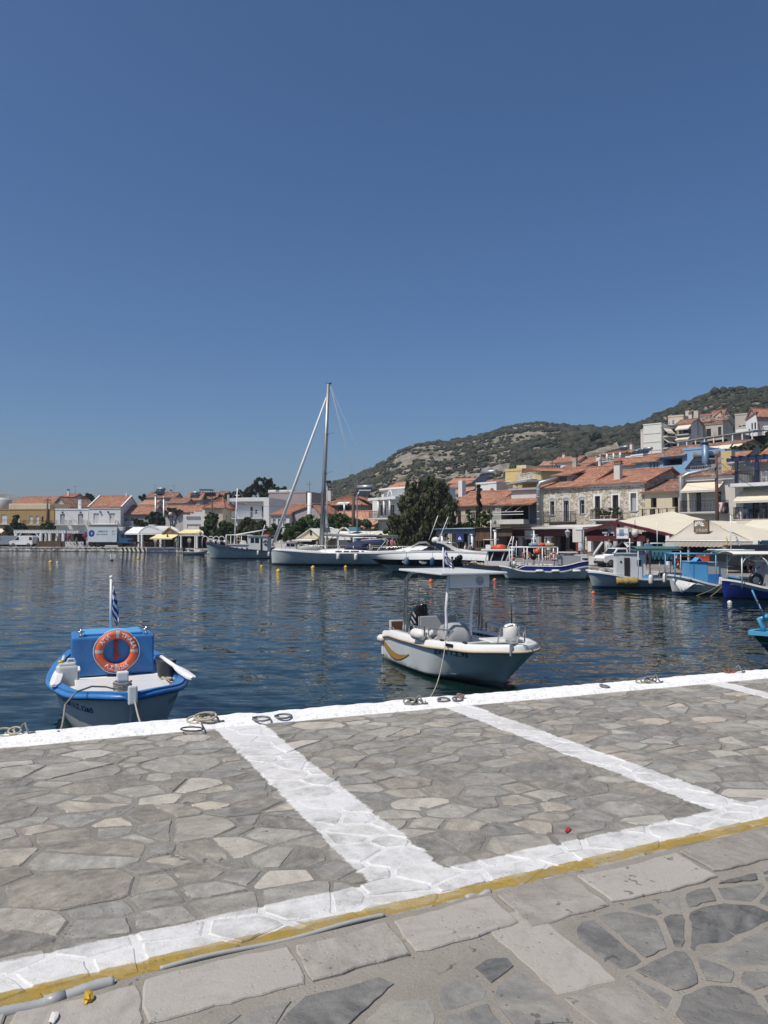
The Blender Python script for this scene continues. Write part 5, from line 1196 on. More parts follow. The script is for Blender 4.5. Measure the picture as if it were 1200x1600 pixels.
# blue and white house at the right edge
f=Fac(1152,65.7,1262,61.7);H=hpx(f,760)
t=house('blue_house','blue and white house with navy roof pergola at the right edge',f,H,8,BLUEW,None,0,ops=wins(f,[(1176,785,1186,811,'door_navy'),(1190,785,1199,811,'door_grey'),(1215,785,1225,811,'door_grey'),(1160,834,1240,872,'shop',2.0)]))
m_=MB();m_.box(-.05,.62,-.22,-.005,0,hpx(f,752));m_.build('pilaster',WHITE,t);m_=MB();m_.box(-.1,f.W,-1.5,3.5,hpx(f,762),hpx(f,757));m_.build('terrace_slab',WHITE,t)
awning(t,f.uz(1158,770)[0],f.W-1,hpx(f,766,1156),hpx(f,783,1156,-1.7),1.7,mat=CANVAS);balcony(t,.2,f.W,hpx(f,812,1154),1.4,1.0,mat=BEIGE)
m_=MB();zt=hpx(f,757);zp=f.uz(1156,720,-1)[1]
for u in(.5,f.uz(1185,740,-1)[0],f.W-.3):m_.bar((u,-1.2,zt),(u,-1.2,zp),.22);m_.bar((u,3,zt),(u,3,zp+.3),.2)
m_.bar((-.3,-1.2,zp+.1),(f.W,-1.2,zp+.1),.25,.3)
for k in range(9):u=lerp(.2,f.W-.2,k/8);m_.bar((u,-1.6,zp+.32),(u,3.2,zp+.45),.1,.14)
m_.build('pergola',BLUEDK,t);m_=MB();railing(m_,(.4,-1.35,zt),(f.W,-1.35,zt),1.0,.13);m_.build('railing',DARKM,t)
m_=MB();m_.box(.4,f.W,3.5,7.8,H+.01,f.uz(1180,722,3.5)[1]);m_.build('upper_wall',GREYR,t);m_=MB();zz=f.uz(1180,722,3.5)[1];tiled_plane(m_,(0,3.0,zz),(f.W,3.0,zz),(f.W,7.5,zz+1.7),(0,7.5,zz+1.7));m_.build('roof',TILE,t)
solar_heater(t,2.2,5.2,zz+1.0,1.25,.4)
bt=(f,t)
def chair(name,label,cat,loc,rz,mat,group=None,seat=None):
 o=thing(name,label,cat,loc,rz,group);m=MB();m.cbox((0,0,.45),.44,.44,.04);m.build('seat',seat or mat,o);m=MB();m.cbox((0,.22,.72),.42,.03,.30);m.bar((-.2,.21,.45),(-.2,.23,.88),.035);m.bar((.2,.21,.45),(.2,.23,.88),.035);m.build('backrest',mat,o)
 for sx in(-1,1):
  for sy in(-1,1):m=MB();m.bar((sx*.19,sy*.19,0),(sx*.19,sy*.19,.43),.035);m.build('leg',mat,o)
 return o
for k,(px,lab,mt)in enumerate([(1163,'white cloth covered chair on the blue balcony',PLAINW),(1171,'dark chair beside the white cloth chair on the blue balcony',DARKM),(1190,'wicker chair under the awning on the blue balcony',CANVAST)]):
 u,z=f.uz(px,808,-.8);chair('balcony_chair',lab,'chair',world_of(t,(u,-.8,hpx(f,812,1154)+.003)),f.ang+[.3,-.4,.1][k],mt,'chairs on the blue balcony')
u,z=f.uz(1182,808,-.75);o=thing('balcony_table','small dark table between the chairs of the blue balcony','table',world_of(t,(u,-.75,hpx(f,812,1154)+.003)),f.ang);m_=MB();m_.cbox((0,0,.74),.7,.7,.04);m_.build('table_top',DARKM,o);m_=MB();m_.tube([(0,0,0),(0,0,.72)],.04,8);m_.lathe([(.28,0),(.06,.05)],n=10);m_.build('leg',DARKM,o)
chair('terrace_chair','white slatted chair on the navy pergola terrace','chair',world_of(t,(f.uz(1195,750,-.6)[0],-.6,zt+.003)),f.ang,PLAINW)
p=at(1120.5,812,64.0);o=thing('utility_pole','tall brown wooden pole with junction boxes in front of the white house','utility pole',(p.x,p.y,FZ));hp=zat(712,64)-FZ
m_=MB();m_.tube([(0,0,0),(0,0,hp)],[.17,.12],10);m_.build('pole',paint('rusty_wood',(.11,.055,.04),.85,.3,.2,scale=4),o)
for k in range(5):m_=MB();m_.cbox((-.25 if k%2 else .22,-.05,hp-.4-k*.45),.28,.22,.3);m_.build('junction_box',GREYT,o)
m_=MB();m_.bar((-.6,0,hp-.25),(.6,0,hp-.25),.09);m_.build('crossarm',GREYT,o);POLE_A=Vector((p.x,p.y,FZ+hp-.2))
# hillside houses above the front row (back to front)
H_LIST=[(862,150,902,147,742,723,716,8,'white house with broad red roof and grey chimney below the cypresses',WHITE,'front',TILE,[(869,727,876,736,'dark_white'),(881,728,886,736,'dark_white')]),(846,150,866,149,742,727,722,7,'white and ochre stepped house left of the broad red roof',OFFW,'front',TILE_PALE,[(852,729,858,735,'dark_white')]),(846,132,876,130,752,742,737,7,'low house with tiled roof just above the dormered roof',OFFW,'front',TILE,[]),(876,140,912,137,746,733,727,7,'grey house with old red roof under the brick chimney',GREYR,'front',TILE_OLD,[(882,736,886,740,'dark_white')]),(906,148,932,145,738,724,717,7,'pale house with low red roof left of the veranda house',DULL,'front',TILE,[]),(932,146,945,142,735,714,712,7,'narrow white annex with blank windows beside the veranda house',WHITE,'flat',None,[(935,719,938,728,'shut_white'),(940,719,942,728,'shut_white')]),]
for(pl,dl,pr,dr,yb,ye,yr,D,lab,wm,rk,rm,ws)in H_LIST:
 f=Fac(pl,dl,pr,dr,zat(yb,(dl+dr)/2)-1);H=hpx(f,ye)
 t=house('hillside_house',lab,f,H,D,wm,rk,(max(.7,f.uz(pl,yr,D/2)[1]-H)if rk=='front' else .3),ops=wins(f,ws),rmat=rm,base=-5)
 if 'grey chimney' in lab:chimney(t,1.0,4,f.uz(868,716,4)[1],.7,.5,OFFW);
 if 'brick chimney' in lab:m_=MB();u,z=f.uz(898.5,730,1);m_.box(u-.35,u+.35,.7,1.4,z-2,f.uz(898.5,714,1)[1]);m_.build('chimney',DULL,t);m_=MB();z=f.uz(898.5,714,1)[1];m_.box(u-.45,u+.45,.6,1.5,z+.003,z+.3);m_.build('chimney_cap',BROWN,t)
f=Fac(945,142,978,138,zat(728,140)-1);H=hpx(f,711)
t=house('hillside_house','white veranda house with columns, tiled hip roof and white chimney on the slope',f,H,8,OFFW,'hip',f.uz(960,705,4)[1]-H,over=1.2,ops=wins(f,[(948,714,953,721,'dark_white'),(959,713,964,721,'dark_white'),(967,713,971,721,'dark_white')]),base=-5)
balcony(t,0,f.W,hpx(f,722),1.3,.9,kind='pipe',rmat=PLAINW,mat=WHITE);m_=MB()
for k in range(4):u=lerp(.15,f.W-.15,k/3);m_.tube([(u,-1.15,hpx(f,722)),(u,-1.15,H)],.16,8)
m_.build('column',PLAINW,t);chimney(t,f.W*.55,4.5,f.uz(963,706,4)[1],1.2,.5,WHITE);solar_heater(t,1.4,3,f.uz(948,709,3)[1]-.2,.9)
for k,(px,py)in enumerate(((985,715),(993,713),(1001,712))):
 f=Fac(px-6,130-k*2,px+5,129-k*2,zat(py+10,129-k*2)-1);H=hpx(f,py);t=house('hillside_house',['small white block with a tilted solar panel left of the tall white block','small white roofed block between the panel and the tall white block','low white shed touching the foot of the tall white block'][k],f,H,5,WHITE,'flat',.25,base=-5)
 solar_heater(t,f.W*.5,1.8,H+.25,.8)
f=Fac(946,104,996,101,zat(742,102)-1);H=hpx(f,728);t=house('hillside_house','low grey house with long tiled roof left of the pale blue house',f,H,8,OFFW,'front',f.uz(990,716,4)[1]-H,over=.4,base=-5)
f=Fac(994,100,1032,97.3,zat(745,99)-1);H=hpx(f,722);t=house('hillside_house','pale blue house with tiled roof and white framed window bay',f,H,8,BLUEW,'front',max(.8,f.uz(1010,711,4)[1]-H),over=.4,ops=wins(f,[(1002,722.5,1012,728,'blind_white'),(1015,721,1018,731,'dark_white'),(1020,721,1024,731,'dark_white'),(1025.5,721,1028,731,'dark_white')]),base=-5)
f=Fac(1032,97.2,1070,94.5,zat(750,96)-1);H=hpx(f,713);t=house('hillside_house','bright blue shaded house with porch roof above the stone gable',f,H,7,BLUEW,'front',max(.8,f.uz(1050,700,3.5)[1]-H),over=.5,rmat=TILE_OLD,ops=wins(f,[(1036,716,1066,727,'shop',1.6)]),base=-6)
f=Fac(1070,94.4,1100,92.4,zat(750,93)-1);H=hpx(f,704);t=house('hillside_house','clean pale blue cubic house behind the tall flue',f,H,4,BLUEW,'flat',.3,base=-6)
f=Fac(1101,92.3,1134,90,zat(745,90)-1);H=hpx(f,708);t=house('hillside_house','pale blue terrace wall between the flue and the yellow chimney',f,H,4,BLUEW,'flat',.3,base=-6)
f=Fac(1092,110,1166,104.5,zat(715,107)-2);H=hpx(f,698)
t=house('hillside_house','long grey house with four cream awnings below the covered terrace',f,H,4,GREYR,'front',0.45,over=.3,rmat=TILE_OLD,ops=wins(f,[(1097,703,1104,712,'dark_blue'),(1112,701,1120,712,'dark_blue'),(1128,699,1138,711,'dark_blue')]),base=-6)
for a,b,y0,y1 in((1093,1108,699,705),(1111,1127,697,702.5),(1127,1145,694.5,704),(1148,1162,693,701)):awning(t,f.uz(a,y0)[0],f.uz(b,y0)[0],hpx(f,y0-.5,a),hpx(f,y1,a,-1.2),1.4,mat=CANVAS)
f=Fac(1060,123,1182,113,zat(706,120)-.5);t=thing('covered_terrace','long dark terrace with reed roof on white posts across the hillside','pergola',f.A,f.ang)
m_=MB();zl=f.uz(1080,688)[1];zr_=f.uz(1165,674)[1];m_.sheet([[(lerp(0,f.W,k/14),-.4,lerp(zl,zr_,k/14))for k in range(15)],[(lerp(0,f.W,k/14),4.5,lerp(zl,zr_,k/14)+.5)for k in range(15)]],.12);m_.build('roof',GREYT,t)
for k in range(9):m_=MB();u=lerp(.3,f.W-.3,k/8);zz=lerp(zl,zr_,u/f.W);m_.bar((u,-.2,zz-2.5),(u,-.2,zz-.1),.16);m_.build('post',PLAINW,t)
m_=MB();m_.box(0,f.W,4.4,4.6,-3,min(zl,zr_)+.2);m_.build('shade_back_wall',INTERIOR_SHADE,t);m_=MB();m_.loft([[(0,-.3,-4),(0,-.3,zl-2.5),(0,4.4,zl-2.5)],[(f.W,-.3,-2),(f.W,-.3,zr_-2.5),(f.W,4.4,zr_-2.5)]],smooth=False);m_.build('terrace_floor',DULL,t)
f=Fac(1007,139,1035,137,zat(716,132)-2);H=hpx(f,664.5)
t=house('apartment_block','tall plain white block with red roof edge standing above the town',f,H,6,paint('ivory_render',(.70,.70,.64),.85,.05,.1,scale=.6),'flat',.2,rmat=TILE_OLD,base=-5)
m_=MB()
for y in(677,690.5,703):z=f.uz(1020,y)[1];m_.box(-.02,f.W+.02,-.05,-.004,z-.09,z+.09)
m_.build('string_course',OFFW,t)
f2=Fac(1035.4,136.9,1058,138.5,zat(716,137)-2);H2=hpx(f2,668)
t=house('apartment_block','narrow side of the white block with stacked balconies and two cream awnings',f2,H2,5,OFFW,'flat',.2,rmat=TILE_OLD,ops=wins(f2,[(1038,672,1048,681,'dark_white'),(1038,687,1048,699,'dark_white'),(1051,670,1057,682,'dark_blue'),(1051,688,1057,697,'dark_blue'),(1038,704,1048,712,'dark_white')]),base=-5)
for y0,y1,yb in((669,676,682),(685,690.5,700)):awning(t,f2 .uz(1036,y0)[0],f2 .uz(1048,y0)[0],hpx(f2,y0),hpx(f2,y1,None,-1.0),1.1,mat=CANVAS);balcony(t,f2 .uz(1036,yb)[0],f2 .uz(1050,yb)[0],hpx(f2,yb),1.1,.8,mat=OFFW)
f3=Fac(1058,138,1082,136,zat(712,137)-2);H3=hpx(f3,663)
t=house('apartment_block','pale block with two wide cream awnings beside the ruined houses',f3,H3,5,OFFW,'front',1.0,rmat=TILE_OLD,ops=wins(f3,[(1067,672,1079,679,'dark_blue'),(1060,671,1064,679,'dark_white'),(1066,685,1078,690,'dark_white')]),base=-5)
for y0,y1 in((665,671),(682,687)):awning(t,f3 .uz(1060,y0)[0],f3 .uz(1081,y0)[0],hpx(f3,y0),hpx(f3,y1,None,-1.3),1.4,mat=CANVAS)
balcony(t,.2,f3 .W,hpx(f3,680.5),1.1,.8,mat=OFFW);chimney(t,1.0,4,H3+1.0,1.2,.6,OFFW);m_=MB();u,z=f3 .uz(1089,655,3);m_.box(u-.4,u+.4,2.6,3.4,z-3,f3 .uz(1089,642,3)[1]);m_.build('chimney',DULL,t)
f=Fac(1084,141,1132,137.5,zat(690,137)-2);H=hpx(f,664)
t=house('ruined_house','weathered old house with broken roof and three dark doorways',f,H,6,DULL,'front',.8,rmat=TILE_OLD,over=.15,ops=wins(f,[(1092,673,1096.5,685,'door_brown'),(1104,670,1111,682,'door_brown'),(1122,667,1127,680,'door_brown')]),base=-5)
m_=MB();
for k in range(26):u=R_=random.Random(k).uniform(0,f.W);v=random.Random(k+50).uniform(.5,4);m_.cbox((u,v,H+.35+v*.33),random.Random(k+9).uniform(.4,1.2),.5,.25,random.Random(k+3).uniform(0,3))
m_.build('roof_rubble',paint('pale_rubble',(.45,.36,.29),.95,.3,.3),t)
f=Fac(1113,158,1133,156.6,zat(680,154)-2);H=hpx(f,655);t=house('ruined_house','bare grey gabled ruin rising behind the doorway house',f,H,5,DULL,'side',1.5,rmat=TILE_OLD,over=.1,ridge=.75,base=-6)
f=Fac(1133.5,156.6,1150,159,zat(680,153)-2);H=hpx(f,651);t=house('ruined_house','grey side wall of the gabled ruin seen in the light',f,H,3,DULL,'side',1.5,rmat=TILE_OLD,over=.1,ridge=.25,base=-6)
f=Fac(1066,161,1112,158,zat(675,157)-2);H=hpx(f,653);t=house('ruined_house','old house with pale ragged wall and red roof at the top of the village',f,H,6,DULL,'front',.8,rmat=TILE_OLD,over=.1,ops=wins(f,[(1097,656,1101,661,'dark_brown')]),base=-6)
chimney(t,f.uz(1063,655,3)[0]+1.5,3,H+.6,1.4,.8,OFFW)
f=Fac(1151,150,1170,148.7,zat(675,148)-2);H=hpx(f,649);t=house('hillside_house','plain beige block between the ruin and the white gabled house',f,H,8,DULL,'flat',.3,base=-6)
f=Fac(1168,141,1186,139.7,zat(678,136)-2);H=hpx(f,655);t=house('hillside_house','white gabled house with tall windows near the upper right edge',f,H,5,WHITE,'side',f.uz(1185,648)[1]-H+.5,over=.2,ridge=.9,ops=wins(f,[(1174,661,1176.5,671,'dark_white'),(1178.5,660,1181.5,671,'dark_white')]),base=-6)
f=Fac(1186.3,139.7,1235,141,zat(678,136)-2);H=hpx(f,650);t=house('hillside_house','pink sided house with bright tiled roof at the upper right edge',f,H,3,MAUVE,'front',1.6,over=.2,base=-6)
f=Fac(1152,134,1172,132.6,zat(676,131)-2);H=hpx(f,671);t0_=t
for k,(pl,dl,pr,ye,yb,lab)in enumerate(((1196,126,1240,668,700,'white flat roofed block cut off by the upper right edge'),(1140,118,1164,683,700,'small white terrace block above the shaded awnings'),(1046,150,1070,652,690,'cream upper block behind the awninged apartment'))):
 fq=Fac(pl,dl,pr,dl-1.6,zat(yb,dl)-1);Hq=hpx(fq,ye);n=max(1,int((pr-pl)/11));t=house('hillside_house',lab,fq,Hq,5,WHITE if k<2 else CREAM,'flat',.3,base=-5,ops=wins(fq,[(pl+(j+.5)*(pr-pl)/n-2,ye+4,pl+(j+.5)*(pr-pl)/n+2,ye+12,'dark_white')for j in range(n)]));balcony(t,.2,fq.W-.2,hpx(fq,ye+12.5),1.0,.8,kind='pipe',rmat=PLAINW,mat=WHITE)
t=house('garden_wall','white terrace balustrade below the white gabled house',f,H,1.0,WHITE,None,0,base=-5,cat='wall',ops=wins(f,[(1154,665,1158,667,'shop',.3),(1160,664,1164,666,'shop',.3)]))
# boats
GEL=paint('white_gelcoat',(0.74,0.74,0.72),0.28,0.04,0.10,scale=2)
HULLW=hull_paint('white_hull_paint',(0.66,0.68,0.68))
HULLG=hull_paint('grey_hull_paint',(0.36,0.42,0.44))
BOATBLUE=paint('boat_blue_paint',(0.045,0.20,0.50),0.38,0.16,0.28,scale=5,bump=.15)
SKYBLUE=paint('sky_blue_paint',(0.10,0.36,0.66),0.4,0.08,0.12,scale=3)
NAVY=paint('navy_hull_paint',(0.012,0.017,0.050),0.2,0.15,0.05)
ROYAL=paint('royal_blue_paint',(0.014,0.030,0.20),0.35,0.12,0.12)
GREENST=paint('dark_green_paint',(0.015,0.075,0.055),0.4,0.1,0.1)
BLACKP=paint('black_plastic',(0.010,0.011,0.013),0.28,0.2,0.05)
BOOT=paint('black_antifouling',(0.012,0.013,0.014),0.7,0.2,0.1)
BOOTB=paint('blue_antifouling',(0.015,0.05,0.13),0.7,0.2,0.15)
STEEL=paint('stainless_steel',(0.52,0.52,0.51),0.22,0.05,0.05,metal=0.9)
ALU=paint('aluminium_spar',(0.31,0.32,0.32),0.4,0.05,0.1,metal=0.5)
ORANGE=paint('lifebuoy_orange',(0.66,0.115,0.045),0.5,0.08,0.08)
REDOR=paint('red_orange_plastic',(0.60,0.085,0.03),0.5,0.1,0.1)
SILVERT=paint('reflective_tape',(0.42,0.43,0.43),0.45,0.06,0.1)
ROPE=paint('pale_rope',(0.42,0.38,0.30),0.9,0.15,0.2,scale=30,bump=0.5)
ROPEG=paint('grey_rope',(0.24,0.23,0.20),0.9,0.2,0.2,scale=30,bump=0.5)
ROPED=paint('dark_cord',(0.05,0.045,0.04),0.9,0.2)
FENDW=paint('fender_white',(0.70,0.69,0.64),0.45,0.05,0.18,scale=6)
FENDB=paint('fender_blue',(0.03,0.07,0.16),0.45,0.1,0.1)
BUOYY=paint('buoy_yellow',(0.62,0.44,0.05),0.5,0.08,0.15)
BUOYO=paint('buoy_orange',(0.60,0.13,0.06),0.5,0.08,0.15)
COVER=paint('grey_cover_cloth',(0.36,0.36,0.37),0.9,0.05,0.1,scale=3,bump=0.2)
NAVYC=paint('navy_canvas',(0.016,0.024,0.075),0.85,0.1,0.05)
GREENC=paint('green_canvas',(0.05,0.13,0.12),0.85,0.1,0.1)
TEALC=paint('teal_canvas',(0.02,0.10,0.14),0.85,0.12,0.1)
TAN=paint('tan_rubrail',(0.52,0.42,0.30),0.6,0.08,0.2)
TEAK=paint('teak',(0.19,0.085,0.038),0.5,0.2,0.1,scale=8)
GOLD=paint('gold_decal',(0.40,0.23,0.045),0.4,0.06)
INK=paint('black_lettering',(0.012,0.012,0.014),0.5,0.05)
INKB=paint('blue_lettering',(0.012,0.045,0.22),0.5,0.05)
INKW=paint('white_lettering',(0.76,0.75,0.73),0.5,0.04)
NET=paint('straw_net',(0.36,0.26,0.10),0.95,0.35,0.3,scale=25,bump=0.8)
NETY=paint('yellow_net',(0.45,0.33,0.06),0.95,0.3,0.2,scale=25,bump=0.8)
SHEETW=paint('white_sheet',(0.62,0.62,0.60),0.9,0.06,0.15,scale=4,bump=0.2)
def _smoked():
 g=NG('smoked_glass');return g.done((0.012,0.014,0.018),0.05,0.6)
SMOKED=_smoked()
def flag_mat():
 g=NG('striped_flag');uv=g.tc('UV');s=g.sep(uv)
 st=g.math('LESS_THAN',g.math('FRACT',g.math('MULTIPLY',s[1],4.5)),0.5);can=g.math('MULTIPLY',g.math('LESS_THAN',s[0],.40),g.math('GREATER_THAN',s[1],.445))
 cr=g.math('MAXIMUM',g.math('LESS_THAN',g.math('ABSOLUTE',g.math('ADD',s[0],-.2)),.04),g.math('LESS_THAN',g.math('ABSOLUTE',g.math('ADD',s[1],-.72)),.055))
 f=g.new('ShaderNodeMix',data_type='FLOAT');g.setin(f.inputs[0],can);g.setin(f.inputs[2],g.math('SUBTRACT',1.0,st));g.setin(f.inputs[3],cr)
 return g.done(g.mix(f.outputs[0],(0.015,0.045,0.20),(0.72,0.72,0.72)),0.85,0.2)
FLAGM=flag_mat()
def flag(parent,base,top,w,h,seed=0,hang=0.75,dirx=(1,0),mat=None):
 """limp cloth gathered at the staff: base/top = hoist points in the parent's space"""
 r=random.Random(seed);base,top=Vector(base),Vector(top);mb=MB();nu,nv=9,8;dx=Vector((dirx[0],dirx[1],0)).normalized();dy=Vector((-dx.y,dx.x,0));vs=[];uv=[]
 for j in range(nv+1):
  v=j/nv;p0=base.lerp(top,v)
  for i in range(nu+1):
   u=i/nu;fall=hang*u*w*.95;out=(1-hang*.72)*u*w
   fold=.10*w*sin(u*9+v*2+r.random()*.2)*u**.5
   vs.append(p0+dx*out+dy*fold-Vector((0,0,fall*(0.75+.25*v)))+dx*.04*w*sin(v*7+u*4));uv.append((u,v))
 fs,us=[],[]
 for j in range(nv):
  for i in range(nu):
   a=j*(nu+1)+i;q=(a,a+1,a+nu+2,a+nu+1);fs.append(q);us.append([uv[k]for k in q])
 mb.add(vs,fs,True,us);return mb.build('flag',mat or FLAGM,parent)
class Hull:
 def __init__(s,L,B,sheer,keel,plan,rake=0.4,srake=0.0,ex=((0,.45),(.6,.5),(1,.95)),sec=None):
  s.L,s.B,s.sheer,s.keel,s.plan,s.rake,s.srake,s.ex,s._sec=L,B,sheer,keel,plan,rake,srake,ex,sec
 def P(s,t,q,side=1,off=0.0):
  zs,zk=sinterp(t,s.sheer),sinterp(t,s.keel)
  x=(-s.L/2+s.srake*(1-q))*(1-t)+t*(s.L/2-s.rake*(1-q))
  sec=s._sec(q,t)if s._sec else q**interp(t,s.ex)
  y=s.B/2*s.plan(t)*sec
  return Vector((x,side*max(0,y+off),zk+(zs-zk)*q))
 def at_z(s,t,z,side=1,off=0.0):
  zs,zk=sinterp(t,s.sheer),sinterp(t,s.keel);return s.P(t,max(0.001,min(1,(z-zk)/(zs-zk))),side,off)
 def ts(s,n):return[1-(1-i/n)**1.6 for i in range(n+1)]
 def shell(s,mb,n=28,k=10,q0=0.0,q1=1.0,off=0.0,transom=True):
  rings=[]
  for t in s.ts(n):
   qs=[q0+(q1-q0)*(j/k)for j in range(k+1)]
   ring=[s.P(t,q,1,off)for q in reversed(qs)]+[s.P(t,q,-1,off)for q in qs[(1 if q0==0 else 0):]]
   rings.append(ring)
  mb.loft(rings,smooth=True)
  if transom and q0==0:mb.poly(rings[0])
  return mb
 def strake(s,mb,q0,q1,off=0.004,n=28,t0=0.0,t1=1.0,k=2,sides=(1,-1)):
  for sd in sides:
   rows=[]
   for i in range(n+1):
    t=t0+(t1-t0)*(1-(1-i/n)**1.6);rows.append([s.P(t,q0+(q1-q0)*j/k,sd,off)for j in range(k+1)])
   if sd>0:rows=[r[::-1]for r in rows]
   mb.loft(rows,smooth=True)
  return mb
 def zband(s,mb,z0,z1,off=0.004,n=28,sides=(1,-1)):
  for sd in sides:
   rows=[[s.at_z(t,z0,sd,off),s.at_z(t,(z0+z1)/2,sd,off),s.at_z(t,z1,sd,off)]for t in s.ts(n)]
   if sd>0:rows=[r[::-1]for r in rows]
   mb.loft(rows,smooth=True)
  return mb
 def edge(s,n=28,off=0.0,dz=0.0,q=1.0,t0=0.0,t1=1.0):
  tt=[t0+(t1-t0)*t for t in s.ts(n)]
  return[s.P(t,q,1,off)+Vector((0,0,dz))for t in tt]+[s.P(t,q,-1,off)+Vector((0,0,dz))for t in reversed(tt[:-1]if t1>=1 else tt)]
 def rail(s,mb,w_out,w_in,z0,z1,n=30,q=1.0,t0=0.0,t1=1.0):
  """capping strip of rectangular section round the sheer"""
  for sd in(1,-1):
   rows=[]
   for t in[t0+(t1-t0)*t for t in s.ts(n)]:
    o=s.P(t,q,sd,w_out);i=s.P(t,q,sd,-w_in)
    if t>.97 and s.plan(t)<.2:o=o+Vector((w_out*(t-.97)/.03,0,0))
    rows.append([Vector((i.x,i.y,i.z+z0)),Vector((o.x,o.y,o.z+z0)),Vector((o.x,o.y,o.z+(z0+z1)/2)),Vector((o.x,o.y,o.z+z1)),Vector((i.x,i.y,i.z+z1))])
   if sd<0:rows=[r[::-1]for r in rows]
   mb.loft(rows,closed=True,smooth=False,cap0=True,cap1=True)
  return mb
 def deck(s,mb,z,t0=0.0,t1=1.0,inset=0.02,n=24,camber=0.0,q=None):
  rows=[]
  for i in range(n+1):
   t=t0+(t1-t0)*i/n
   zz=z(t)if callable(z)else z
   p=s.P(t,q,1,-inset)if q is not None else s.at_z(t,zz,1,-inset);m=6
   rows.append([Vector((p.x,p.y*(1-2*j/m),(p.z if q is not None and z is None else zz)+camber*(1-(1-2*j/m)**2)))for j in range(m+1)])
  mb.loft(rows,smooth=True);return mb
 def inner(s,mb,zd,t0=0.0,t1=1.0,inset=0.05,n=26):
  for sd in(1,-1):
   rows=[]
   for i in range(n+1):
    t=t0+(t1-t0)*(1-(1-i/n)**1.5);a=s.P(t,1,sd,-inset);b=s.at_z(t,zd,sd,-inset);rows.append([a,a.lerp(b,.5),b])
   if sd<0:rows=[r[::-1]for r in rows]
   mb.loft(rows,smooth=True)
  return mb
def plan_curve(stern=.75,mid=.45,pw=2.2,bow=1.0):
 def f(t):
  if t<=mid:u=1-t/mid;return 1-(1-stern)*u**1.8
  u=(t-mid)/(1-mid);return max(0.0,1-u**pw)**bow
 return f
def fender(name,label,loc,r,h,mat,horiz=None,group=None):
 o=thing(name,label,'fender',loc,horiz or 0,group);m=MB();prof=[(0.0,-h/2),(r*.35,-h/2+.02*h),(r*.8,-h*.4),(r,-h*.26),(r,h*.26),(r*.8,h*.4),(r*.35,h*.48),(r*.2,h/2),(0,h/2)]
 m.lathe(prof,n=14,mat=Matrix.Rotation(pi/2,4,'Y')if horiz is not None else None);m.build('fender_body',mat,o)
 m=MB()
 if horiz is None:m.tube([(0,0,h/2-.01),(0,0,h/2+.35)],.012,5)
 else:m.tube([(-h/2,0,0),(-h/2,-.01,r*1.6)],.01,5);m.tube([(h/2,0,0),(h/2,.01,r*1.6)],.01,5)
 m.build('lanyard',ROPED,o);return o
def rope_thing(label,pts,r,mat=None,name='mooring_rope',group=None):
 p0=Vector(pts[0]);o=MB().tube([Vector(p)-p0 for p in pts],r,6).build(name,mat or ROPE);o.location=p0;return tag(o,label,'rope',group)
def lifebuoy(name,label,M4,R=.30,r=.055,mat=None,text=True,cat='lifebuoy'):
 """ring in its own xz plane, front towards -y; M4 places it"""
 o=thing(name,label,cat,M4 .to_translation());o.rotation_euler=M4 .to_euler()
 m=MB();n,k=44,14
 def pt(a,b,rr):return Vector(((R+rr*cos(b))*cos(a),-rr*.8*sin(b),(R+rr*cos(b))*sin(a)))
 m.add([pt(2*pi*i/n,2*pi*j/k,r)for i in range(n)for j in range(k)],[(i*k+j,i*k+(j+1)%k,((i+1)%n)*k+(j+1)%k,((i+1)%n)*k+j)for i in range(n)for j in range(k)],True)
 m.build('ring',mat or ORANGE,o)
 for a0 in(88,178,268,0)if text else(45,135,225,315):
  w=5.2 if text else 9
  band=MB();band.add([pt(radians(a0+lerp(-w,w,i/4)),2*pi*j/k,r*1.03)for i in range(5)for j in range(k)],[(i*k+j,i*k+(j+1)%k,(i+1)*k+(j+1)%k,(i+1)*k+j)for i in range(4)for j in range(k)],True);band.build('reflective_band',SILVERT if text else INKW,o)
 g=MB();pts=[]
 for i in range(49):
  a=2*pi*i/48+radians(40);sag=abs(sin((i/48)*4*pi));pts.append(Vector(((R+r*1.05+.018*sag)*cos(a),.0,(R+r*1.05+.018*sag)*sin(a))))
 g.tube(pts,.007 if text else .012,5);g.build('grab_line',INKW if text else ROPE,o)
 if text:
  w=MB()
  def arc(txt,size,amid,up):
   def fn(x,y):
    a=radians(amid)+(-x if up else x)/R;rho=R+(y if up else-y);dy=max(-1,min(1,(rho-R)/r));b=math.acos(dy)
    q=pt(a,b,r);return q+Vector((0,-.014,0))
   lettering(w,txt,size,fn)
  arc('ΑΓΙΑ',.080,133,True);arc('ΤΡΙΑΔΑ',.080,43,True);arc('Λ.Σ',.080,244,False);arc('1265',.080,291,False);w.build('lettering',INKW,o)
 return o
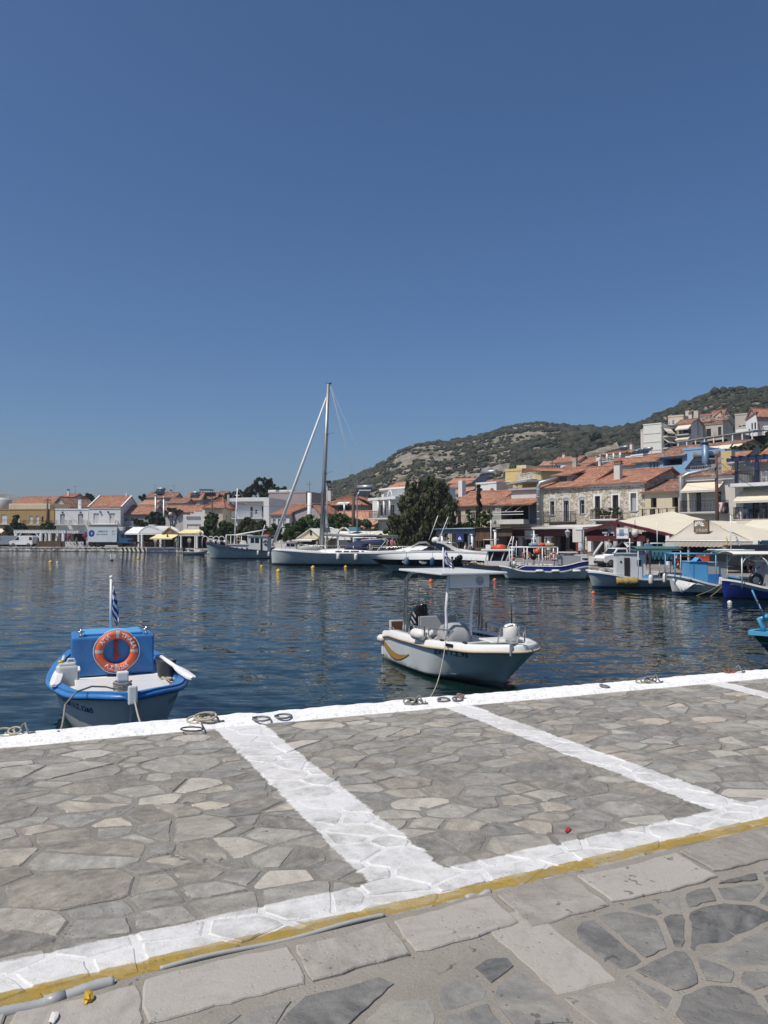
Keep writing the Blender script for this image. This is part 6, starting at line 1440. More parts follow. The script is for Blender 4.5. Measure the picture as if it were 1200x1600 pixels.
# blue and white open boat, moored bow-to
H_ANG=atan2(-.92,.39)
def make_blue_boat():
 bow=at(207,1085,8.95);L,B=5.1,1.76;ang=H_ANG;h=Vector((cos(ang),sin(ang),0));mid=Vector((bow.x,bow.y,0))-h*(L/2)
 t=thing('fishing_boat','blue and white open boat with a blue engine box and orange lifebuoy','boat',(mid.x,mid.y,0),ang)
 H=Hull(L,B,[(0,.60),(.45,.57),(.8,.66),(1,.76)],[(0,-.22),(.5,-.30),(.85,-.26),(1,-.05)],plan_curve(.66,.48,2.3,.62),.42,.1,((0,.36),(.6,.28),(1,.33)))
 H.shell(MB(),40,14).build('hull',HULLW,t)
 m=MB();H.rail(m,.035,.075,-.05,.03);r=m.build('gunwale',BOATBLUE,t)
 m=MB();m.tube(H.edge(40,.04,-.03),.036,8);m.build('rubbing_strake',BOATBLUE,t)
 m=MB();H.inner(m,.47,0,.985,.09);m.build('inner_side',BOATBLUE,t)
 m=MB();H.deck(m,.48,0,.985,.08,30);m.build('deck',WHITE,t)
 m=MB();H.deck(m,.53,.60,.955,.16,16,.02);m.build('foredeck',GEL,t);m=MB();m.cbox((.85,-.02,.565),1.15,1.12,.035,bev=.012);m.build('hatch',GEL,t)
 m=MB();H.deck(m,.735,.955,.995,.05,6);m.build('breasthook',GEL,t)
 xb=L/2-2.98;m=MB();m.cbox((xb-.45,-.02,.785),.9,1.18,.58,bev=.03);b=m.build('engine_box',BOATBLUE,t);m=MB();m.cbox((xb-.5,-.02,1.095),.66,.86,.04,bev=.015);m.build('lid',SKYBLUE,b)
 for y in(-.48,.46):
  m=MB();m.cbox((xb-.12,y,1.09),.10,.06,.02);m.tube([(xb-.15,y,1.1),(xb-.15,y,1.19),(xb-.09,y,1.19),(xb-.09,y,1.1)],.012,6);m.tube([(xb-.12,y-.05,1.15),(xb-.12,y+.05,1.15)],.012,6);m.build('cleat',STEEL,b)
 m=MB();m.cbox((L/2-.88,-.045,.66),.09,.11,.36,bev=.012);m.cbox((L/2-.88,-.045,.83),.11,.14,.12,bev=.018);sp=m.build('samson_post',GEL,t)
 m=MB();pts=[]
 for i in range(60):
  a=i*.62;pts.append((L/2-.88+.085*cos(a),-.045+.105*sin(a),.655+.0018*i+.012*sin(i*1.7)))
 m.tube(pts,.014,6);m.build('rope_turns',ROPEG,sp)
 m=MB();m.cbox((L/2+.035,0,.76),.09,.105,.22,ry=-.12,bev=.02)
 rows=[[H.P(1,q)+Vector((.03,-.024,0)),H.P(1,q)+Vector((.05,0,0)),H.P(1,q)+Vector((.03,.024,0))]for q in[i/10 for i in range(11)]]
 m.loft(rows,smooth=False);m.build('stem_post',HULLW,t)
 m=MB();m.cbox((xb-.30,.74,.66),.12,.05,.12);m.build('rowlock',PLAINW,t);m=MB();m.cbox((xb-.25,-.74,.66),.12,.05,.12);m.build('rowlock',BLACKP,t)
 m=MB();H.deck(m,.57,.0,.12,.06,6);m.build('stern_deck',BOATBLUE,t);m=MB();m.cbox((-1.5,0,.53),.28,1.4,.04);m.build('thwart',GEL,t)
 m=MB();m.tube([(xb-.75,-.02,1.0),(xb-.78,-.02,1.92)],.02,8);m.ball((xb-.78,-.02,1.93),.03);fp=m.build('flagpole',PLAINW,t)
 flag(t,(xb-.78,-.02,1.36),(xb-.78,-.02,1.87),.42,.5,4,.98,(.4,1))
 m=MB()
 lettering(m,'ΑΓ.ΤΡΙΑΔΑ Λ.Σ.1265',.10,lambda x,y:H.at_z(.80+x/(L*.75),.50+y,-1,.008));m.build('lettering',INKB,t);m=MB()
 lettering(m,'ΑΓ.ΤΡΙΑΔΑ',.085,lambda x,y:H.at_z(.83-x/(L*.75),.50+y,1,.008));m.build('lettering',INKB,t)
 W=lambda p:world_of(t,p)
 Mx=Matrix.Translation(W((xb+.06,.02,.86)))@Matrix.Rotation(ang+pi/2,4,'Z')
 lifebuoy('lifebuoy','orange lifebuoy with white Greek lettering leaning on the blue engine box',Mx,.250,.060)
 o=thing('rope_hank','short hank of red rope tied inside the orange lettered lifebuoy','rope',W((xb+.03,.01,1.0)),ang);m=MB()
 for k in range(5):a=k*1.3;m.tube([(.0+.012*cos(a),.012*sin(a),.06),(.01+.014*cos(a+1),.018*sin(a),-.06),(.012,.02*cos(a),-.15),(.01,.035*cos(a*2),-.22),(.012,.0,-.27)],.010,6)
 m.tube([(.02,.03*cos(i),-.02+.004*i)for i in range(8)],.010,5);m.tube([(.022,.035*cos(i*.9),.05+.018*sin(i*.9))for i in range(8)],.012,5,closed=True);m.build('cord',paint('red_rope',(.40,.05,.025),.8,.15,scale=30),o)
 for(a,b,lab)in(((-1.7,-.70,.63),(1.25,-.84,.69),'white oar resting on the left gunwale of the blue boat'),((.05,.62,.80),(1.60,.84,.72),'white oar lashed along the right gunwale of the blue boat')):
  o=thing('oar',lab,'oar',W(a),0);d=W(b)-W(a);m=MB();m.tube([(0,0,0),d*.5],[.026,.03],8);m.build('shaft',PLAINW,o);m=MB()
  u=d.normalized();s_=u.cross(Vector((0,0,1))).normalized();nn=s_.cross(u)
  rows=[[d*f+s_*w+nn*.014,d*f+nn*.026,d*f-s_*w+nn*.014,d*f-s_*w-nn*.012,d*f+s_*w-nn*.012]for f,w in((.46,.028),(.58,.055),(.72,.066),(.93,.062),(.97,.05),(1.0,.026))]
  m.loft(rows,closed=True,smooth=False,cap0=True,cap1=True);m.build('blade',PLAINW,o)
 o=thing('jerrycan','white plastic jerrycan with a yellow cap beside the blue box','jerrycan',W((.22,-.68,.482)),ang+pi/2+.15);m=MB()
 jc=paint('milky_plastic',(.60,.62,.60),.45,.05,.1)
 m.cbox((0,0,.15),.27,.17,.30,bev=.03);m.cbox((0,0,.315),.22,.13,.05,bev=.02);m.build('body',jc,o);m=MB();m.tube([(.0,0,.33),(.02,0,.385),(.09,0,.385),(.115,0,.33)],.016,8);m.build('handle',jc,o);m=MB();m.lathe([(.032,.335),(.032,.375),(0,.378)],(-.08,0,0),12);m.build('cap',BUOYY,o)
 o=thing('storage_crate','low grey crate under the jerrycan in the blue boat','crate',W((-.12,-.64,.482)),ang);m=MB();m.cbox((0,0,.09),.34,.26,.18,bev=.01);m.build('crate_body',COVER,o);m=MB();m.cbox((0,0,.19),.36,.28,.02);m.build('lid',PLAINW,o)
 o=thing('bucket','dark blue grey bucket between box and right side of the blue boat','bucket',W((.13,.68,.482)),ang);m=MB();m.lathe([(.11,0),(.145,.27),(.152,.275),(.152,.285),(.135,.285),(.105,.02),(0,.02)],n=18);m.build('pail',paint('slate_plastic',(.05,.06,.08),.5,.1,.2),o);m=MB();m.tube([(.145*cos(pi*k/8),.02,.27-.10*sin(pi*k/8))for k in range(9)],.006,5);m.build('handle',GALV,o)
 for(a,b,r_,mt,lab)in(((.52,.64,.51),(.98,.68,.51),.03,TEAK,'brown wooden stick lying on the deck beside the bucket'),((.60,.57,.505),(.98,.60,.505),.022,ROPE,'pale wooden stick lying beside the brown one')):
  o=MB().tube([(0,0,0),W(b)-W(a)],r_,6).build('stick',mt);o.location=W(a);tag(o,lab,'stick')
 o=MB()
 for k in range(14):a=k*.9;o.ball((.05*cos(a)+.012*k,.05*sin(a*1.3),.035+.012*(k%3)),.035,.028,.025,7,5)
 o=o.build('rope_bundle',ROPE);o.location=W((.42,.58,.482));tag(o,'crumpled bundle of pale rope beside the bucket','rope')
 rope_thing('grey mooring rope curving from the post of the blue boat to the quay',[W((L/2-.88,-.10,.66)),W((L/2-.75,-.25,.735)),W((L/2-.55,-.42,.79)),W((L/2-.22,-.60,.80)),W((L/2-.02,-.72,.70))]+[W((L/2-.02,-.72,.70)).lerp(ground(91,1143,QZ+.03),f)-Vector((0,0,.10*sin(pi*f)))for f in(.25,.5,.75,1)],.011,ROPEG)
 rope_thing('tan mooring rope dropping from the stem of the blue boat',catenary(W((L/2+.08,.02,.70)),ground(222,1136,QZ-.02),.03),.010,ROPE)
 return t
BLUEBOAT=make_blue_boat()
# white centre console boat with hard top
def make_console_boat():
 L,B=4.40,1.84;ang=atan2(-.934,.358);t=thing('motor_boat','white open motor boat with flat hard top and black outboard','boat',(1.52,14.66,0),ang)
 def sec(q,tt):
  ch=interp(tt,[(0,.30),(.7,.36),(1,.60)]);wc=interp(tt,[(0,.97),(.6,.92),(.85,.72),(1,.50)])
  return wc*(q/ch)**.9 if q<ch else wc+(1-wc)*((q-ch)/(1-ch))**interp(tt,[(0,.6),(1,1.15)])
 H=Hull(L,B,[(0,.47),(.15,.55),(.5,.58),(.8,.64),(1,.70)],[(0,-.26),(.6,-.26),(.85,-.2),(1,-.10)],plan_curve(.90,.42,2.6,.60),.85,-.05,sec=sec)
 hullm=hull_paint('console_hull',(.62,.65,.65),.3)
 H.shell(MB(),40,20).build('hull',hullm,t)
 m=MB();H.strake(m,.40,.425,.016,36,0,.9);m.build('spray_rail',hullm,t)
 m=MB();m.tube(H.edge(44,.02,-.005),.026,8);m.build('rubrail',TAN,t)
 m=MB()
 for sd in(1,-1):
  rows=[]
  for tt in H.ts(40):
   o=H.P(tt,1,sd);i=H.P(tt,1,sd,-.19);up=.115
   rows.append([o+Vector((0,0,.004)),o*1+Vector((0,-sd*.012,up*.8)),o+Vector((0,-sd*.05,up)),Vector((i.x,i.y,i.z+up)),Vector((i.x,i.y,i.z+up-.05))])
  if sd>0:rows=[r[::-1]for r in rows]
  m.loft(rows,smooth=True)
 m.build('gunwale_moulding',GEL,t)
 m=MB();H.inner(m,.20,0,.96,.19);m.build('inner_side',GEL,t);m=MB();H.deck(m,.22,0,.93,.17,24);m.build('cockpit_floor',GREYT,t)
 m=MB();H.deck(m,lambda tt:sinterp(tt,H.sheer)+.06,.80,.985,.14,12,.03);m.build('foredeck',GEL,t);m=MB();m.box(.95,1.05,-.50,.50,.36,.72);m.build('bulkhead',GEL,t);m=MB();m.cbox((1.40,0,.80),.5,.60,.03,bev=.012);m.build('hatch',GEL,t)
 m=MB();m.box(-2.18,-2.08,-.85,.85,.1,.50);m.build('transom',GEL,t)
 m=MB();m.cbox((-1.95,-.60,.66),.05,.30,.32);tk=m.build('teak_panel',PLAINW,t);m=MB();m.cbox((-1.922,-.60,.665),.006,.24,.26);m.build('slats',TEAK,tk)
 OY=.16;ob=MB();cx=-2.36
 prof=[(-.24,.50,.16),(-.28,.60,.19),(-.31,.78,.205),(-.29,.96,.195),(-.22,1.08,.165),(-.10,1.14,.12)]
 rows=[]
 for(dx,z,w)in prof:
  l=.62-(z-.5)*.28;rows.append([Vector((cx+dx*.5+l*.5*cos(a)*(1.0 if cos(a)>0 else .9),OY+w*sin(a)*(1 if abs(sin(a))<.9 else .97),z-.08+.09*cos(a)*(z-.5)))for a in[2*pi*k/18 for k in range(18)]])
 ob.loft(rows,closed=True,smooth=True,cap0=True,cap1=True);o1=ob.build('outboard_motor',BLACKP,t)
 m=MB();m.box(cx-.10,cx+.16,OY-.08,OY+.08,-.55,.45);m.box(cx-.30,cx+.12,-.012,.012,-.30,-.27);m.tube([(cx+.1,OY,.35),(cx+.34,OY,.42)],.06,8);m.build('leg',BLACKP,o1)
 m=MB();m.cbox((cx+.225,OY-.02,.64),.012,.13,.17,ry=-.18);m.build('sticker',INKW,o1)
 m=MB();
 for k in range(3):m.cbox((cx-.02+.03*k,OY-.203+.006*k,.64+.12*k),.30-k*.06,.006,.045,ry=.5)
 m.build('stripe',GREYT,o1)
 m=MB();m.tube([(-1.9,.0,.5),(-1.87,.0,.74)],.03,8);m.build('wooden_post',TEAK,t)
 m=MB();m.cbox((-.45,-.06,1.905),2.05,1.36,.045,bev=.015);ht=m.build('hard_top',GEL,t)
 m=MB();m.cbox((.42,-.10,1.76),.06,.82,.24,bev=.02);m.build('fascia_box',GEL,ht);m=MB();m.lathe([(.055,0),(.075,.005),(.078,.018),(.05,.02),(.045,.008),(0,.006)],(.452,.10,1.76),18,Matrix.Rotation(pi/2,4,'Y'));m.build('speaker',GREYT,ht)
 for y,dy in((-.52,0),(-.02,.07)):m=MB();m.tube([(.30,y,.50),(.32,y,.95),(.30,y+dy*.3,1.25),(.42,y+dy,1.88)],.027,8);m.build('front_post',PLAINW,ht)
 for y,xb in((-.70,-1.32),(.76,-.86)):
  m=MB()
  for dx in(0,.13):m.tube([(xb+dx,y,.52),(xb+dx*.9+.03,y,1.1),(xb+.08+dx*.6,y*.97,1.72),(xb+.2+dx*.6,y*.9,1.86),(xb+.36+dx,y*.84,1.885)],.024,8)
  for k in range(4):z=.8+k*.25;m.tube([(xb+.02,y,z),(xb+.14,y,z)],.012,6)
  m.build('rear_frame',STEEL,ht)
 m=MB();m.tube([(-1.15,.12,1.93),(-1.17,.12,2.36)],.014,6);m.build('flagpole',PLAINW,t);flag(t,(-1.16,.12,2.06),(-1.17,.12,2.34),.36,.26,8,.72,(.1,1));m=MB();m.tube([(-.98,.26,1.93),(-.99,.24,2.12)],.02,6);m.ball((-.99,.24,2.15),.03);m.build('anchor_light',BLACKP,t)
 m=MB();rows=[]
 for(x,z,w)in((.34,.24,.27),(.36,.70,.27),(.32,.86,.25),(.18,.98,.21),(.0,.96,.22),(-.08,.84,.25),(-.10,.24,.26)):
  rows.append([Vector((x,-.27+w*s,z-.05*s*s))for s in(-1,-.5,0,.5,1)])
 m.sheet(rows,.02,True)
 for sd in(-1,1):m.poly([Vector((x,-.27+sd*w,z-.05))for(x,z,w)in((.34,.24,.27),(.36,.70,.27),(.32,.86,.25),(.18,.98,.21),(.0,.96,.22),(-.08,.84,.25),(-.10,.24,.26))])
 m.build('covered_console',COVER,t);m=MB();m.tube([(.30,-.27+.30*cos(pi*k/10),.84+.40*sin(pi*k/10))for k in range(11)],.010,6);m.build('windscreen_hoop',STEEL,t)
 m=MB();m.cbox((-.78,-.18,.66),.09,.80,.70,ry=-.10,bev=.02);m.cbox((-.60,-.18,.44),.42,.80,.36,bev=.03);m.build('helm_seat',COVER,t)
 m=MB();m.tube([(-.5,-.55,.66),(-.3,-.62,.78),(-.2,-.52,.70),(-.35,-.56,.62),(-.2,-.66,.66),(-.1,-.6,.8)],.05,7);m.build('rolled_cloth',SHEETW,t)
 m=MB();m.cbox((.60,.38,.44),.5,.5,.40,bev=.02);m.build('bow_seat',COVER,t)
 for sd in(-1,1):
  m=MB();Q=lambda tt,z,o=-.07:H.P(tt,1,sd,o)+Vector((0,0,z))
  m.tube([Q(.70,.11),Q(.71,.22),Q(.735,.31),Q(.66,.315),Q(.55,.31),Q(.44,.30),Q(.36,.30),Q(.345,.28),Q(.345,.11)],.014,7)
  for tt in(.55,.44):m.tube([Q(tt,.11),Q(tt+.004,.31)],.012,6);
  for tt in(.55,):m.cbox(Q(tt,.30),.07,.05,.05);m.cbox(Q(tt,.13),.09,.06,.05)
  m.build('side_rail',STEEL,t)
  m=MB();m.tube([Q(.04,.10),Q(.06,.17),Q(.13,.17),Q(.15,.10)],.012,6);m.build('grab_handle',STEEL,t)
 m=MB()
 for sd in(-1,1):m.tube([(1.75,sd*.26,.80),(1.82,sd*.24,1.06),(1.96,sd*.08,1.11)],.014,7)
 m.tube([(1.96,-.08,1.11),(1.96,.08,1.11)],.014,7);m.tube([(1.94,.0,.80),(1.96,.0,1.11)],.014,7);m.build('pulpit',STEEL,t)
 m=MB();m.cbox((2.02,-.14,.83),.24,.08,.02);m.cbox((2.12,-.20,.74),.03,.11,.2,rz=.5);m.build('bow_roller',GALV,t)
 m=MB()
 for sd in(-1,1):p=H.P(.735,1,sd,.0);q2=H.P(.74,1,sd,0);m.cbox(p+Vector((0,sd*.012,.065)),.19,.02,.055,rz=sd*-.30,bev=.008)
 m.build('air_vent',BLACKP,t);m=MB();m.cbox(H.P(.66,1,-1,-.07)+Vector((0,0,.13)),.12,.04,.03);m.cbox(H.P(.80,1,-1,-.07)+Vector((0,0,.13)),.12,.04,.03);m.build('cleat',BLACKP,t)
 m=MB();m.tube([(-.45,-.72,.62),(-.45,-.74,1.85)],.006,5);m.build('antenna',BLACKP,t)
 m=MB();rows=[];rows2=[]
 for k in range(15):
  u=k/14;tt=.02+.38*u;zc=.38-.22*sin(pi*min(1,u*.86))+.03*u;th=.135*sin(pi*min(1,u*.80+.2))**.8+.004
  rows.append([H.at_z(tt,zc+th*s_/2,-1,.006)for s_ in(-1,0,1)]);rows2 .append([H.at_z(tt,zc-th/2-.018,-1,.005),H.at_z(tt,zc-th/2+.01,-1,.005)])
 m.loft(rows,smooth=True);m.build('gold_swoosh',GOLD,t);m=MB();m.loft(rows2,smooth=True);m.build('swoosh_edge',INK,t)
 m=MB();lettering(m,'ΙΕΙΝΑ Τ.Σ.95',.125,lambda x,y:H.at_z(.735+x/(L*.78),sinterp(.735+x/(L*.78),H.sheer)-.085+y,-1,.008));m.build('lettering',INK,t)
 W=lambda p:world_of(t,p)
 p=H.P(.50,1,-1,.03);fender('fender','large white fender hanging on the near rail of the hard top boat',W((p.x,p.y,p.z+.19)),.105,.44,FENDW,ang+.10)
 p=H.P(.0,1,-1,.02);fender('fender','small white fender at the stern corner of the hard top boat',W((p.x+.05,p.y,p.z-.05)),.085,.26,FENDW,ang+.15)
 fender('fender','round white fender standing in the bow pulpit of the hard top boat',W((1.68,.05,.96)),.145,.30,FENDW)
 rope_thing('pale mooring rope from the hard top boat to the quay edge',catenary(W(H.P(.72,1,-1,.03)+Vector((0,0,.12))),ground(664,1096,QZ+.03),.22,18),.008,ROPE)
 rope_thing('thin dark mooring line from the far bow to the quay',catenary(W((2.02,.2,.75)),ground(925,1076,QZ),.10),.007,ROPED)
 return t
make_console_boat()
# light blue boat at the right edge
def make_right_boat():
 bow=at(1173,988,16.3);L,B=4.2,1.7;ang=radians(188);h=Vector((cos(ang),sin(ang),0));mid=Vector((bow.x,bow.y,0))-h*(L/2)
 zb=bow.z;t=thing('fishing_boat','light blue boat with dark green stripe cut off by the right edge','boat',(mid.x,mid.y,0),ang)
 H=Hull(L,B,[(0,zb-.06),(.5,zb-.12),(1,zb)],[(0,-.2),(.6,-.28),(1,-.12)],plan_curve(.6,.5,2.0,.75),.62,.15,((0,.5),(.6,.5),(1,.75)))
 lb=paint('turquoise_paint',(.09,.38,.58),.4,.08,.1);H.shell(MB(),30,12).build('hull',paint('deep_teal_blue',(.012,.075,.16),.4,.1,.1),t)
 m=MB();H.strake(m,.70,.93,.006);m.build('green_band',GREENST,t);m=MB();H.strake(m,.655,.695,.010);m.build('white_line',lb,t)
 m=MB();H.rail(m,.035,.08,-.05,.03);m.build('gunwale',lb,t);m=MB();H.inner(m,.2,0,.985,.07);m.build('inner_side',SKYBLUE,t);m=MB();H.deck(m,zb-.12,.45,.985,.06,16);m.build('foredeck',lb,t);m=MB();H.deck(m,.2,0,.46,.06,10);m.build('floor',SKYBLUE,t)
 m=MB();m.tube([(L/2-.30,0,zb-.1),(L/2-.28,0,zb+.12),(L/2-.20,0,zb+.27),(L/2-.36,0,zb+.33),(L/2-.48,0,zb+.20)],[.05,.055,.06,.055,.04],8);m.build('stem_head',lb,t)
 m=MB();m.cbox((L/2-.75,0,zb+.02),.35,.42,.16,bev=.02);m.build('hatch',lb,t);m=MB();m.ball((L/2-.72,-.1,zb+.15),.07);m.build('winch',GALV,t)
 a=loc_of(t,at(1175,922,16.2));p0=Vector((L/2-.36,0,zb+.22));m=MB();m.tube([p0,a],.018,7);m.build('flagpole',lb,t);flag(t,p0 .lerp(a,.52),p0 .lerp(a,.94),.36,.3,12,.9,(-.9,.6))
 return t
make_right_boat()
# boats along the far quay
class BF:
 """broadside boat, bow to the left; maps photo pixels to the boat's own x (towards bow) and z at a given lateral offset"""
 def __init__(s,pb,ps,d,yaw=0.0):
  s.d=d;s.ang=pi+yaw;a=at(pb,837,d);b=at(ps,837,d);s.mid=Vector(((a.x+b.x)/2,d,0));s.L=(b.x-a.x)/max(.3,cos(yaw))
 def __call__(s,px,py,y=0.0):
  h=Vector((cos(s.ang),sin(s.ang),0));n=Vector((-h.y,h.x,0));d=ray(px,py);o=Vector((0,0,CAMZ));base=s.mid+n*y
  k=(base-o).dot(n)/d.dot(n);p=o+d*k;q=p-s.mid;return q.dot(h),p.z
def cabin(t,x0,x1,w,z0,z1,mat,rake=.08,roof=True,win=(),roofmat=None,name='wheelhouse',over=.10):
 m=MB();rows=[[(x1-r_,-w,z),(x1-r_,w,z),(x0+r_*.4,w*(1-.03),z),(x0+r_*.4,-w*(1-.03),z)]for z,r_ in((z0,0),(z1,rake))]
 m.loft(rows,closed=True,smooth=False,cap0=True,cap1=True);c=m.build(name,mat,t)
 if roof:m=MB();m.cbox(((x0+x1)/2-rake*.3,0,z1+.035),x1-x0+over*2,w*2+over*2,.06,bev=.02);m.build('roof',roofmat or GEL,c)
 for(a,b,za,zb)in win:
  m=MB();m.box(a,b,w-.004,w+.012,za,zb);m.build('window',SMOKED,c)
 return c
def boat_common(t,H,hull_mat,rail_mat,zdeck,boot=None,deck_mat=None,band=None,band_mat=None,inside=None,rail=(.03,.08,-.05,.03)):
 H.shell(MB(),28,10).build('hull',hull_mat,t)
 if boot:m=MB();H.zband(m,-.06,boot[0],.006);m.build('waterline_band',boot[1],t)
 if band:m=MB();H.strake(m,band[0],band[1],.008,t0=band[2]if len(band)>2 else 0,t1=band[3]if len(band)>3 else 1);m.build('painted_band',band_mat,t)
 m=MB();H.rail(m,*rail);m.build('gunwale',rail_mat,t);m=MB();H.inner(m,zdeck,0,.985,.06);m.build('bulwark',inside or rail_mat,t);m=MB();H.deck(m,zdeck+.01,0,.985,.05);m.build('deck',deck_mat or GREYT,t)
def frame_canopy(t,x0,x1,w,z0,z1,mat_post,n=2,top=None,topmat=None,th=.05,camber=.06,r=.03):
 m=MB()
 for i in range(n+1):
  x=lerp(x0,x1,i/n)
  for sd in(-1,1):m.tube([(x,sd*w,z0),(x,sd*w,z1)],r,6)
  m.tube([(x,-w,z1),(x,w,z1)],r,6)
 for sd in(-1,1):m.tube([(x0,sd*w,z1),(x1,sd*w,z1)],r,6)
 c=m.build('canopy_frame',mat_post,t)
 if topmat:
  m=MB();m.sheet([[(lerp(x0-.1,x1+.1,i/6),lerp(-w-.05,w+.05,j/6),z1+.03+camber*(1-(2*j/6-1)**2))for j in range(7)]for i in range(7)],th,True);m.build('canopy',topmat,c)
 return c
def heap(name,label,loc,rx,ry,rz,mat,seed,cat,n=26):
 r=random.Random(seed);m=MB()
 for k in range(n):
  a,q=r.uniform(0,2*pi),sqrt(r.random());x,y=rx*q*cos(a),ry*q*sin(a);z=rz*(1-q*q)*r.random();s_=r.uniform(.10,.22)*min(rx,ry)+.03
  m.ball((x,y,z),s_*1.5,s_*1.2,s_*.8,7,5,Matrix.Rotation(r.uniform(0,3),4,'Z'))
 o=m.build(name,mat);o.location=loc;return tag(o,label,cat)
# fishing boat with blue bulwark band and pipe frame
def boat_blue_band():
 f=BF(781,915,46,-.06);t=thing('fishing_boat','white fishing boat with royal blue bulwark and white pipe frame','boat',f.mid,f.ang);L=f.L;B=2.0;W=lambda p:world_of(t,p)
 zb=f(781,884)[1];zm=f(860,892)[1];zs=f(915,884)[1]
 H=Hull(L,B,[(0,zs),(.35,zm),(.7,zm+.02),(1,zb)],[(0,-.3),(.6,-.35),(1,-.1)],plan_curve(.62,.5,2.0,.7),.45,.2);boat_common(t,H,HULLW,PLAINW,.35,(.05,BOOT),deck_mat=GREYT)
 m=MB();zt=zm+.26
 for sd in(1,-1):
  rows=[[H.P(tt,1,sd,.01)+Vector((0,0,.03)),H.P(tt,1,sd,.02)+Vector((0,0,.03+.26*min(1,(.80-tt)/.06)))]for tt in[.80*k/20 for k in range(21)]]
  m.loft(rows if sd<0 else[r[::-1]for r in rows],smooth=True)
 m.build('raised_bulwark',ROYAL,t);m=MB()
 for sd in(1,-1):m.tube([H.P(.80*k/20,1,sd,.02)+Vector((0,0,.04+.26*min(1,(.80-.80*k/20)/.06)))for k in range(21)],.03,6)
 m.build('top_rail',PLAINW,t)
 zt=f(860,855)[1];x0,x1=f(905,860)[0],f(798,860)[0]
 frame_canopy(t,f(868,860)[0],x1,.75,zm,zt,PLAINW,3,r=.035)
 m=MB();m.box(f(905,860)[0],f(868,860)[0],-.5,.5,zm-.1,f(880,868)[1]);m.build('engine_casing',GREYT,t)
 m=MB();a=f(887,870)[0];m.lathe([(.30,zm),(.24,f(887,864)[1])],(a,0,0),4);m.cbox((a,0,f(887,863)[1]),1.0,.9,.07);m.build('steering_shelter',GEL,t)
 m=MB();c,z=f(826,850);m.tube([(f(834,880)[0],.1,zm),(f(834,880)[0],.1,f(834,829)[1])],.035,6);m.tube([(f(828,854)[0],.1,zt),(f(834,835)[0],.1,f(834,835)[1])],.02,5);m.tube([(f(840,854)[0],.1,zt),(f(834,832)[0],.1,f(834,832)[1])],.02,5)
 for y in(836,842,848):m.tube([(f(829,y)[0],.1,f(829,y)[1]),(f(840,y)[0],.1,f(840,y)[1])],.02,5)
 m.build('mast',PLAINW,t)
 Mx=Matrix.Translation(W((f(865.5,869,.8)[0],.82,f(865.5,869)[1])))@Matrix.Rotation(f.ang+pi,4,'Z');lifebuoy('lifebuoy','faded orange lifebuoy on the pipe frame of the blue banded boat',Mx,.20,.05,paint('faded_orange',(.45,.13,.08),.6,.1,.2),False)
 Mx=Matrix.Translation(W((f(823,867,.6)[0],.45,f(823,867)[1])))@Matrix.Rotation(f.ang+pi,4,'Z');lifebuoy('lifebuoy','red and white lifebuoy hanging inside the pipe frame of the blue banded boat',Mx,.20,.05,REDOR,False)
 heap('fishing_net','heap of straw coloured net on the bow of the blue banded boat',W((f(822,888)[0],.1,zm+.02)),.38,.5,.30,NET,1,'fishing net');heap('fishing_net','bright yellow net heap amidships on the blue banded boat',W((f(846,888)[0],.1,zm+.05)),.35,.5,.32,NETY,2,'fishing net')
 for k,px in enumerate((843,868,901)):fender('fender',['white fender lying along the blue bulwark, nearest the bow of the banded boat','white fender lying along the blue bulwark, middle one of three','fat white fender lying along the blue bulwark nearest the stern'][k],W((f(px,891,1.05)[0],1.08,f(px,891)[1])),.09,.50,FENDW,f.ang)
 for k,(px,py,c_)in enumerate(((834,849,'blue'),(846,851,'orange'),(857,852,'tan'))):
  o=thing('gear_bundle',['rolled blue tarpaulin on top of the pipe frame','orange gear bundle on top of the pipe frame','tan rolled mat on top of the pipe frame'][k],'bundle',W((f(px,py)[0],.1,zt+.12)),f.ang);m=MB();m.tube([(-.3,0,0),(0,.02,.02),(.3,0,0)],[.10,.13,.10],8);m.build('roll',[paint('blue_tarp',(.16,.30,.42),.8,.1),REDOR,paint('tan_mat',(.48,.36,.22),.9,.1)][k],o);m=MB();m.tube([(.1,.13*cos(q),.13*sin(q))for q in[i*.7 for i in range(9)]],.012,4,closed=True);m.build('tie',ROPED,o)
 m=MB();x=f(805,857)[0];m.tube([(x,.3,zm),(x-.05,.3,f(805,845)[1])],.02,5);m.build('flagpole',PLAINW,t);flag(t,(x-.03,.3,f(805,862)[1]),(x-.05,.3,f(805,847)[1]),.45,.4,22,.8,(.8,.3))
 for k,(px,py,r_,mt,lab)in enumerate(((803,881,.16,FENDW,'round white float on the bow deck of the blue banded boat'),(802,873,.12,REDOR,'small red float above the white one on the bow'),(840,862,.2,REDOR,'orange float hanging in the shade of the pipe frame'),(834,870,.2,BLACKP,'black and white float hanging in the pipe frame'),(878,874,.14,BROWN,'brown pot hanging behind the lifebuoy on the frame'))):
  x,z=f(px,py,.4);o=thing('net_float',lab,'float',W((x,.3,z)));m=MB();m.ball((0,0,0),r_,n=12,k=8);m.build('ball',mt,o);m=MB();m.tube([(0,0,r_*.9),(0,0,r_+.12)],.015,5);m.build('cord',ROPED,o)
 return t
boat_blue_band()
